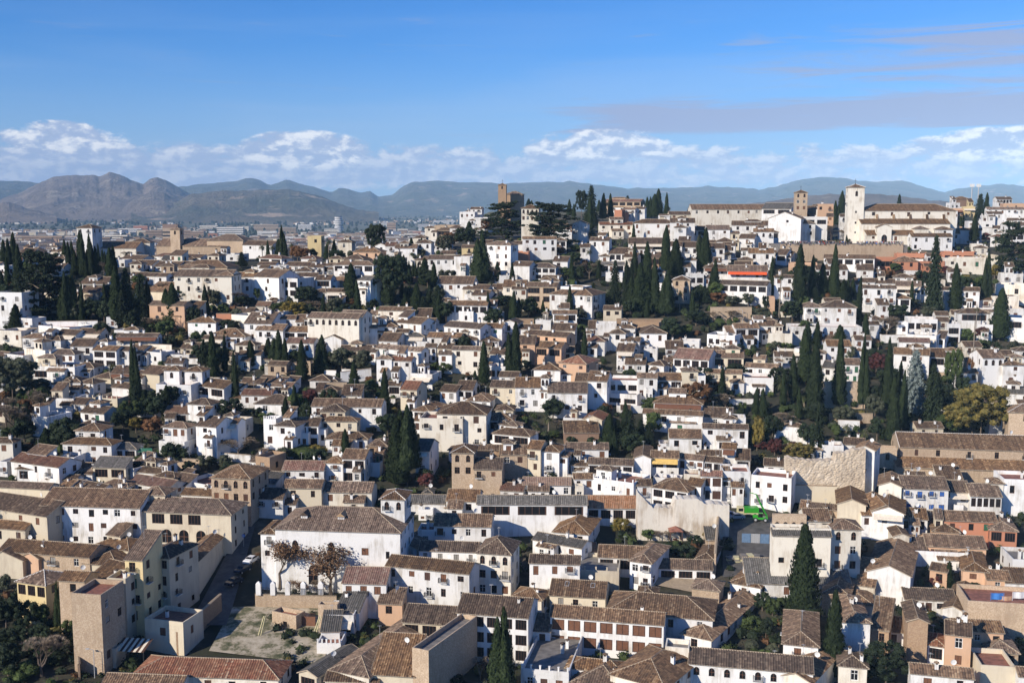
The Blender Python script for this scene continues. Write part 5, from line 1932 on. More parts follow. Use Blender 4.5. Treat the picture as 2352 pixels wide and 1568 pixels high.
def build_trees(text):
    tc = tr = 0
    for line in text.strip().splitlines():
        parts = line.split('|'); t = parts[0].split(); own = parts[1].strip() if len(parts) > 1 else None; ref = parts[2].strip() if len(parts) > 2 else None
        if t[0] == '@': tc, tr = int(t[1]), int(t[2]); continue
        k = t[0]; x, yb, yt, wd = [float(q) for q in t[1:5]]
        if wd < 15 or yb - yt < 20: continue
        u, v = 588 * tc + x / 4, 392 * tr + yb / 4
        D = hit(u, v)
        if D > 620 and tr == 1 and tc < 2: D = 540 + (620 - yb) * .3
        if len(t) > 5: D = float(t[5])
        p = at(u, v, D); p.z = min(p.z, ray(u, v)[1] * D) if abs(p.z - ray(u, v)[1] * D) < 25 else ray(u, v)[1] * D
        H = (v - (392 * tr + yt / 4)) * D / F * 1.02; W = wd / 4 * D / F * {'C': 1.24, 'P': 1.05, 'E': 1.05, 'N': 1.1}.get(k, 1.22)
        nm, cat, desc, vk, mt = TK[k]
        if k == 'B': mt = rnd.choice(['lf_green', 'lf_dark', 'lf_green', 'lf_dark', 'lf_olive'])
        if k == 'B' and mt != 'lf_green': desc = 'rounded dark leafy tree' if mt == 'lf_dark' else 'rounded grey-green tree'
        small = H < 3.5 and k in 'BRYAMG'
        if small: nm, cat = 'garden_bush', 'bush'; desc = desc.replace(' tree', ' bush')
        o = root(nm, p, rnd.uniform(0, 6.28)); o.rotation_euler[0] = rnd.gauss(0, .018); o.rotation_euler[1] = rnd.gauss(0, .018); me = rnd.choice(VAR[vk][:7] if (vk == 'C' and wd < 75) else (VAR[vk][5:] if vk == 'C' and wd > 125 else VAR['Q' if (vk == 'B' and W > 8.5) else vk]))
        base = {'C': .04, 'B': .16, 'D': .05, 'L': .0, 'P': 0, 'N': 0, 'E': 0, 'H': 0}[vk]
        if vk == 'B' and H < 4: base = .02
        if own and 'three-stemmed' in own: base = .2
        if vk == 'P':
            hc = max(W * .35, H - W * .42)
            cr = link('crown', me, o, (0, 0, hc)); cr.scale = (W, W, W * .95); tk = link('trunk', PTRUNK, o); r = min(.45, W * .09 + .1); tk.scale = (r, r, hc)
        elif vk in 'NE':
            cr = link('crown', me, o); cr.scale = (W, W, H)
            tk = link('trunk', TRUNK, o); r = W * .055; tk.scale = (r, r, H * .22)
        else:
            cr = link('crown', me, o, (0, 0, H * base)); cr.scale = (W, W, H * (1 - base))
            if vk != 'H': tk = link('trunk', TRUNK, o); r = min(.5, W * .07 + .08); tk.scale = (r, r, H * (.5 if vk in 'CB' else .9))
        if mt != 'lf_cypress': cr.material_slots[0].link = 'OBJECT'; cr.material_slots[0].material = MATS[mt]
        FOOT.append((p.x, p.y, min(W * .2, 2), min(W * .2, 2), 0))
        sz = 'tall ' if H > 12 else ('small ' if H < 5 else '')
        reg(o, cat, sz + desc, own, ref, (p.x, p.y, p.z + H * .5), cat, {'cypress': 'cypresses on the hillside', 'palm': 'palms on the hillside'}.get(cat, 'trees and bushes between the houses'))
# ------------------------------------------------------------------ ground, mountains, sky
def build_ground():
    rg = random.Random(3); vs = []; fs = []
    Ys = [20, 60, 110, 150] + [152 + 4 * i for i in range(115)] + [615 + 8 * i for i in range(45)]
    y = 980
    while y < 42000: y *= 1.045; Ys.append(y)
    ks = [-.95 + 1.9 * i / 190 for i in range(191)]
    for Y in Ys:
        for k in ks:
            X = k * Y if Y > 150 else k * 150
            z = ground(X, Y)
            if 190 < Y < 900: z += .5 * math.sin(X * .13 + Y * .05) * math.sin(Y * .11 - X * .03) - .3
            vs.append((X, Y, z))
    n = len(ks)
    for i in range(len(Ys) - 1):
        for j in range(n - 1): fs.append((i * n + j, i * n + j + 1, (i + 1) * n + j + 1, (i + 1) * n + j))
    me = bpy.data.meshes.new('hillside_ground'); me.from_pydata(vs, [], fs)
    m, nt, b = nmat('ground')
    g = N(nt, 'ShaderNodeNewGeometry'); sx = N(nt, 'ShaderNodeSeparateXYZ'); nt.links.new(g.outputs['Position'], sx.inputs[0])
    n1 = N(nt, 'ShaderNodeTexNoise', Scale=.09, Detail=8.0, Roughness=.7); nt.links.new(g.outputs['Position'], n1.inputs['Vector'])
    near = ramp(nt, [(.40, (.018, .023, .011)), (.52, (.032, .03, .018)), (.62, (.07, .058, .04)), (.74, (.17, .14, .105))], n1.outputs['Fac'])
    vo = N(nt, 'ShaderNodeTexVoronoi', Scale=.0035); nt.links.new(g.outputs['Position'], vo.inputs['Vector'])
    far = ramp(nt, [(0, (.07, .085, .04)), (.3, (.12, .11, .06)), (.55, (.06, .08, .035)), (.75, (.19, .155, .10)), (1, (.09, .10, .05))], vo.outputs['Color'])
    n2 = N(nt, 'ShaderNodeTexNoise', Scale=.02, Detail=6.0, Roughness=.8); nt.links.new(g.outputs['Position'], n2.inputs['Vector'])
    far = mixc(nt, ramp(nt, [(.45, (0, 0, 0)), (.6, (.6, .6, .6))], n2.outputs['Fac']), far, (.05, .06, .035))
    mr = N(nt, 'ShaderNodeMapRange'); mr.inputs['From Min'].default_value = 620; mr.inputs['From Max'].default_value = 900; nt.links.new(sx.outputs[1], mr.inputs['Value'])
    nt.links.new(mixc(nt, mr.outputs[0], near, far), b.inputs['Base Color']); b.inputs['Roughness'].default_value = 1
    me.materials.append(m); me.polygons.foreach_set('use_smooth', [True] * len(fs))
    tag(link('hillside_ground', me), kind='structure')
def sheet(name, pts, mat, lift=.35):
    """ground-hugging patch given by pixel corners"""
    P = [at(u, v) for u, v in pts]; n = 10; b = MB()
    q = lambda s, t: (P[0] * (1 - s) * (1 - t) + P[1] * s * (1 - t) + P[2] * s * t + P[3] * (1 - s) * t)
    def z(p): return Vector((p.x, p.y, ground(p.x, p.y) + lift))
    for i in range(n):
        for j in range(n): b.face([z(q(i / n, j / n)), z(q((i + 1) / n, j / n)), z(q((i + 1) / n, (j + 1) / n)), z(q(i / n, (j + 1) / n))])
    tag(link(name, b.mesh(name, [mat])), kind='structure')
def fnoise(x, y, s):
    from mathutils import noise
    return noise.fractal(Vector((x, y, s)), 1.0, 2.1, 6)
def ridge(name, pts, Rr, front, mat, seed, amp=.12, base_v=None):
    """mountain range: skyline given as (u, v) points, at distance Rr, sloping toward the viewer over `front` metres"""
    us = [p[0] for p in pts]
    def H(u): 
        return -((interp([(a, -b) for a, b in pts], u)))
    b_v = []; nU, nD = 420, 60
    u0, u1 = us[0], us[-1]
    for j in range(nD + 1):
        t = j / nD                        # 0 = foot, .7 = crest, 1 = behind
        for i in range(nU + 1):
            u = u0 + (u1 - u0) * i / nU; v = H(u); v += fnoise(u / 26, 0, seed) * 2.6; kx, kz = ray(u, v); top = kz * Rr + 130
            Y = Rr - front + front * t / .75
            edge = min(1, (u - u0) / 60 + .02, (u1 - u) / 60 + .02)
            q_ = min(1, t / .75); prof_ = (.35 * sstep(0, 1, q_) + .65 * q_ ** 1.25) if t <= .75 else 1 - (t - .75) * 1.6
            X = kx * Y
            nz = fnoise(X / 900, Y / 900, seed); rd = (1 - abs(fnoise(X / 750 + 4, Y / 1500, seed + 5)) * 2) * .7 + (1 - abs(fnoise(X / 260 + 4, Y / 600, seed + 9)) * 2) * .45
            z = top * prof_
            damp = math.sin(math.pi * min(1, t / .75)) if t < .75 else 0
            z += (nz * 1.0 + rd * 1.1) * amp * 1.15 * max(top, 120) * damp + (0 if t < .75 else 0)
            z = max(-2 if t == 0 else -20, z) - 130 - (10 if j == 0 else 0)
            b_v.append((X, Y, z))
    fs = [(j * (nU + 1) + i, j * (nU + 1) + i + 1, (j + 1) * (nU + 1) + i + 1, (j + 1) * (nU + 1) + i) for j in range(nD) for i in range(nU)]
    me = bpy.data.meshes.new(name); me.from_pydata(b_v, [], fs); me.materials.append(mat); me.polygons.foreach_set('use_smooth', [True] * len(fs))
    tag(link(name, me), kind='structure')
def mtmat(name, lo, hi, rock, rk=.6):
    m, nt, b = nmat(name); g = N(nt, 'ShaderNodeNewGeometry')
    n1 = N(nt, 'ShaderNodeTexNoise', Scale=.0016, Detail=9.0, Roughness=.68); nt.links.new(g.outputs['Position'], n1.inputs['Vector'])
    c = ramp(nt, [(.38, lo), (.62, hi)], n1.outputs['Fac'])
    sx = N(nt, 'ShaderNodeSeparateXYZ'); nt.links.new(g.outputs['Normal'], sx.inputs[0])
    n2 = N(nt, 'ShaderNodeTexNoise', Scale=.004, Detail=7.0); nt.links.new(g.outputs['Position'], n2.inputs['Vector'])
    c = mixc(nt, ramp(nt, [(rk, (0, 0, 0)), (rk + .08, (1, 1, 1))], n2.outputs['Fac']), c, rock)
    nt.links.new(c, b.inputs['Base Color']); b.inputs['Roughness'].default_value = 1
    bp = N(nt, 'ShaderNodeBump', Strength=1.0, Distance=160.0); n3 = N(nt, 'ShaderNodeTexNoise', Scale=.0028, Detail=10.0, Roughness=.7); nt.links.new(g.outputs['Position'], n3.inputs['Vector'])
    nt.links.new(n3.outputs['Fac'], bp.inputs['Height']); nt.links.new(bp.outputs[0], b.inputs['Normal'])
    return m
def build_mountains():
    dist = mtmat('mt_far', (.07, .09, .06), (.14, .14, .10), (.34, .27, .2), .62)
    mid = mtmat('mt_mid', (.16, .125, .095), (.25, .195, .145), (.36, .3, .22), .6)
    nearm = mtmat('mt_near', (.06, .07, .04), (.16, .13, .08), (.42, .31, .21), .58)
    ridge('far_mountains', [(-300, 420), (-100, 412), (60, 417), (120, 424), (200, 440), (380, 436), (420, 427), (480, 421), (545, 416), (575, 408), (600, 415), (620, 425), (660, 413), (720, 430), (760, 441), (780, 432), (800, 434), (825, 444), (850, 440), (870, 452), (884, 449), (905, 445), (925, 428), (950, 418), (1000, 416), (1080, 419), (1180, 421), (1230, 419), (1310, 417), (1370, 424), (1440, 432), (1540, 432), (1640, 428), (1700, 432), (1745, 436), (1790, 426), (1850, 410), (1890, 407), (1940, 409), (1985, 418), (2050, 415), (2080, 416), (2110, 426), (2170, 442), (2210, 432), (2290, 422), (2352, 427), (2500, 420), (2700, 430)], 15500, 5000, dist, 3.1, .10)
    ridge('middle_mountains', [(-400, 470), (-200, 455), (0, 458), (50, 440), (100, 414), (130, 403), (175, 401), (225, 405), (250, 396), (275, 403), (300, 414), (330, 421), (345, 411), (360, 406), (380, 413), (420, 437), (450, 452), (520, 468), (640, 486)], 11000, 3200, mid, 8.4, .10)
    ridge('near_hills', [(300, 488), (370, 480), (400, 466), (440, 447), (480, 440), (520, 438), (570, 438), (620, 435), (665, 436), (700, 441), (740, 453), (780, 468), (815, 480), (870, 488)], 8600, 1500, nearm, 5.7, .14)
    ridge('castle_hill', [(230, 492), (270, 482), (300, 462), (330, 448), (352, 440), (375, 443), (400, 455), (430, 470), (480, 486), (520, 492)], 8900, 1300, mid, 2.2, .12)
    ridge('quarry_hill', [(-120, 486), (-40, 478), (5, 466), (20, 465), (45, 472), (80, 484), (130, 494)], 7800, 900, mid, 6.6, .12)
    ridge('olive_grove_hill', [(1600, 476), (1700, 470), (1760, 463), (1830, 452), (1900, 446), (1990, 446), (2060, 448), (2140, 460), (2250, 472)], 5200, 1500, mid, 7.7, .04)
def build_world():
    w = bpy.data.worlds.new('World'); SC.world = w; w.use_nodes = True; nt = w.node_tree; bg = nt.nodes['Background']
    sk = nt.nodes.new('ShaderNodeTexSky'); sk.sky_type = 'NISHITA'; sk.sun_disc = False; sk.sun_elevation = R(SUN_EL); sk.sun_rotation = R(SUN_ROT); sk.altitude = 700; sk.air_density = 1.0; sk.dust_density = .3; sk.ozone_density = 3.0
    tc = N(nt, 'ShaderNodeTexCoord'); sx = N(nt, 'ShaderNodeSeparateXYZ'); nt.links.new(tc.outputs['Generated'], sx.inputs[0])
    az = math_(nt, 'MULTIPLY', math_(nt, 'ARCTAN2', sx.outputs[0], sx.outputs[1]), 57.2958); el = math_(nt, 'MULTIPLY', math_(nt, 'ARCSINE', sx.outputs[2]), 57.2958)
    def noise(sa, se, off, det=8.0, rough=.6, dist=0.0, offa=0.0):
        c = N(nt, 'ShaderNodeCombineXYZ'); nt.links.new(math_(nt, 'ADD', math_(nt, 'MULTIPLY', az, sa), offa), c.inputs[0]); nt.links.new(math_(nt, 'ADD', math_(nt, 'MULTIPLY', el, se), off), c.inputs[1])
        n = N(nt, 'ShaderNodeTexNoise', Scale=1.0, Detail=det, Roughness=rough, Distortion=dist); nt.links.new(c.outputs[0], n.inputs['Vector']); return n.outputs['Fac']
    def mr(x, a, b2, c=0., d=1., smooth=True):
        m = N(nt, 'ShaderNodeMapRange'); m.interpolation_type = 'SMOOTHSTEP' if smooth else 'LINEAR'
        for k, v in (('From Min', a), ('From Max', b2), ('To Min', c), ('To Max', d)): m.inputs[k].default_value = v
        nt.links.new(x, m.inputs['Value']); return m.outputs[0]
    mul = lambda *a: a[0] if len(a) == 1 else math_(nt, 'MULTIPLY', a[0], mul(*a[1:]))
    add = lambda a, b2: math_(nt, 'ADD', a, b2)
    def gauss(a0, e0, ra, re):
        dx = math_(nt, 'POWER', math_(nt, 'DIVIDE', math_(nt, 'SUBTRACT', az, a0), ra), 2); dy = math_(nt, 'POWER', math_(nt, 'DIVIDE', math_(nt, 'SUBTRACT', el, e0), re), 2)
        return mr(add(dx, dy), 1.0, 0.0, 0, 1)
    # low bank of cumulus close to the horizon
    band = mul(mr(el, .4, 1.3), mr(el, 3.3, 2.0))
    puff = noise(.52, 1.05, 3.0, 10.0, .62, .15); puff2 = noise(.52, 1.05, 3.0 + .26, 10.0, .62, .15, -.16)
    blobs = add(mul(gauss(-10.6, 2.55, 3.8, 1.25), .30), add(mul(gauss(4.7, 2.95, 4.4, .9), .28), add(mul(gauss(24.5, 2.7, 5.5, 1.0), .30), mul(gauss(-22.0, 3.1, 3.4, .9), .26))))
    left = mr(az, 8, -8, .6, 1.0)
    dens = mr(add(add(puff, mul(mul(band, left), .26)), blobs), .50, .67)
    dens = mul(dens, mr(add(band, mul(blobs, 6)), .05, .4))
    lit = mr(math_(nt, 'SUBTRACT', puff, puff2), -.07, .12)
    lit = mul(lit, mr(add(blobs, mul(mr(el, .8, 3.0), .16)), .06, .26, .42, 1.0))
    ccol = mixc(nt, lit, (8.4, 10.0, 13.8), (21, 20.6, 20.2))
    # thin mauve streaks high on the right
    st = noise(.09, 1.3, 11.0, 10.0, .62, .8); m2 = add(mul(mul(mr(az, -2, 9), mul(mr(el, 3.2, 3.9), mr(el, 5.8, 4.6))), .42), mul(gauss(21, 7.0, 14, 2.2), .24))
    sd = mul(mr(add(st, m2), .60, .84), .9)
    vl = noise(.05, .5, 5.0, 6.0, .5, .5); veil = mul(mr(vl, .42, .7), mr(el, 13, 4), .20)
    hz = mr(el, 9, 0.0, 0, .68)
    skc = sk.outputs[0]
    skc = mixc(nt, 1.0, skc, (.50, 1.34, 2.45), 'MULTIPLY')
    c = mixc(nt, hz, skc, (8.0, 10.5, 14.5)); c = mixc(nt, veil, c, (8.5, 11.0, 15.5)); c = mixc(nt, sd, c, (6.6, 7.6, 11.4)); c = mixc(nt, mul(dens, .88), c, ccol)
    nt.links.new(c, bg.inputs['Color']); bg.inputs['Strength'].default_value = SKY_STR
def build_haze():
    b = MB(); b.box(-21000, -60, -134, 21000, 21000, 640); m = bpy.data.materials.new('haze'); m.use_nodes = True; nt = m.node_tree; nt.nodes.remove(nt.nodes['Principled BSDF'])
    v = nt.nodes.new('ShaderNodeVolumePrincipled'); v.inputs['Color'].default_value = (.45, .71, 1.0, 1); v.inputs['Density'].default_value = HAZE; v.inputs['Anisotropy'].default_value = -.45
    nt.links.new(v.outputs[0], nt.nodes['Material Output'].inputs['Volume'])
    me = b.mesh('haze', [m]); tag(link('haze', me), kind='stuff', label='pale blue haze over the plain', cat='haze')
# ------------------------------------------------------------------ people, vehicles, walls, city
def body_points(pose):
    if pose == 'sit':
        P = dict(pel=(0, 0, .45), che=(0, .03, .78), nec=(0, .02, 1.0), hd=(0, -.01, 1.13), top=(0, 0, 1.24))
        legs = lambda s: [(s * .09, -.05, .44), (s * .11, -.42, .45), (s * .11, -.45, .05), (s * .11, -.58, .02)]
    else:
        P = dict(pel=(0, 0, .92), che=(0, 0, 1.27), nec=(0, 0, 1.48), hd=(0, -.01, 1.60), top=(0, 0, 1.72))
        k = {'stand': 0, 'walk': .18, 'lean': .06}[pose]
        legs = lambda s: [(s * .09, 0, .88), (s * .10, -s * k * .6, .48), (s * .11, -s * k + .02, .08), (s * .11, -s * k - .12, .03)]
    z = P['che'][2] + .14
    arm = {'stand': lambda s: [(s * .19, 0, z), (s * .24, .02, z - .28), (s * .23, -.06, z - .53)], 'walk': lambda s: [(s * .19, 0, z), (s * .24, s * .08, z - .27), (s * .22, s * .1 - .1, z - .5)],
           'lean': lambda s: [(s * .19, 0, z), (s * .23, -.14, z - .24), (s * .12, -.36, z - .2)], 'sit': lambda s: [(s * .19, 0, z), (s * .23, -.06, z - .26), (s * .12, -.3, z - .32)]}[pose]
    return P, legs, arm
def person_mesh(pose):
    P, legs, arm = body_points(pose)
    me = bpy.data.meshes.new('body'); vs = []; es = []; rs = []
    def v(p, r): vs.append(p); rs.append(r); return len(vs) - 1
    pe = v(P['pel'], (.15, .11)); wa = v(tuple((a + b) / 2 for a, b in zip(P['pel'], P['che'])), (.14, .10)); ch = v(P['che'], (.17, .11)); ne = v(P['nec'], (.055, .055)); hd = v(P['hd'], (.085, .10)); tp = v(P['top'], (.07, .08))
    es += [(pe, wa), (wa, ch), (ch, ne), (ne, hd), (hd, tp)]
    for s in (-1, 1):
        pr = pe
        for p, r in zip(legs(s), (.09, .065, .045, .04)): q = v(p, (r, r)); es.append((pr, q)); pr = q
        pr = ch
        for p, r in zip(arm(s), (.06, .045, .035)): q = v(p, (r, r)); es.append((pr, q)); pr = q
    me.from_pydata(vs, es, []); o = bpy.data.objects.new('tmp', me); COL.objects.link(o)
    m = o.modifiers.new('s', 'SKIN'); sv = me.skin_vertices[0].data
    for i, r in enumerate(rs): sv[i].radius = r
    sv[0].use_root = True
    ms = o.modifiers.new('u', 'SUBSURF'); ms.levels = 1; ms.render_levels = 1
    dg = bpy.context.evaluated_depsgraph_get(); m2 = bpy.data.meshes.new_from_object(o.evaluated_get(dg)); bpy.data.objects.remove(o)
    for k in ('cloth_black', 'cloth_dark_blue', 'skin', 'hair'): m2.materials.append(MATS[k])
    nz = P['nec'][2]
    for f in m2.polygons:
        c = f.center; hand = abs(c.x) > .1 and any((c - Vector(arm(s)[2])).length < .07 for s in (-1, 1))
        f.material_index = 3 if c.z > P['hd'][2] + .05 or (c.z > nz + .02 and c.y > .03) else (2 if c.z > nz - .02 or hand else (1 if c.z < P['pel'][2] + .02 else 0)); f.use_smooth = True
    m2.name = 'body_' + pose; return m2
def build_people():
    ms = {p: person_mesh(p) for p in ('stand', 'walk', 'lean', 'sit')}; rg = random.Random(11)
    # lookout crowd, left to right: groups along the wall below the church
    spots = []
    for i in range(175):
        x = 125 + (1240 - 125) * (i / 174) + rg.uniform(-4, 4)
        if 770 < x < 815 or 1005 < x < 1015: continue
        back = rg.choice((0, 0, .8, 1.8, 3.0)) if x < 800 else rg.choice((0, 0, .6, 1.5)); spots.append((x, back))
    spots.sort(); n = 0
    for x, back in spots:
        u = 588 * 3 + x / 4; D = LOOK_D + .15 + back + (.45 if back else 0); kx = ray(u, 392 + 680 / 4)[0]
        sit = back == 0 and rg.random() < .55
        pose = 'sit' if sit else rg.choice(('stand', 'stand', 'lean', 'walk'))
        z = LOOK_Z + (.35 - .40 if sit else 0.0)
        if back == 0 and not sit: D += .6; pose = 'lean'
        cn, cc = rg.choices(CL, [12, 6, 2, 2, 4, 4, 2, 1])[0]; o = link('person', ms[pose], None, (kx * D, D, z)); o.rotation_euler = (0, 0, rg.gauss(0, .4)); s = rg.uniform(.98, 1.1); o.scale = (s, s, s)
        o.material_slots[0].link = 'OBJECT'; o.material_slots[0].material = MATS['cloth_' + cn.replace(' ', '_')]; lg = rg.choice(('black', 'dark_blue', 'grey', 'brown')); o.material_slots[1].link = 'OBJECT'; o.material_slots[1].material = MATS['cloth_' + lg]
        n += 1; verb = {'sit': 'sitting on', 'lean': 'leaning at', 'stand': 'standing behind', 'walk': 'walking behind'}[pose]
        side = 'left' if x < 680 else 'right'; k = n if side == 'left' else len(spots) - n + 1
        tag(o, f"person in {cn} top {verb} the lookout wall, number {k} from its {side} end", 'person', 'people crowding the church lookout')
def car_mesh():
    b = MB(); prof_ = [(-2.1, .35), (-2.12, .75), (-1.95, .92), (-1.15, 1.02), (-.55, 1.42), (.75, 1.45), (1.5, 1.05), (2.0, .98), (2.1, .7), (2.08, .35)]
    w = .86
    def wd(z): return w if z < .95 else w - (z - .95) * .42
    for sy in (-1, 1):
        pts = [(x, sy * wd(z), z) for x, z in prof_]; b.face(pts if sy < 0 else pts[::-1], 0)
    for i in range(len(prof_)):
        (x0, z0), (x1, z1) = prof_[i], prof_[(i + 1) % len(prof_)]
        b.face([(x0, -wd(z0), z0), (x0, wd(z0), z0), (x1, wd(z1), z1), (x1, -wd(z1), z1)], 0)
    body = b
    g = MB()
    for (x0, z0, x1, z1) in ((-1.08, 1.07, -.6, 1.4), (.82, 1.43, 1.42, 1.1)):
        g.face([(x0, -wd(z0) + .06, z0 + .02), (x0, wd(z0) - .06, z0 + .02), (x1, wd(z1) - .06, z1 + .02), (x1, -wd(z1) + .06, z1 + .02)], 0)
    for sy in (-1, 1):
        q = [(-.95, 1.02), (-.5, 1.36), (.7, 1.38), (1.3, 1.04)]; g.face([(x, sy * (wd(z) + .012), z) for x, z in q], 0)
    wh = MB(); wh.tube([(0, -.11, 0), (0, .11, 0)], .32, 14, 0); wh.tube([(0, -.12, 0), (0, .12, 0)], .17, 10, 1)
    return body, g, wh
def build_cars():
    body, g, wh = car_mesh(); bm_ = body.mesh('car_body', ['car_white']); gm = g.mesh('car_windows', ['glass']); wm = wh.mesh('car_wheel', ['rubber', 'grey_metal'])
    hb = MB(); hb.box(-.03, -.14, -.07, .02, .14, .07); hm = hb.mesh('headlight', ['frame_white'])
    for u, v, ang, mt, nm, lab in ((577, 1296, 72, 'car_white', 'parked_car', 'white hatchback parked on the cobbled street at lower left'), (558, 1318, 65, 'car_dark', 'parked_car', 'dark blue car parked right behind the white hatchback'), (538, 1345, 60, 'car_dark', 'parked_car', 'dark car parked nearest the camera on the cobbled street'),
        (1690, 1197, 10, 'car_grey', 'parked_car', 'pale grey car parked by the building site near the telehandler'), (1672, 1192, 20, 'car_blue', 'parked_car', 'blue car by the building site, left of the grey car'), (2265, 600, 0, 'car_grey', 'parked_car', 'silver car parked on the hillside near the seventh house'), (1682, 600, 15, 'car_white', 'parked_car', 'white car parked among houses below the long school'), (1995, 571, 5, 'car_white', 'parked_car', 'white car parked beside the tall white bell tower')):
        if 'seventh' in lab: continue
        p = at(u, v); o = root(nm, (p.x, p.y, p.z + .36), R(ang)); bo = link('body', bm_, o); bo.material_slots[0].link = 'OBJECT'; bo.material_slots[0].material = MATS[mt]; link('window', gm, o)
        for x in (-1.35, 1.3):
            for y in (-.8, .8): link('wheel', wm, o, (x, y, .32))
        for y in (-.6, .6): link('headlight', hm, o, (2.08, y, .72))
        tag(o, lab, 'car', 'cars parked on the hillside')
    # telehandler
    p = at(1746, 1200); o = root('telehandler', (p.x, p.y, p.z + .3), R(-10)); o.scale = (.72,) * 3; wm2 = wm
    b = MB(); b.box(-2.4, -1.0, .9, 2.4, 1.0, 1.6); b.box(-2.5, -.9, 1.6, -.9, -.1, 2.3); link('body', b.mesh('b', ['green_paint']), o)
    b = MB(); b.box(-.7, -1.05, 1.6, .7, -.1, 2.9); link('cab', b.mesh('b', ['glass']), o)
    b = MB(); b.box(-.8, -1.1, 2.9, .8, -.05, 3.0); link('cab_roof', b.mesh('b', ['green_paint']), o)
    for x in (-1.6, 1.6):
        for y in (-1.05, 1.05): w = link('wheel', wm, o, (x, y, .75)); w.scale = (2.2, 1.8, 2.2)
    b = MB(); b.tube([(2.2, .5, 1.7), (-.2, .5, 6.2)], .30, 4); link('boom', b.mesh('b', ['green_paint']), o)
    b = MB(); b.tube([(-.1, .5, 6.0), (-1.5, .5, 9.0)], .22, 4); b.tube([(-1.5, .5, 9.0), (-3.6, .5, 9.5)], .14, 4); link('boom_extension', b.mesh('b', ['green_paint']), o)
    tag(o, 'bright green telehandler with its long boom raised at the building site', 'telehandler')
    p = at(1722, 1196); o = root('work_truck', (p.x, p.y + 3, p.z + .3), R(0)); b = MB(); b.box(-2.4, -1, .5, -1, 1, 2.3); b.box(-1, -1, .5, 2.6, 1, 1.0); link('body', b.mesh('b', ['truck_tan']), o)
    b = MB(); b.box(-.9, -1.05, 1.0, 2.6, 1.05, 2.2); link('cargo_box', b.mesh('b', ['green_paint']), o); b = MB(); b.box(-2.3, -1.02, 1.4, -1.2, -1.005, 2.1); link('window', b.mesh('b', ['glass']), o)
    for x in (-1.7, 1.7):
        for y in (-.95, .95): w = link('wheel', wm, o, (x, y, .4)); w.scale = (1.3, 1.3, 1.3)
    tag(o, 'tan work truck with green cargo box behind the green telehandler', 'truck')
def gwall(x0, y0, x1, y1, h, mat, label, tc=0, tr=0, th=.4, cat='wall', capm=None):
    """free-standing wall between two ground pixels"""
    a, c = at(588 * tc + x0 / 4, 392 * tr + y0 / 4), at(588 * tc + x1 / 4, 392 * tr + y1 / 4); n = max(1, int((c - a).length / 4)); b = MB(); cb = MB()
    d = (c - a); d.z = 0; L = d.length; d.normalize(); s = Vector((-d.y, d.x, 0)) * th; o = root('garden_wall', a)
    zt = [a.lerp(c, i / n).z + h for i in range(n + 1)]
    for i in range(n):
        p, q = d * L * i / n, d * L * (i + 1) / n; z0, z1 = zt[i] - a.z, zt[i + 1] - a.z; zb = min(z0, z1) - h - 3
        V = lambda p_, z, k: Vector((p_.x, p_.y, 0)) + s * k + Vector((0, 0, z))
        b.face([V(p, zb, 0), V(q, zb, 0), V(q, z1, 0), V(p, z0, 0)]); b.face([V(p, zb, 1), V(p, z0, 1), V(q, z1, 1), V(q, zb, 1)]); b.face([V(p, z0, 0), V(q, z1, 0), V(q, z1, 1), V(p, z0, 1)])
        if i == 0: b.face([V(p, zb, 0), V(p, z0, 0), V(p, z0, 1), V(p, zb, 1)])
        if i == n - 1: b.face([V(q, zb, 0), V(q, zb, 1), V(q, z1, 1), V(q, z1, 0)])
        e = Vector((0, 0, .12)); cb.face([V(p, z0 - .02, -.3), V(q, z1 - .02, -.3), V(q, z1, .5) + e, V(p, z0, .5) + e]); cb.face([V(p, z0, .5) + e, V(q, z1, .5) + e, V(q, z1 - .02, 1.3), V(p, z0 - .02, 1.3)])
    link('wall_face', b.mesh('w', [mat]), o); link('coping', cb.mesh('c', [capm or 'cap']), o); tag(o, label, cat)
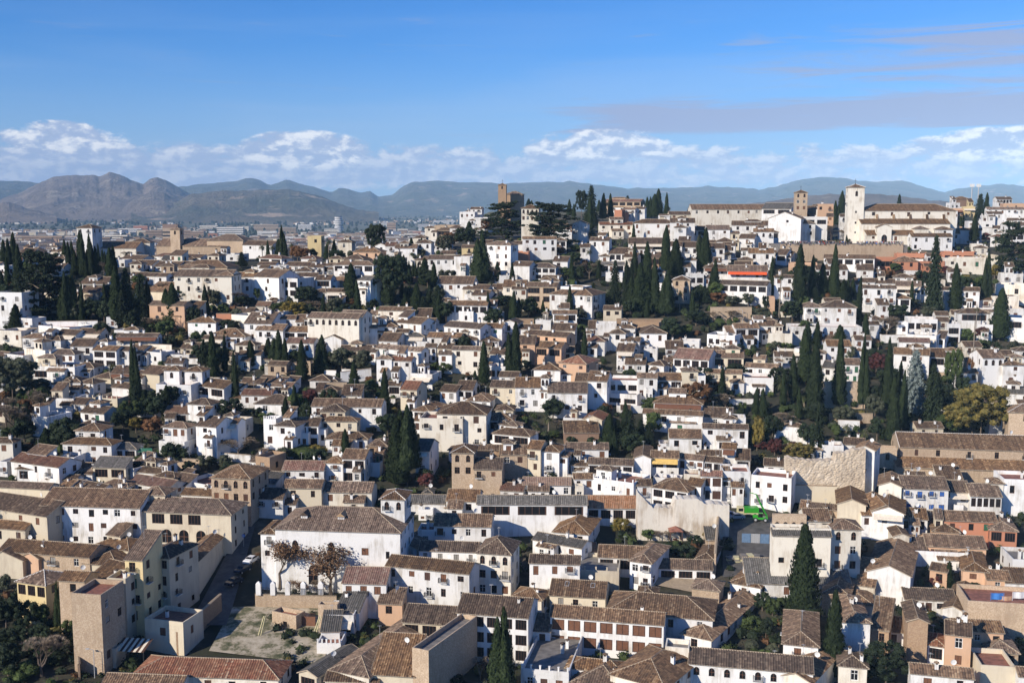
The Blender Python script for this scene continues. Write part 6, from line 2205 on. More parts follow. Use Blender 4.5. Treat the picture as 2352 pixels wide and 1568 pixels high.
def build_walls():
    global LOOK_D, LOOK_Z
    # lookout wall under the church square, with a paved square behind it
    u0, u1 = 588 * 3 + 115 / 4, 588 * 3 + 1245 / 4; D = 478.0; LOOK_D = D; zt = ray(1900, 392 + 676 / 4)[1] * D; LOOK_Z = zt - .35
    x0, x1 = ray(u0, 560)[0] * D, ray(u1, 560)[0] * D; o = root('lookout_wall', (x0, D, zt)); b = MB(); b.box(0, 0, -14, x1 - x0, .5, 0); link('wall_face', b.mesh('w', ['T']), o)
    b = MB(); b.box(-.05, -.06, 0, x1 - x0 + .05, .56, .12); link('coping', b.mesh('c', ['cap']), o); tag(o, 'long brick and stone retaining wall of the crowded church lookout', 'wall')
    b = MB(); b.box(x0, D + .5, LOOK_Z - 12, x1 + 2, D + 22, LOOK_Z); tag(link('church_square', b.mesh('s', ['floor_grey'])), kind='structure')
    G = gwall
    G(80, 300, 390, 300, 2.6, 'W', 'white garden wall between the stout cypress and a terrace', 1, 2)
    G(780, 370, 1060, 340, 3.0, 'W', 'white stepped garden wall below the grey olive trees', 1, 2)
    G(60, 900, 380, 930, 4.0, 'W', 'white garden wall left of the crumbling rubble wall', 3, 2)
    G(560, 745, 960, 750, 2.6, 'T', 'low stone terrace wall in the cypress garden at right', 3, 2)
    G(460, 600, 890, 600, 7.5, 'T', 'high pale stone retaining wall behind the right-hand cypresses', 3, 2)
    G(1820, 1400, 2200, 1400, 5.5, 'T', 'stone retaining wall below the bare shrubs', 2, 1)
    G(960, 1440, 1440, 1440, 3.0, 'O', 'brick boundary wall below the central cypress group', 2, 1)
    G(0, 1440, 200, 1440, 3.0, 'O', 'stone boundary wall left of the pergola-roofed house', 2, 1, capm='cap')
    G(1430, 1170, 1840, 1190, 2.8, 'T', 'rough pale wall below the glazed-top white house', 0, 2)
    G(1230, 700, 1480, 700, 1.6, 'W', 'low white wall right of the tallest slim cypress at left', 0, 2)
    G(1900, 1080, 2300, 1100, 1.6, 'W', 'white wall under the houses beside the four-arched brick house', 0, 2)
    G(-5, 880, 740, 905, 3.0, 'T', 'stone wall carrying the white pillared railing of the church yard', 1, 3)
    G(1640, 1290, 2040, 930, 4.0, 'O', 'brick wall dividing the cobbled street from the empty lot', 0, 3)
    G(0, 1470, 630, 1480, 4.0, 'C', 'cream tile-capped wall above the cream palace house', 3, 2, capm='tile')
    G(1870, 600, 1900, 200, 5.0, 'T', 'tall stained party wall between walled garden and building site', 2, 3)
    G(700, 1180, 720, 1560, 3.0, 'O', 'low brick wall at the bottom left beside the leafless tree', 0, 3)
    G(350, 1470, 900, 1460, 3.0, 'W', 'white garden wall below the battlemented brick house', 0, 1)
    G(1990, 1430, 2140, 1430, 4.5, 'Q', 'stepped terracotta garden wall left of the blank cream block', 0, 1)
    G(1180, 1030, 1500, 1030, 2.0, 'Q', 'low terracotta wall at the pencil-cypress garden', 1, 1)
    G(440, 490, 860, 470, 2.0, 'T', 'garden wall below the olive trees at left centre', 1, 2) if 0 else None
    # church yard pillars with railing
    for i, x in enumerate((30, 162, 298, 440, 600)):
        p = at(588 + x / 4, 392 * 3 + 880 / 4); z = p.z + 2.9; b = MB(); b.box(-.5, -.5, 0, .5, .5, 2.4); q = [(-.5, -.5), (.5, -.5), (.5, .5), (-.5, .5)]
        for k in range(4): b.face([(*q[k], 2.4), (*q[(k + 1) % 4], 2.4), (0, 0, 2.9)])
        o = link('gate_pillar', b.mesh('p', ['W']), None, (p.x, p.y, z)); tag(o, f"{['first', 'second', 'third', 'fourth', 'last'][i]} white pointed pillar from the left along the church yard railing", 'pillar', 'white pillars of the church yard')
    a, c = at(588, 392 * 3 + 882 / 4), at(588 + 740 / 4, 392 * 3 + 905 / 4); b = MB(); n = 60
    for i in range(n):
        p = a.lerp(c, i / n); b.box(p.x - .03, p.y - .03, p.z + 2.9, p.x + .03, p.y + .03, p.z + 4.5)
        if i < n - 1:
            q = a.lerp(c, (i + 1) / n)
            b.tube([(p.x, p.y, p.z + 4.4), (q.x, q.y, q.z + 4.4)], .03, 4)
    tag(link('iron_railing', b.mesh('r', ['iron'])), 'black iron railing between the white pillars of the church yard', 'railing')
def ruin(name, tc, tr, outline, yb, mat, label, th, seed, ref=None, AMPR=.3):
    X_ = lambda x: 588 * tc + x / 4; Y_ = lambda y: 392 * tr + y / 4
    D = hit(X_(outline[0][0]), Y_(yb)); x0 = ray(X_(outline[0][0]), Y_(yb))[0] * D; x1 = ray(X_(outline[-1][0]), Y_(yb))[0] * D; n = int((x1 - x0) / .45); zb = ground(x0, D) - 2
    def top(x, j=0): u = 1176 + (x / D) * F * (CP + 0 * SP) ; xx = (X_(0) * 0 + (outline[0][0] + (outline[-1][0] - outline[0][0]) * (x - x0) / (x1 - x0))); return ray(X_(xx), Y_(interp(outline, xx)))[1] * D + fnoise(x * .8, j, seed) * .35
    b = MB(); m = 26; G = []
    for i in range(n + 1):
        x = x0 + (x1 - x0) * i / n; t = top(x); G.append([Vector((x - x0, fnoise(x * 1.5, j * .55, seed) * AMPR * .45 - (m - j) / m * .5, zb + (t - zb) * j / m - zb)) for j in range(m + 1)])
    for i in range(n):
        for j in range(m): b.face([G[i][j], G[i + 1][j], G[i + 1][j + 1], G[i][j + 1]])
        bk = lambda v: Vector((v.x, th, v.z)); b.face([G[i][m], G[i + 1][m], bk(G[i + 1][m]), bk(G[i][m])]); b.face([bk(G[i][0]), bk(G[i][m]), bk(G[i + 1][m]), bk(G[i + 1][0])])
    for i in (0, n): b.face([G[i][j] for j in range(m + 1)] + [Vector((G[i][m].x, th, G[i][m].z)), Vector((G[i][0].x, th, G[i][0].z))])
    o = link(name, b.mesh(name, [mat]), None, (x0, D, zb)); tag(o, label, 'wall')
    if ref: THINGS.append(dict(o=o, noun='wall', desc='', own=label, ref=ref, c=((x0 + x1) / 2, D, zb + 5), cat='wall', group=None, tail=''))
    FOOT.append(((x0 + x1) / 2, D + th / 2, (x1 - x0) / 2, th, 0))
def build_gap_walls():
    rg = random.Random(77); k = 0
    for _ in range(4000):
        if k >= 55: break
        u, v = rg.uniform(30, 2320), rg.uniform(600, 1160); D = hit(u, v); p = at(u, v, D); L_ = rg.uniform(4, 9)
        if D > 480 or occ(p.x, p.y) or occ(p.x + L_, p.y) or occ(p.x + L_ / 2, p.y + .5): continue
        a = rg.uniform(-.3, .05); o = root('garden_wall', (p.x, p.y, ground(p.x, p.y)), a); h = rg.uniform(1.3, 2.6); b = MB(); b.box(0, 0, -3, L_, .35, h); b.box(0, .35, -3, .35, rg.uniform(3, 5), h * .96)
        link('wall_face', b.mesh('w', [rg.choice(('W', 'W', 'K', 'T'))]), o); b = MB(); b.box(-.06, -.06, h, L_ + .06, .41, h + .1); link('coping', b.mesh('c', ['cap']), o); k += 1
        FOOT.append((p.x + L_ / 2, p.y + 1, L_ / 2, 1.5, 0)); THINGS.append(dict(o=o, noun='garden wall', desc='low plastered garden wall', own=None, ref=None, c=(p.x + L_ / 2, p.y, p.z + 1), cat='wall', group='low garden walls on the slope', tail=''))
def extra_trees():
    rg = random.Random(31); lines = []; n = 0
    for _ in range(6000):
        if n >= 150: break
        inn = rg.random() < .6
        if inn: g_ = rg.choice([q for q in GARD if q[4] and q[1] < 1100]); u, v = rg.uniform(g_[0], g_[2]), rg.uniform(g_[1] + 15, g_[3] + 15)
        else: u, v = rg.uniform(0, 2352), rg.uniform(600, 1150)
        D = hit(u, v); x = ray(u, v)[0] * D
        if D > 560 or occ(x, D): continue
        k = rg.choices('CBGDTB', [4, 4, 5, 2, 2, 2])[0] if inn else rg.choices('CBG', [2, 3, 4])[0]
        hm = {'C': rg.uniform(7, 12), 'B': rg.uniform(4, 7), 'G': rg.uniform(4, 8), 'D': rg.uniform(6, 10), 'T': rg.uniform(4, 6)}[k]; wm_ = {'C': rg.uniform(1.6, 2.4), 'D': rg.uniform(3.5, 5)}.get(k, rg.uniform(4, 7))
        ps = 4 * F / D; lines.append(f'{k} {u * 4:.0f} {v * 4:.0f} {v * 4 - hm * ps:.0f} {wm_ * ps:.0f}'); n += 1; FOOT.append((x, D, wm_ / 3, wm_ / 3, 0))
    build_trees('@ 0 0\n' + '\n'.join(lines))
def build_fill_houses():
    rg = random.Random(99); made = []; n = 0
    for _ in range(9000):
        if n >= 105: break
        u, v = rg.uniform(-20, 2370), rg.uniform(575, 1150)
        if u < 1000 and v < 600: continue
        if any(a < u < c and d < v < e for a, d, c, e, w_ in GARD): continue
        D = hit(u, v)
        if D > 560: continue
        w, d = rg.uniform(4.5, 8), rg.uniform(4, 6.5); x = ray(u, v)[0] * D
        if any(occ(x + a * w / 2, D + b_ * d) for a in (-1, 0, 1) for b_ in (0, .5, 1)): continue
        wu = w * F / D; h = rg.uniform(2.8, 5.2) * F / D; kd = rg.choices('GHSFP', [5, 4, 2, 3, 1])[0]
        o, info = block(None, u - wu / 2, u + wu / 2, v - h - 5, v - h, v, kd, R(rg.uniform(-18, 0)), rg.choices('WKCT', [8, 3, 1, 1])[0], dict(d=d), rg, D)
        THINGS.append(dict(o=o, noun='house', desc='', own=None, ref=None, c=(x, D, info['z']), cat='house', group='houses stepped up the hillside', tail='', area=-1)); n += 1
    print('fill houses', n)
def obj_extra():
    # plank gate of the empty lot, props, pergola, striped awning, pavilion, poles, lamps, dishes
    def put(u, v, h=0): p = at(u, v); return Vector((p.x, p.y, p.z + h))
    p = put(588 + 375 / 4, 1176 + 1065 / 4); o = root('lot_gate', p, R(-5)); b = MB(); b.box(0, 0, 0, 1.9, .1, 2.2); b.box(1.95, 0, 0, 3.8, .1, 2.2); link('gate_leaf', b.mesh('g', ['shutter']), o); b = MB()
    for k in range(22): b.box(.05 + k * .175, .02, 2.2, .09 + k * .175, .06, 2.9)
    b.box(0, .01, 2.85, 3.85, .07, 2.92); link('gate_bars', b.mesh('g', ['shutter_dark']), o); tag(o, 'wide rusty brown double gate of the empty lot', 'gate')
    for i, (x, y, dx) in enumerate(((520, 1160, 3.0), (20, 1160, 2.4))):
        p = put(588 + x / 4, 1176 + y / 4); b = MB(); b.tube([(0, 0, 0), (dx * .45, .8, 3.9)], .12, 4); b.tube([(.5, 0, 0), (dx * .45 + .3, .8, 3.9)], .1, 4); tag(link('timber_prop', b.mesh('t', ['truck_tan']), None, p), ['orange timber prop leaning right of the rusty gate', 'orange timber prop leaning at the left of the empty lot'][i], 'timber prop')
    p = put(1080 / 4, 1176 + 1345 / 4); o = root('striped_awning', p, R(-8)); b = MB(); n = 12; w = 6.4
    for k in range(n): b.face([(w * k / n, -2.2, 2.3), (w * (k + 1) / n, -2.2, 2.3), (w * (k + 1) / n + .3, 1.2, 3.6), (w * k / n + .3, 1.2, 3.6)], k % 2)
    link('canopy', b.mesh('c', ['canvas', 'shutter_dark']), o); b = MB()
    for x in (0.1, w / 2, w - .1): b = MB(); b.box(x, -2.2, -3, x + .12, -2.08, 2.3); link('post', b.mesh('f', ['iron']), o)
    tag(o, 'brown and cream striped awning over the terrace at lower left', 'awning')
    p = put(1176 + 1500 / 4, 1176 + 285 / 4); o = root('garden_kiosk', p); b = MB(); q = [(-1.6, -1.6), (1.6, -1.6), (1.6, 1.6), (-1.6, 1.6)]
    for k in range(4): b.face([(*q[k], 2.7), (*q[(k + 1) % 4], 2.7), (0, 0, 3.7)])
    link('roof', b.mesh('r', ['floor_red']), o)
    for x, y in q: b = MB(); b.box(x * .85 - .08, y * .85 - .08, 0, x * .85 + .08, y * .85 + .08, 2.72); link('post', b.mesh('p', ['wood']), o)
    tag(o, 'small red-roofed garden pavilion against the patched cream wall', 'pavilion')
    p = put(588 * 3 + 1875 / 4, 784 + 330 / 4); b = MB(); b.tube([(0, 0, -1), (0, 0, 18)], [.22, .14], 7); tag(link('utility_pole', b.mesh('p', ['bark_pale']), None, p), 'tall bare wooden pole at the right above the orange-brown tree', 'pole')
    for i, (u, v, lab) in enumerate(((560, 1232, 'round blue one-way sign on a pole in the cobbled street'),)):
        p = put(u, v + 26); o = root('traffic_sign', p); b = MB(); b.tube([(0, 0, 0), (0, 0, 3.2)], .05, 6); link('pole', b.mesh('p', ['grey_metal']), o); b = MB(); b.tube([(0, -.04, 2.9), (0, .0, 2.9)], .38, 20); link('sign_face', b.mesh('p', ['sign_blue']), o)
        b = MB(); b.box(-.24, -.07, 2.86, .2, -.05, 2.94); b.face([(-.1, -.065, 3.06), (-.3, -.065, 2.9), (-.1, -.065, 2.74)]); link('arrow', b.mesh('p', ['frame_white']), o); tag(o, lab, 'sign')
    for u, v, lab in ((218, 1560, 'pale street lamp at the bottom left beside the brick wall'), (1705, 745, 'street lamp on the hillside right of centre')):
        p = put(u, v); o = root('street_lamp', p); b = MB(); b.tube([(0, 0, -2), (0, 0, 5.2)], [.09, .05], 6); b.tube([(0, 0, 5.2), (-.9, 0, 5.5)], .04, 5); link('pole', b.mesh('p', ['grey_metal']), o); b = MB(); b.box(-1.4, -.15, 5.4, -.8, .15, 5.55); link('lamp_head', b.mesh('p', ['grey_metal']), o); tag(o, lab, 'street lamp')
    for i, x in enumerate((1870, 1930)):
        u, v = 588 * 3 + x / 4, 392 + 262 / 4; D = 820; kx, kz = ray(u, v); o = root('floodlight_mast', (kx * D, D, kz * D)); h = 110 / 4 * D / F; b = MB(); b.tube([(0, 0, -9), (0, 0, h)], [.5, .35], 6); link('mast', b.mesh('m', ['grey_metal']), o); b = MB(); b.box(-1.6, -.3, h, 1.6, .3, h + 2.2); link('lamp_rack', b.mesh('m', ['frame_white']), o); tag(o, ['left', 'right'][i] + ' one of two pale floodlight masts on the right skyline', 'floodlight')
    b = MB(); p = put(240 / 4 + 588 * 3, 784 + 1410 / 4, 0); b.face([(0, 0, .1), (9, -.5, .1), (8.6, -1, 2.2), (.5, 0, 2.8)]); b.face([(0, 0, .1), (.5, 0, 2.8), (.6, .8, 2.8), (0, .8, .1)]); b.face([(.5, 0, 2.8), (8.6, -1, 2.2), (8.6, 0, 2.2), (.6, .8, 2.8)]); tag(link('green_tarp', b.mesh('t', ['shutter_green']), None, p), 'green tarpaulin over a heap at the foot of the crumbling wall', 'tarpaulin')
    b = MB(); p = put(1265 / 4, 784 + 1120 / 4, 3.0); b.face([(0, 0, 0), (4, 0, 0), (3.6, 1.2, .7), (.3, 1.2, .7)]); b.face([(0, 0, 0), (0, 0, -.1), (4, 0, -.1), (4, 0, 0)]); tag(link('shade_cloth', b.mesh('t', ['shutter_green']), None, p), 'small turquoise-green shade cloth below the wide white villa', 'shade cloth')
def site_fence():
    p = at(588 * 2 + 2110 / 4, 1176 + 290 / 4); o = root('site_fence', p, R(-6))
    for k in range(6): b = MB(); [b.box(k * 2.1 + j * .25, (.04 if j % 2 else 0), 0, k * 2.1 + j * .25 + .25, (.08 if j % 2 else .04), 2.4) for j in range(8)]; link('panel', b.mesh('p', ['car_grey' if k % 2 else 'fence_blue']), o)
    tag(o, 'blue-grey corrugated panel fence across the building site', 'fence')
    for i, (x, y, lab) in enumerate(((2050, 470, 'grey building materials stacked in the shaded building site, left pile'), (2180, 440, 'grey building materials stacked in the shaded building site, right pile'))):
        p = at(1176 + x / 4, 1176 + y / 4); b = MB(); rg = random.Random(i)
        for k in range(9): M = Matrix.Rotation(rg.uniform(-.3, .3), 4, 'Z'); z = k // 3 * .4; b.box(k % 3 * 1.5 - 2, -1, z, k % 3 * 1.5 - .7, .8, z + .38, k % 2, M)
        tag(link('material_pile', b.mesh('m', ['floor_grey', 'truck_tan']), None, p), lab, 'building materials')
def clutter():
    site_fence()
    rg = random.Random(4)
    for i, (x, y, c, lab) in enumerate(((2050, 800, 'cloth_bright_blue', 'blue sheet spread on the cluttered terrace at the right edge'), (2120, 830, 'P', 'pink sheet hanging on the cluttered terrace at the right edge'), (2250, 790, 'cloth_white', 'white sheet drying on the cluttered terrace at the right edge'))):
        D = hit(588 * 3 + 1820 / 4, 1176 + 1120 / 4) + 2.5; u, v = 588 * 3 + x / 4, 1176 + y / 4; kx, kz = ray(u, v); b = MB(); n = 8
        for k in range(n): w = 2.4 / n; b.face([(k * w, .1 * math.sin(k), 0), (k * w + w, .1 * math.sin(k + 1), 0), (k * w + w, .1 * math.sin(k + 1), 1.3), (k * w, .1 * math.sin(k), 1.3)])
        b.tube([(-.1, 0, -1.6), (-.1, 0, 1.4)], .04, 5); b.tube([(2.5, 0, -1.6), (2.5, 0, 1.4)], .04, 5); b.tube([(-.1, 0, 1.33), (2.5, 0, 1.33)], .02, 4)
        tag(link('laundry_sheet', b.mesh('l', [c]), None, (kx * D, D, kz * D)), lab, 'laundry')
def build_city():
    rg = random.Random(5); b = MB(); mats = ['W', 'K', 'T', 'O', 'C', 'M', 'tile']
    def clear(x, y): return True
    for i in range(6500):
        Y = 2250 * (1 + 3.4 * rg.random() ** 1.7); u = rg.uniform(-160, 1250 if Y < 5000 else 1500); kx = ray(u, 500)[0]; X = kx * Y
        dens = fnoise(X / 700, Y / 1100, 1.5)
        if Y > 3600 and dens < -.05 + (Y - 3600) / 22000: continue
        if Y > 5200 and rg.random() < .5: continue
        g = ground(X, Y)
        w, d = rg.uniform(14, 48), rg.uniform(12, 24); h = rg.choice((9, 12, 15, 18, 21)) if Y < 4600 else rg.choice((6, 8, 11))
        if Y > 6200: w *= .5
        a = rg.choice((.2, .2, -1.3, .7)) + rg.uniform(-.08, .08); a = rg.choice((.2, .2, -1.3, .7)) + rg.uniform(-.08, .08)
        M = Matrix.Translation((X, Y, g)) @ Matrix.Rotation(a, 4, 'Z'); mi = rg.choices(range(6), [7, 5, 4, 5, 3, 1])[0]; b.box(-w / 2, -d / 2, -8, w / 2, d / 2, h, mi, M)
        if Y < 3600:
            for fl in range(int(h / 3)):
                z = fl * 3 + 1.2
                for k in range(int(w / 4)):
                    x = -w / 2 + 1.2 + k * 4; P = [M @ Vector(q) for q in ((x, -d / 2 - .05, z), (x + 2.4, -d / 2 - .05, z), (x + 2.4, -d / 2 - .05, z + 1.4), (x, -d / 2 - .05, z + 1.4))]; b.face(P, 7)
        if rg.random() < .6:
            P = [Vector(q) for q in ((-w / 2, -d / 2, h), (w / 2, -d / 2, h), (w / 2, d / 2, h), (-w / 2, d / 2, h))]; r0, r1 = Vector((-w / 2 + 2, 0, h + 2.2)), Vector((w / 2 - 2, 0, h + 2.2))
            for q in ([P[0], P[1], r1, r0], [P[2], P[3], r0, r1], [P[1], P[2], r1], [P[3], P[0], r0]): b.face([M @ k for k in q], 6)
    tag(link('distant_city', b.mesh('distant_city', mats + ['glass'])), 'countless low pale and brick buildings of the city on the plain', 'city', kind='stuff')
    b = MB()
    for i in range(2600):
        Y = 2200 * (1 + 3.6 * rg.random() ** 1.2); u = rg.uniform(-160, 1400); X = ray(u, 500)[0] * Y; g = ground(X, Y); r = rg.uniform(4, 9); blob(b, (X, Y, g + r * .8), r, rg, 0, 6, 4, 1.1, .3)
    tag(link('distant_trees', b.mesh('distant_trees', ['lf_dark'])), 'scattered far-off trees among the city buildings', 'trees', kind='stuff')
    # apartment blocks one can tell apart
    tpl = {}
    for nm, mt in (('cream', 'K'), ('brick', 'O'), ('white', 'W'), ('terracotta', 'Q'), ('grey', 'T')):
        w_ = MB(); w_.box(-.5, -.5, -.6, .5, .5, 1); tpl[nm] = w_.mesh('block', [mt])
    wb = MB(); t = .006
    for x0, y0, x1, y1 in ((-.5 - t, -.5 - t, .5 + t, -.5), (-.5 - t, .5, .5 + t, .5 + t), (-.5 - t, -.5, -.5, .5), (.5, -.5, .5 + t, .5)): wb.box(x0, y0, 0, x1, y1, .095)
    wm = wb.mesh('window_band', ['glass'])
    rb = MB(); rb.box(-.52, -.52, 1, .52, .52, 1.04); rb.box(-.15, -.2, 1.04, .1, .15, 1.18); rmm = rb.mesh('roof_slab', ['floor_grey'])
    L = [(20, 605, 30, 14, 'brick', 1050), (45, 590, 26, 14, 'brick', 1150), (100, 560, 90, 18, 'brick', 1500), (160, 556, 40, 14, 'brick', 1450), (235, 565, 40, 20, 'brick', 1250), (240, 545, 60, 10, 'white', 1700), (270, 560, 50, 20, 'cream', 1200), (300, 538, 50, 13, 'white', 1650), (325, 535, 32, 16, 'terracotta', 1600), (355, 545, 36, 16, 'brick', 1500), (335, 575, 40, 16, 'brick', 1150), (430, 545, 22, 16, 'brick', 1550), (455, 548, 30, 16, 'brick', 1480), (490, 545, 22, 9, 'terracotta', 1700), (530, 542, 60, 20, 'white', 1750), (560, 530, 26, 10, 'cream', 2000), (612, 530, 56, 14, 'grey', 1900), (615, 545, 45, 14, 'white', 1500), (660, 535, 40, 12, 'grey', 1700), (700, 528, 30, 12, 'white', 2100), (735, 548, 45, 15, 'brick', 1350), (790, 560, 70, 14, 'terracotta', 1100), (830, 565, 50, 12, 'brick', 1050), (850, 545, 30, 12, 'cream', 1500), (900, 530, 20, 18, 'brick', 1700), (925, 540, 24, 14, 'cream', 1450), (945, 560, 30, 24, 'cream', 980), (960, 548, 26, 16, 'terracotta', 1300), (915, 575, 50, 14, 'terracotta', 900), (890, 520, 40, 8, 'white', 2600), (980, 525, 40, 10, 'white', 2400), (1020, 515, 50, 8, 'white', 3000), (700, 560, 50, 12, 'terracotta', 1150), (760, 540, 30, 14, 'cream', 1700), (480, 530, 40, 12, 'cream', 2100), (130, 540, 60, 8, 'white', 2300)]
    ORD = {}
    for i, (u, v, wu, hu, cn, D) in enumerate(L):
        kx, kz = ray(u, v); D = -130 / kz; z = -130; W = wu * D / F; H = hu * D / F
        o = root('apartment_block', (kx * D, D, z), R(rnd.uniform(-8, 12)))
        for nm, me in (('wall', tpl[cn]), ('roof', rmm)): q = link(nm, me, o); q.scale = (W, min(W, 22), H)
        for fl in range(4): q = link('window_band', wm, o, (0, 0, H * (.1 + fl * .22))); q.scale = (W, min(W, 22), H)
        f = MB()
        THINGS.append(dict(o=o, noun='apartment block', desc=f'distant {cn} apartment block on the plain', own=None, ref=None, c=(kx * D, D, z), cat='apartment block', group='apartment blocks of the far city', tail=''))
    u, v, D = 400, 585, 900; kx, kz = ray(u, v); o = root('office_tower', (kx * -130 / kz, -130 / kz, -130 + 18), R(8)); o.scale = (-130 / kz / 900,) * 3; W = 42 * D / F; b = MB(); b.box(-W / 2, -6, -20, W * .2, 6, 14.5); b.box(-W / 2, -6, 14.5, W * .35, 6, 16); link('wall', b.mesh('w', ['T']), o); b = MB(); b.box(W * .2, -5, -20, W / 2, 5, 17.5); link('glass_wing', b.mesh('w', ['car_dark']), o); b = MB(); b.box(-W / 2, -5.5, 16, W * .3, 5.5, 19); link('roof_screen', b.mesh('w', ['M']), o)
    for k in range(5): b = MB(); b.box(-W / 2 + .1, -6.06, k * 2.8 + .8, W * .18, -6, k * 2.8 + 2.0); link('window_band', b.mesh('w', ['glass']), o)
    tag(o, 'modern office tower with dark glass wing above the left brick church', 'office tower')
    u, v, D = 778, 532, 1800; kx, kz = ray(u, v); o = root('round_tower', (kx * -130 / kz, -130 / kz, -130)); o.scale = (-130 / kz / 1500,) * 3
    for k in range(8): b = MB(); r = 6 + 1.2 * math.sin(k * 1.7); b.tube([(0, 0, k * 2.6 - (12 if k == 0 else 0)), (0, 0, k * 2.6 + 1.5)], r, 20); link('floor_ring', b.mesh('w', ['W']), o); b = MB(); b.tube([(0, 0, k * 2.6 + 1.4), (0, 0, k * 2.6 + 2.7)], r * .9, 20); link('window_band', b.mesh('w', ['car_dark']), o)
    tag(o, 'distant white round tower of wavy stacked floors in the city', 'tower')
GARD = [(0, 620, 130, 730, 1), (130, 640, 350, 760, 1), (300, 700, 560, 790, .8), (640, 690, 830, 760, 1), (880, 620, 1030, 730, 1), (1180, 690, 1330, 760, .7), (1290, 560, 1500, 740, 1), (1560, 660, 1760, 780, 1), (1800, 560, 1960, 700, 1), (1700, 880, 2060, 1010, 1), (2050, 820, 2200, 990, 1), (1350, 940, 1500, 1030, 1), (0, 880, 180, 1040, 1), (0, 1380, 180, 1568, 1), (1530, 1220, 1640, 1280, 1), (1690, 1350, 1800, 1500, 1), (2190, 1000, 2352, 1060, 0), (1250, 940, 1360, 1010, .8), (640, 930, 760, 960, .5), (290, 920, 390, 960, 1)]
HASH = {'n': 0}
def occ(x, y):
    for f in FOOT[HASH['n']:]:
        r = int((f[2] + f[3] + 2) // 12) + 1; cx, cy = int(f[0] // 12), int(f[1] // 12)
        for i in range(-r, r + 1):
            for j in range(-r, r + 1): HASH.setdefault((cx + i, cy + j), []).append(f)
    HASH['n'] = len(FOOT)
    for cx, cy, a, c, psi in HASH.get((int(x // 12), int(y // 12)), ()):
        dx, dy = x - cx, y - cy
        if abs(dx) + abs(dy) > a + c + 2: continue
        co, s = math.cos(psi), math.sin(psi); lx, ly = dx * co + dy * s, -dx * s + dy * co
        if abs(lx) < a + .6 and abs(ly) < c + .6: return True
    return False
def build_undergrowth():
    rg = random.Random(9); b = MB(); n = 0
    gard = GARD
    pts = []
    for _ in range(10000):
        u, v = rg.uniform(-60, 2410), rg.uniform(500, 1600)
        inn = any(a < u < c and d < v < e and rg.random() < w for a, d, c, e, w in gard)
        if not inn and rg.random() < .35: continue
        if v < 575 and u < 1150: continue
        D = hit(u, v)
        if D > 900: continue
        kx = ray(u, v)[0]; x = kx * D
        if occ(x, D): continue
        if 350 < u < 620 and v > 1176: continue
        if 500 < u < 790 and 1340 < v < 1520 and rg.random() < .6: continue
        if 1500 < u < 1640 and 1310 < v < 1380: continue
        if 1680 < u < 1790 and 1120 < v < 1330: continue
        pts.append((x, D, inn))
    mats = ['lf_dark', 'lf_green', 'lf_olive', 'lf_cypress', 'lf_orange', 'lf_mixed']
    for x, y, inn in pts:
        g = ground(x, y); r = rg.uniform(.5, 1.5) * (1.35 if inn else 1) * (1 if y < 330 else 1.25); mi = rg.choices(range(6), [6, 5, 3, 4, 1, 1])[0]
        blob(b, (x, y, g + r * .5), r * .7, rg, mi, 6, 4, .8, .3)
        for _ in range(26): d = Vector((rg.gauss(0, 1), rg.gauss(0, 1), abs(rg.gauss(0, 1)))).normalized(); leafcard(b, Vector((x, y, g + r * .4)) + d * r * rg.uniform(.6, 1.1), rg.uniform(.12, .26), rg, mi)
    tag(link('garden_undergrowth', b.mesh('undergrowth', mats)), 'dense green and brown garden shrubbery between the houses', 'undergrowth', kind='stuff')
# ------------------------------------------------------------------ labels
ORDN = ['', 'second ', 'third ', 'fourth ', 'fifth ', 'sixth ', 'seventh ', 'eighth ', 'ninth ', 'tenth ', 'eleventh ', 'twelfth ', 'thirteenth ', 'fourteenth ']
def cap_houses(keep=298):
    hs = [t for t in THINGS if t['cat'] == 'house' and not t['own']]
    n = keep - sum(1 for t in THINGS if t['cat'] == 'house' and t['own'])
    hs.sort(key=lambda t: -t.get('area', 0)); rest = hs[n:]
    if not rest: return
    bm = bmesh.new(); mats = []; bpy.context.view_layer.update()
    for t in rest:
        o = t['o']; kids = list(o.children)
        for c in kids:
            me = c.data.copy(); me.transform(c.matrix_world); idx = []
            for sl in c.material_slots:
                if sl.material not in mats: mats.append(sl.material)
                idx.append(mats.index(sl.material))
            for p in me.polygons: p.material_index = idx[p.material_index]
            bm.from_mesh(me); bpy.data.meshes.remove(me)
        for c in kids: bpy.data.objects.remove(c)
        bpy.data.objects.remove(o); THINGS.remove(t)
    me = bpy.data.meshes.new('small_houses'); bm.to_mesh(me); bm.free()
    for m in mats: me.materials.append(m)
    tag(link('small_houses', me), 'the smallest white and cream houses squeezed between the others', 'houses', kind='stuff')
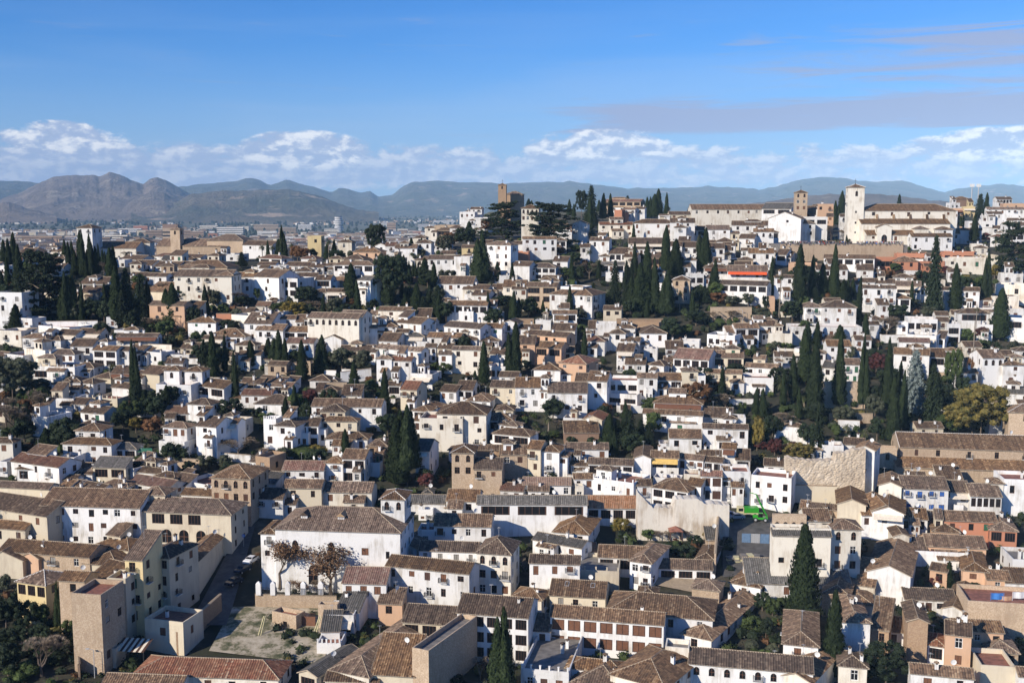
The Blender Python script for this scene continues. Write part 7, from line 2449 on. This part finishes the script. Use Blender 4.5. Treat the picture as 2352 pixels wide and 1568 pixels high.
def label_all():
    refs = [(t['ref'], project(t['c']), t) for t in THINGS if t['ref']]
    bk = {}
    for t in THINGS:
        if t['own']: continue
        u, v = project(t['c']); best = None
        for ph, (ru, rv), rt in refs:
            d = math.hypot(u - ru, (v - rv) * 1.5)
            if best is None or d < best[0]: best = (d, ph, u - ru, v - rv)
        d, ph, du, dv = best
        dr = ('right of' if du > 0 else 'left of') if abs(du) > abs(dv) * 1.5 else ('below' if dv > 0 else 'above')
        t['_d'] = d; bk.setdefault((t['noun'], ph, dr), []).append(t)
    for (noun, ph, dr), l in bk.items():
        l.sort(key=lambda t: t['_d'])
        for i, t in enumerate(l):
            o = ORDN[i] if i < len(ORDN) else f'number {i + 1} '
            side = ('nearest' if i == 0 else o.strip() + ' nearest')
            t['own'] = f"{t['desc']}, {side} {t['cat']} {dr} {ph}"
    seen = set()
    for t in THINGS:
        lab = t['own'].replace(' tile roof', ' roof') if len(t['own'].split()) > 16 else t['own']
        w = lab.split()
        if len(w) > 16: lab = lab.replace(' of the ', ' of ').replace('single-slope', 'sloping').replace('terrace, ', ', ')
        if len(lab.split()) > 16: lab = lab.replace(' of the hillside', '').replace('rounded ', '').replace(', nearest', ', nearest')
        if len(lab.split()) > 16: lab = lab.replace('the ', '', 1)
        if len(lab.split()) > 16: lab = ' '.join(q for q in lab.split() if q not in ('distant', 'long', 'tall', 'small'))
        lab = ' '.join(lab.split()[:16])
        tag(t['o'], lab, t['cat'], t['group'])
# ------------------------------------------------------------------ assemble
SUN_EL, SUN_AZ = 27.5, -132.0      # compass-like: angle of the sun from +Y, clockwise
SUN_ROT = SUN_AZ; SKY_STR = .047; HAZE = 4.3e-5
build_ground(); build_walls()
build_rows(ROWS); build_rows(ROWS2); build_rows(ROWS3)
ruin('ruined_wall', 3, 2, [(160, 1060), (240, 1085), (460, 1100), (600, 1090), (612, 1025), (700, 1035), (760, 1000), (880, 985)], 1440, 'S2', 'crumbling old rubble wall with green tarp at its foot', 2.6, 4.4, 'the crumbling rubble wall')
ruin('patched_wall', 2, 2, [(1150, 1390), (1215, 1450), (1290, 1525), (1480, 1530), (1490, 1450), (1700, 1445), (1760, 1490), (1990, 1502)], 1800, 'K2', 'large patched cream wall with stained plaster above the walled garden', 3.5, 9.1, 'the patched cream wall', .04)
build_trees(TREES); extra_trees(); build_fill_houses(); build_gap_walls()
sheet('cobbled_street', [(430, 1440), (520, 1440), (592, 1188), (566, 1188)], 'cobbles_site_shade')
sheet('empty_lot', [(480, 1500), (740, 1530), (790, 1400), (535, 1400)], 'lot_earth', .3)
sheet('building_site', [(1660, 1330), (1800, 1330), (1780, 1190), (1660, 1190)], 'cobbles_site_shade', .3)  # site ground: the wall's deep shade put into the dark street colour
sheet('paved_yard', [(1500, 1350), (1590, 1365), (1600, 1320), (1510, 1305)], 'cap', .3)
build_cars(); build_people(); obj_extra(); clutter(); build_city(); build_mountains(); build_undergrowth()
cap_houses(); label_all(); build_world(); build_haze()
sd = bpy.data.lights.new('sun', 'SUN'); sd.energy = 5.0; sd.angle = R(.53); sd.color = (1, .895, .75); so = bpy.data.objects.new('sun', sd); COL.objects.link(so)
a, e = R(SUN_AZ), R(SUN_EL); sv = Vector((math.sin(a) * math.cos(e), math.cos(a) * math.cos(e), math.sin(e))); so.rotation_euler = sv.to_track_quat('Z', 'Y').to_euler(); so.location = sv * 500
cd = bpy.data.cameras.new('camera'); cd.sensor_width = 36; cd.lens = 36 * F / 2352; cd.clip_end = 60000; cd.clip_start = 1; co = bpy.data.objects.new('camera', cd); COL.objects.link(co); co.rotation_euler = (math.pi / 2 - PITCH, 0, 0); SC.camera = co
SC.view_settings.view_transform = 'Standard'; SC.view_settings.look = 'None'; SC.view_settings.exposure = 0.2; SC.view_settings.gamma = 1
SC.cycles.volume_bounces = 1; SC.cycles.max_bounces = 5; SC.cycles.diffuse_bounces = 2; SC.cycles.use_denoising = True
print('N houses etc', len(THINGS), 'objects', len(bpy.data.objects))
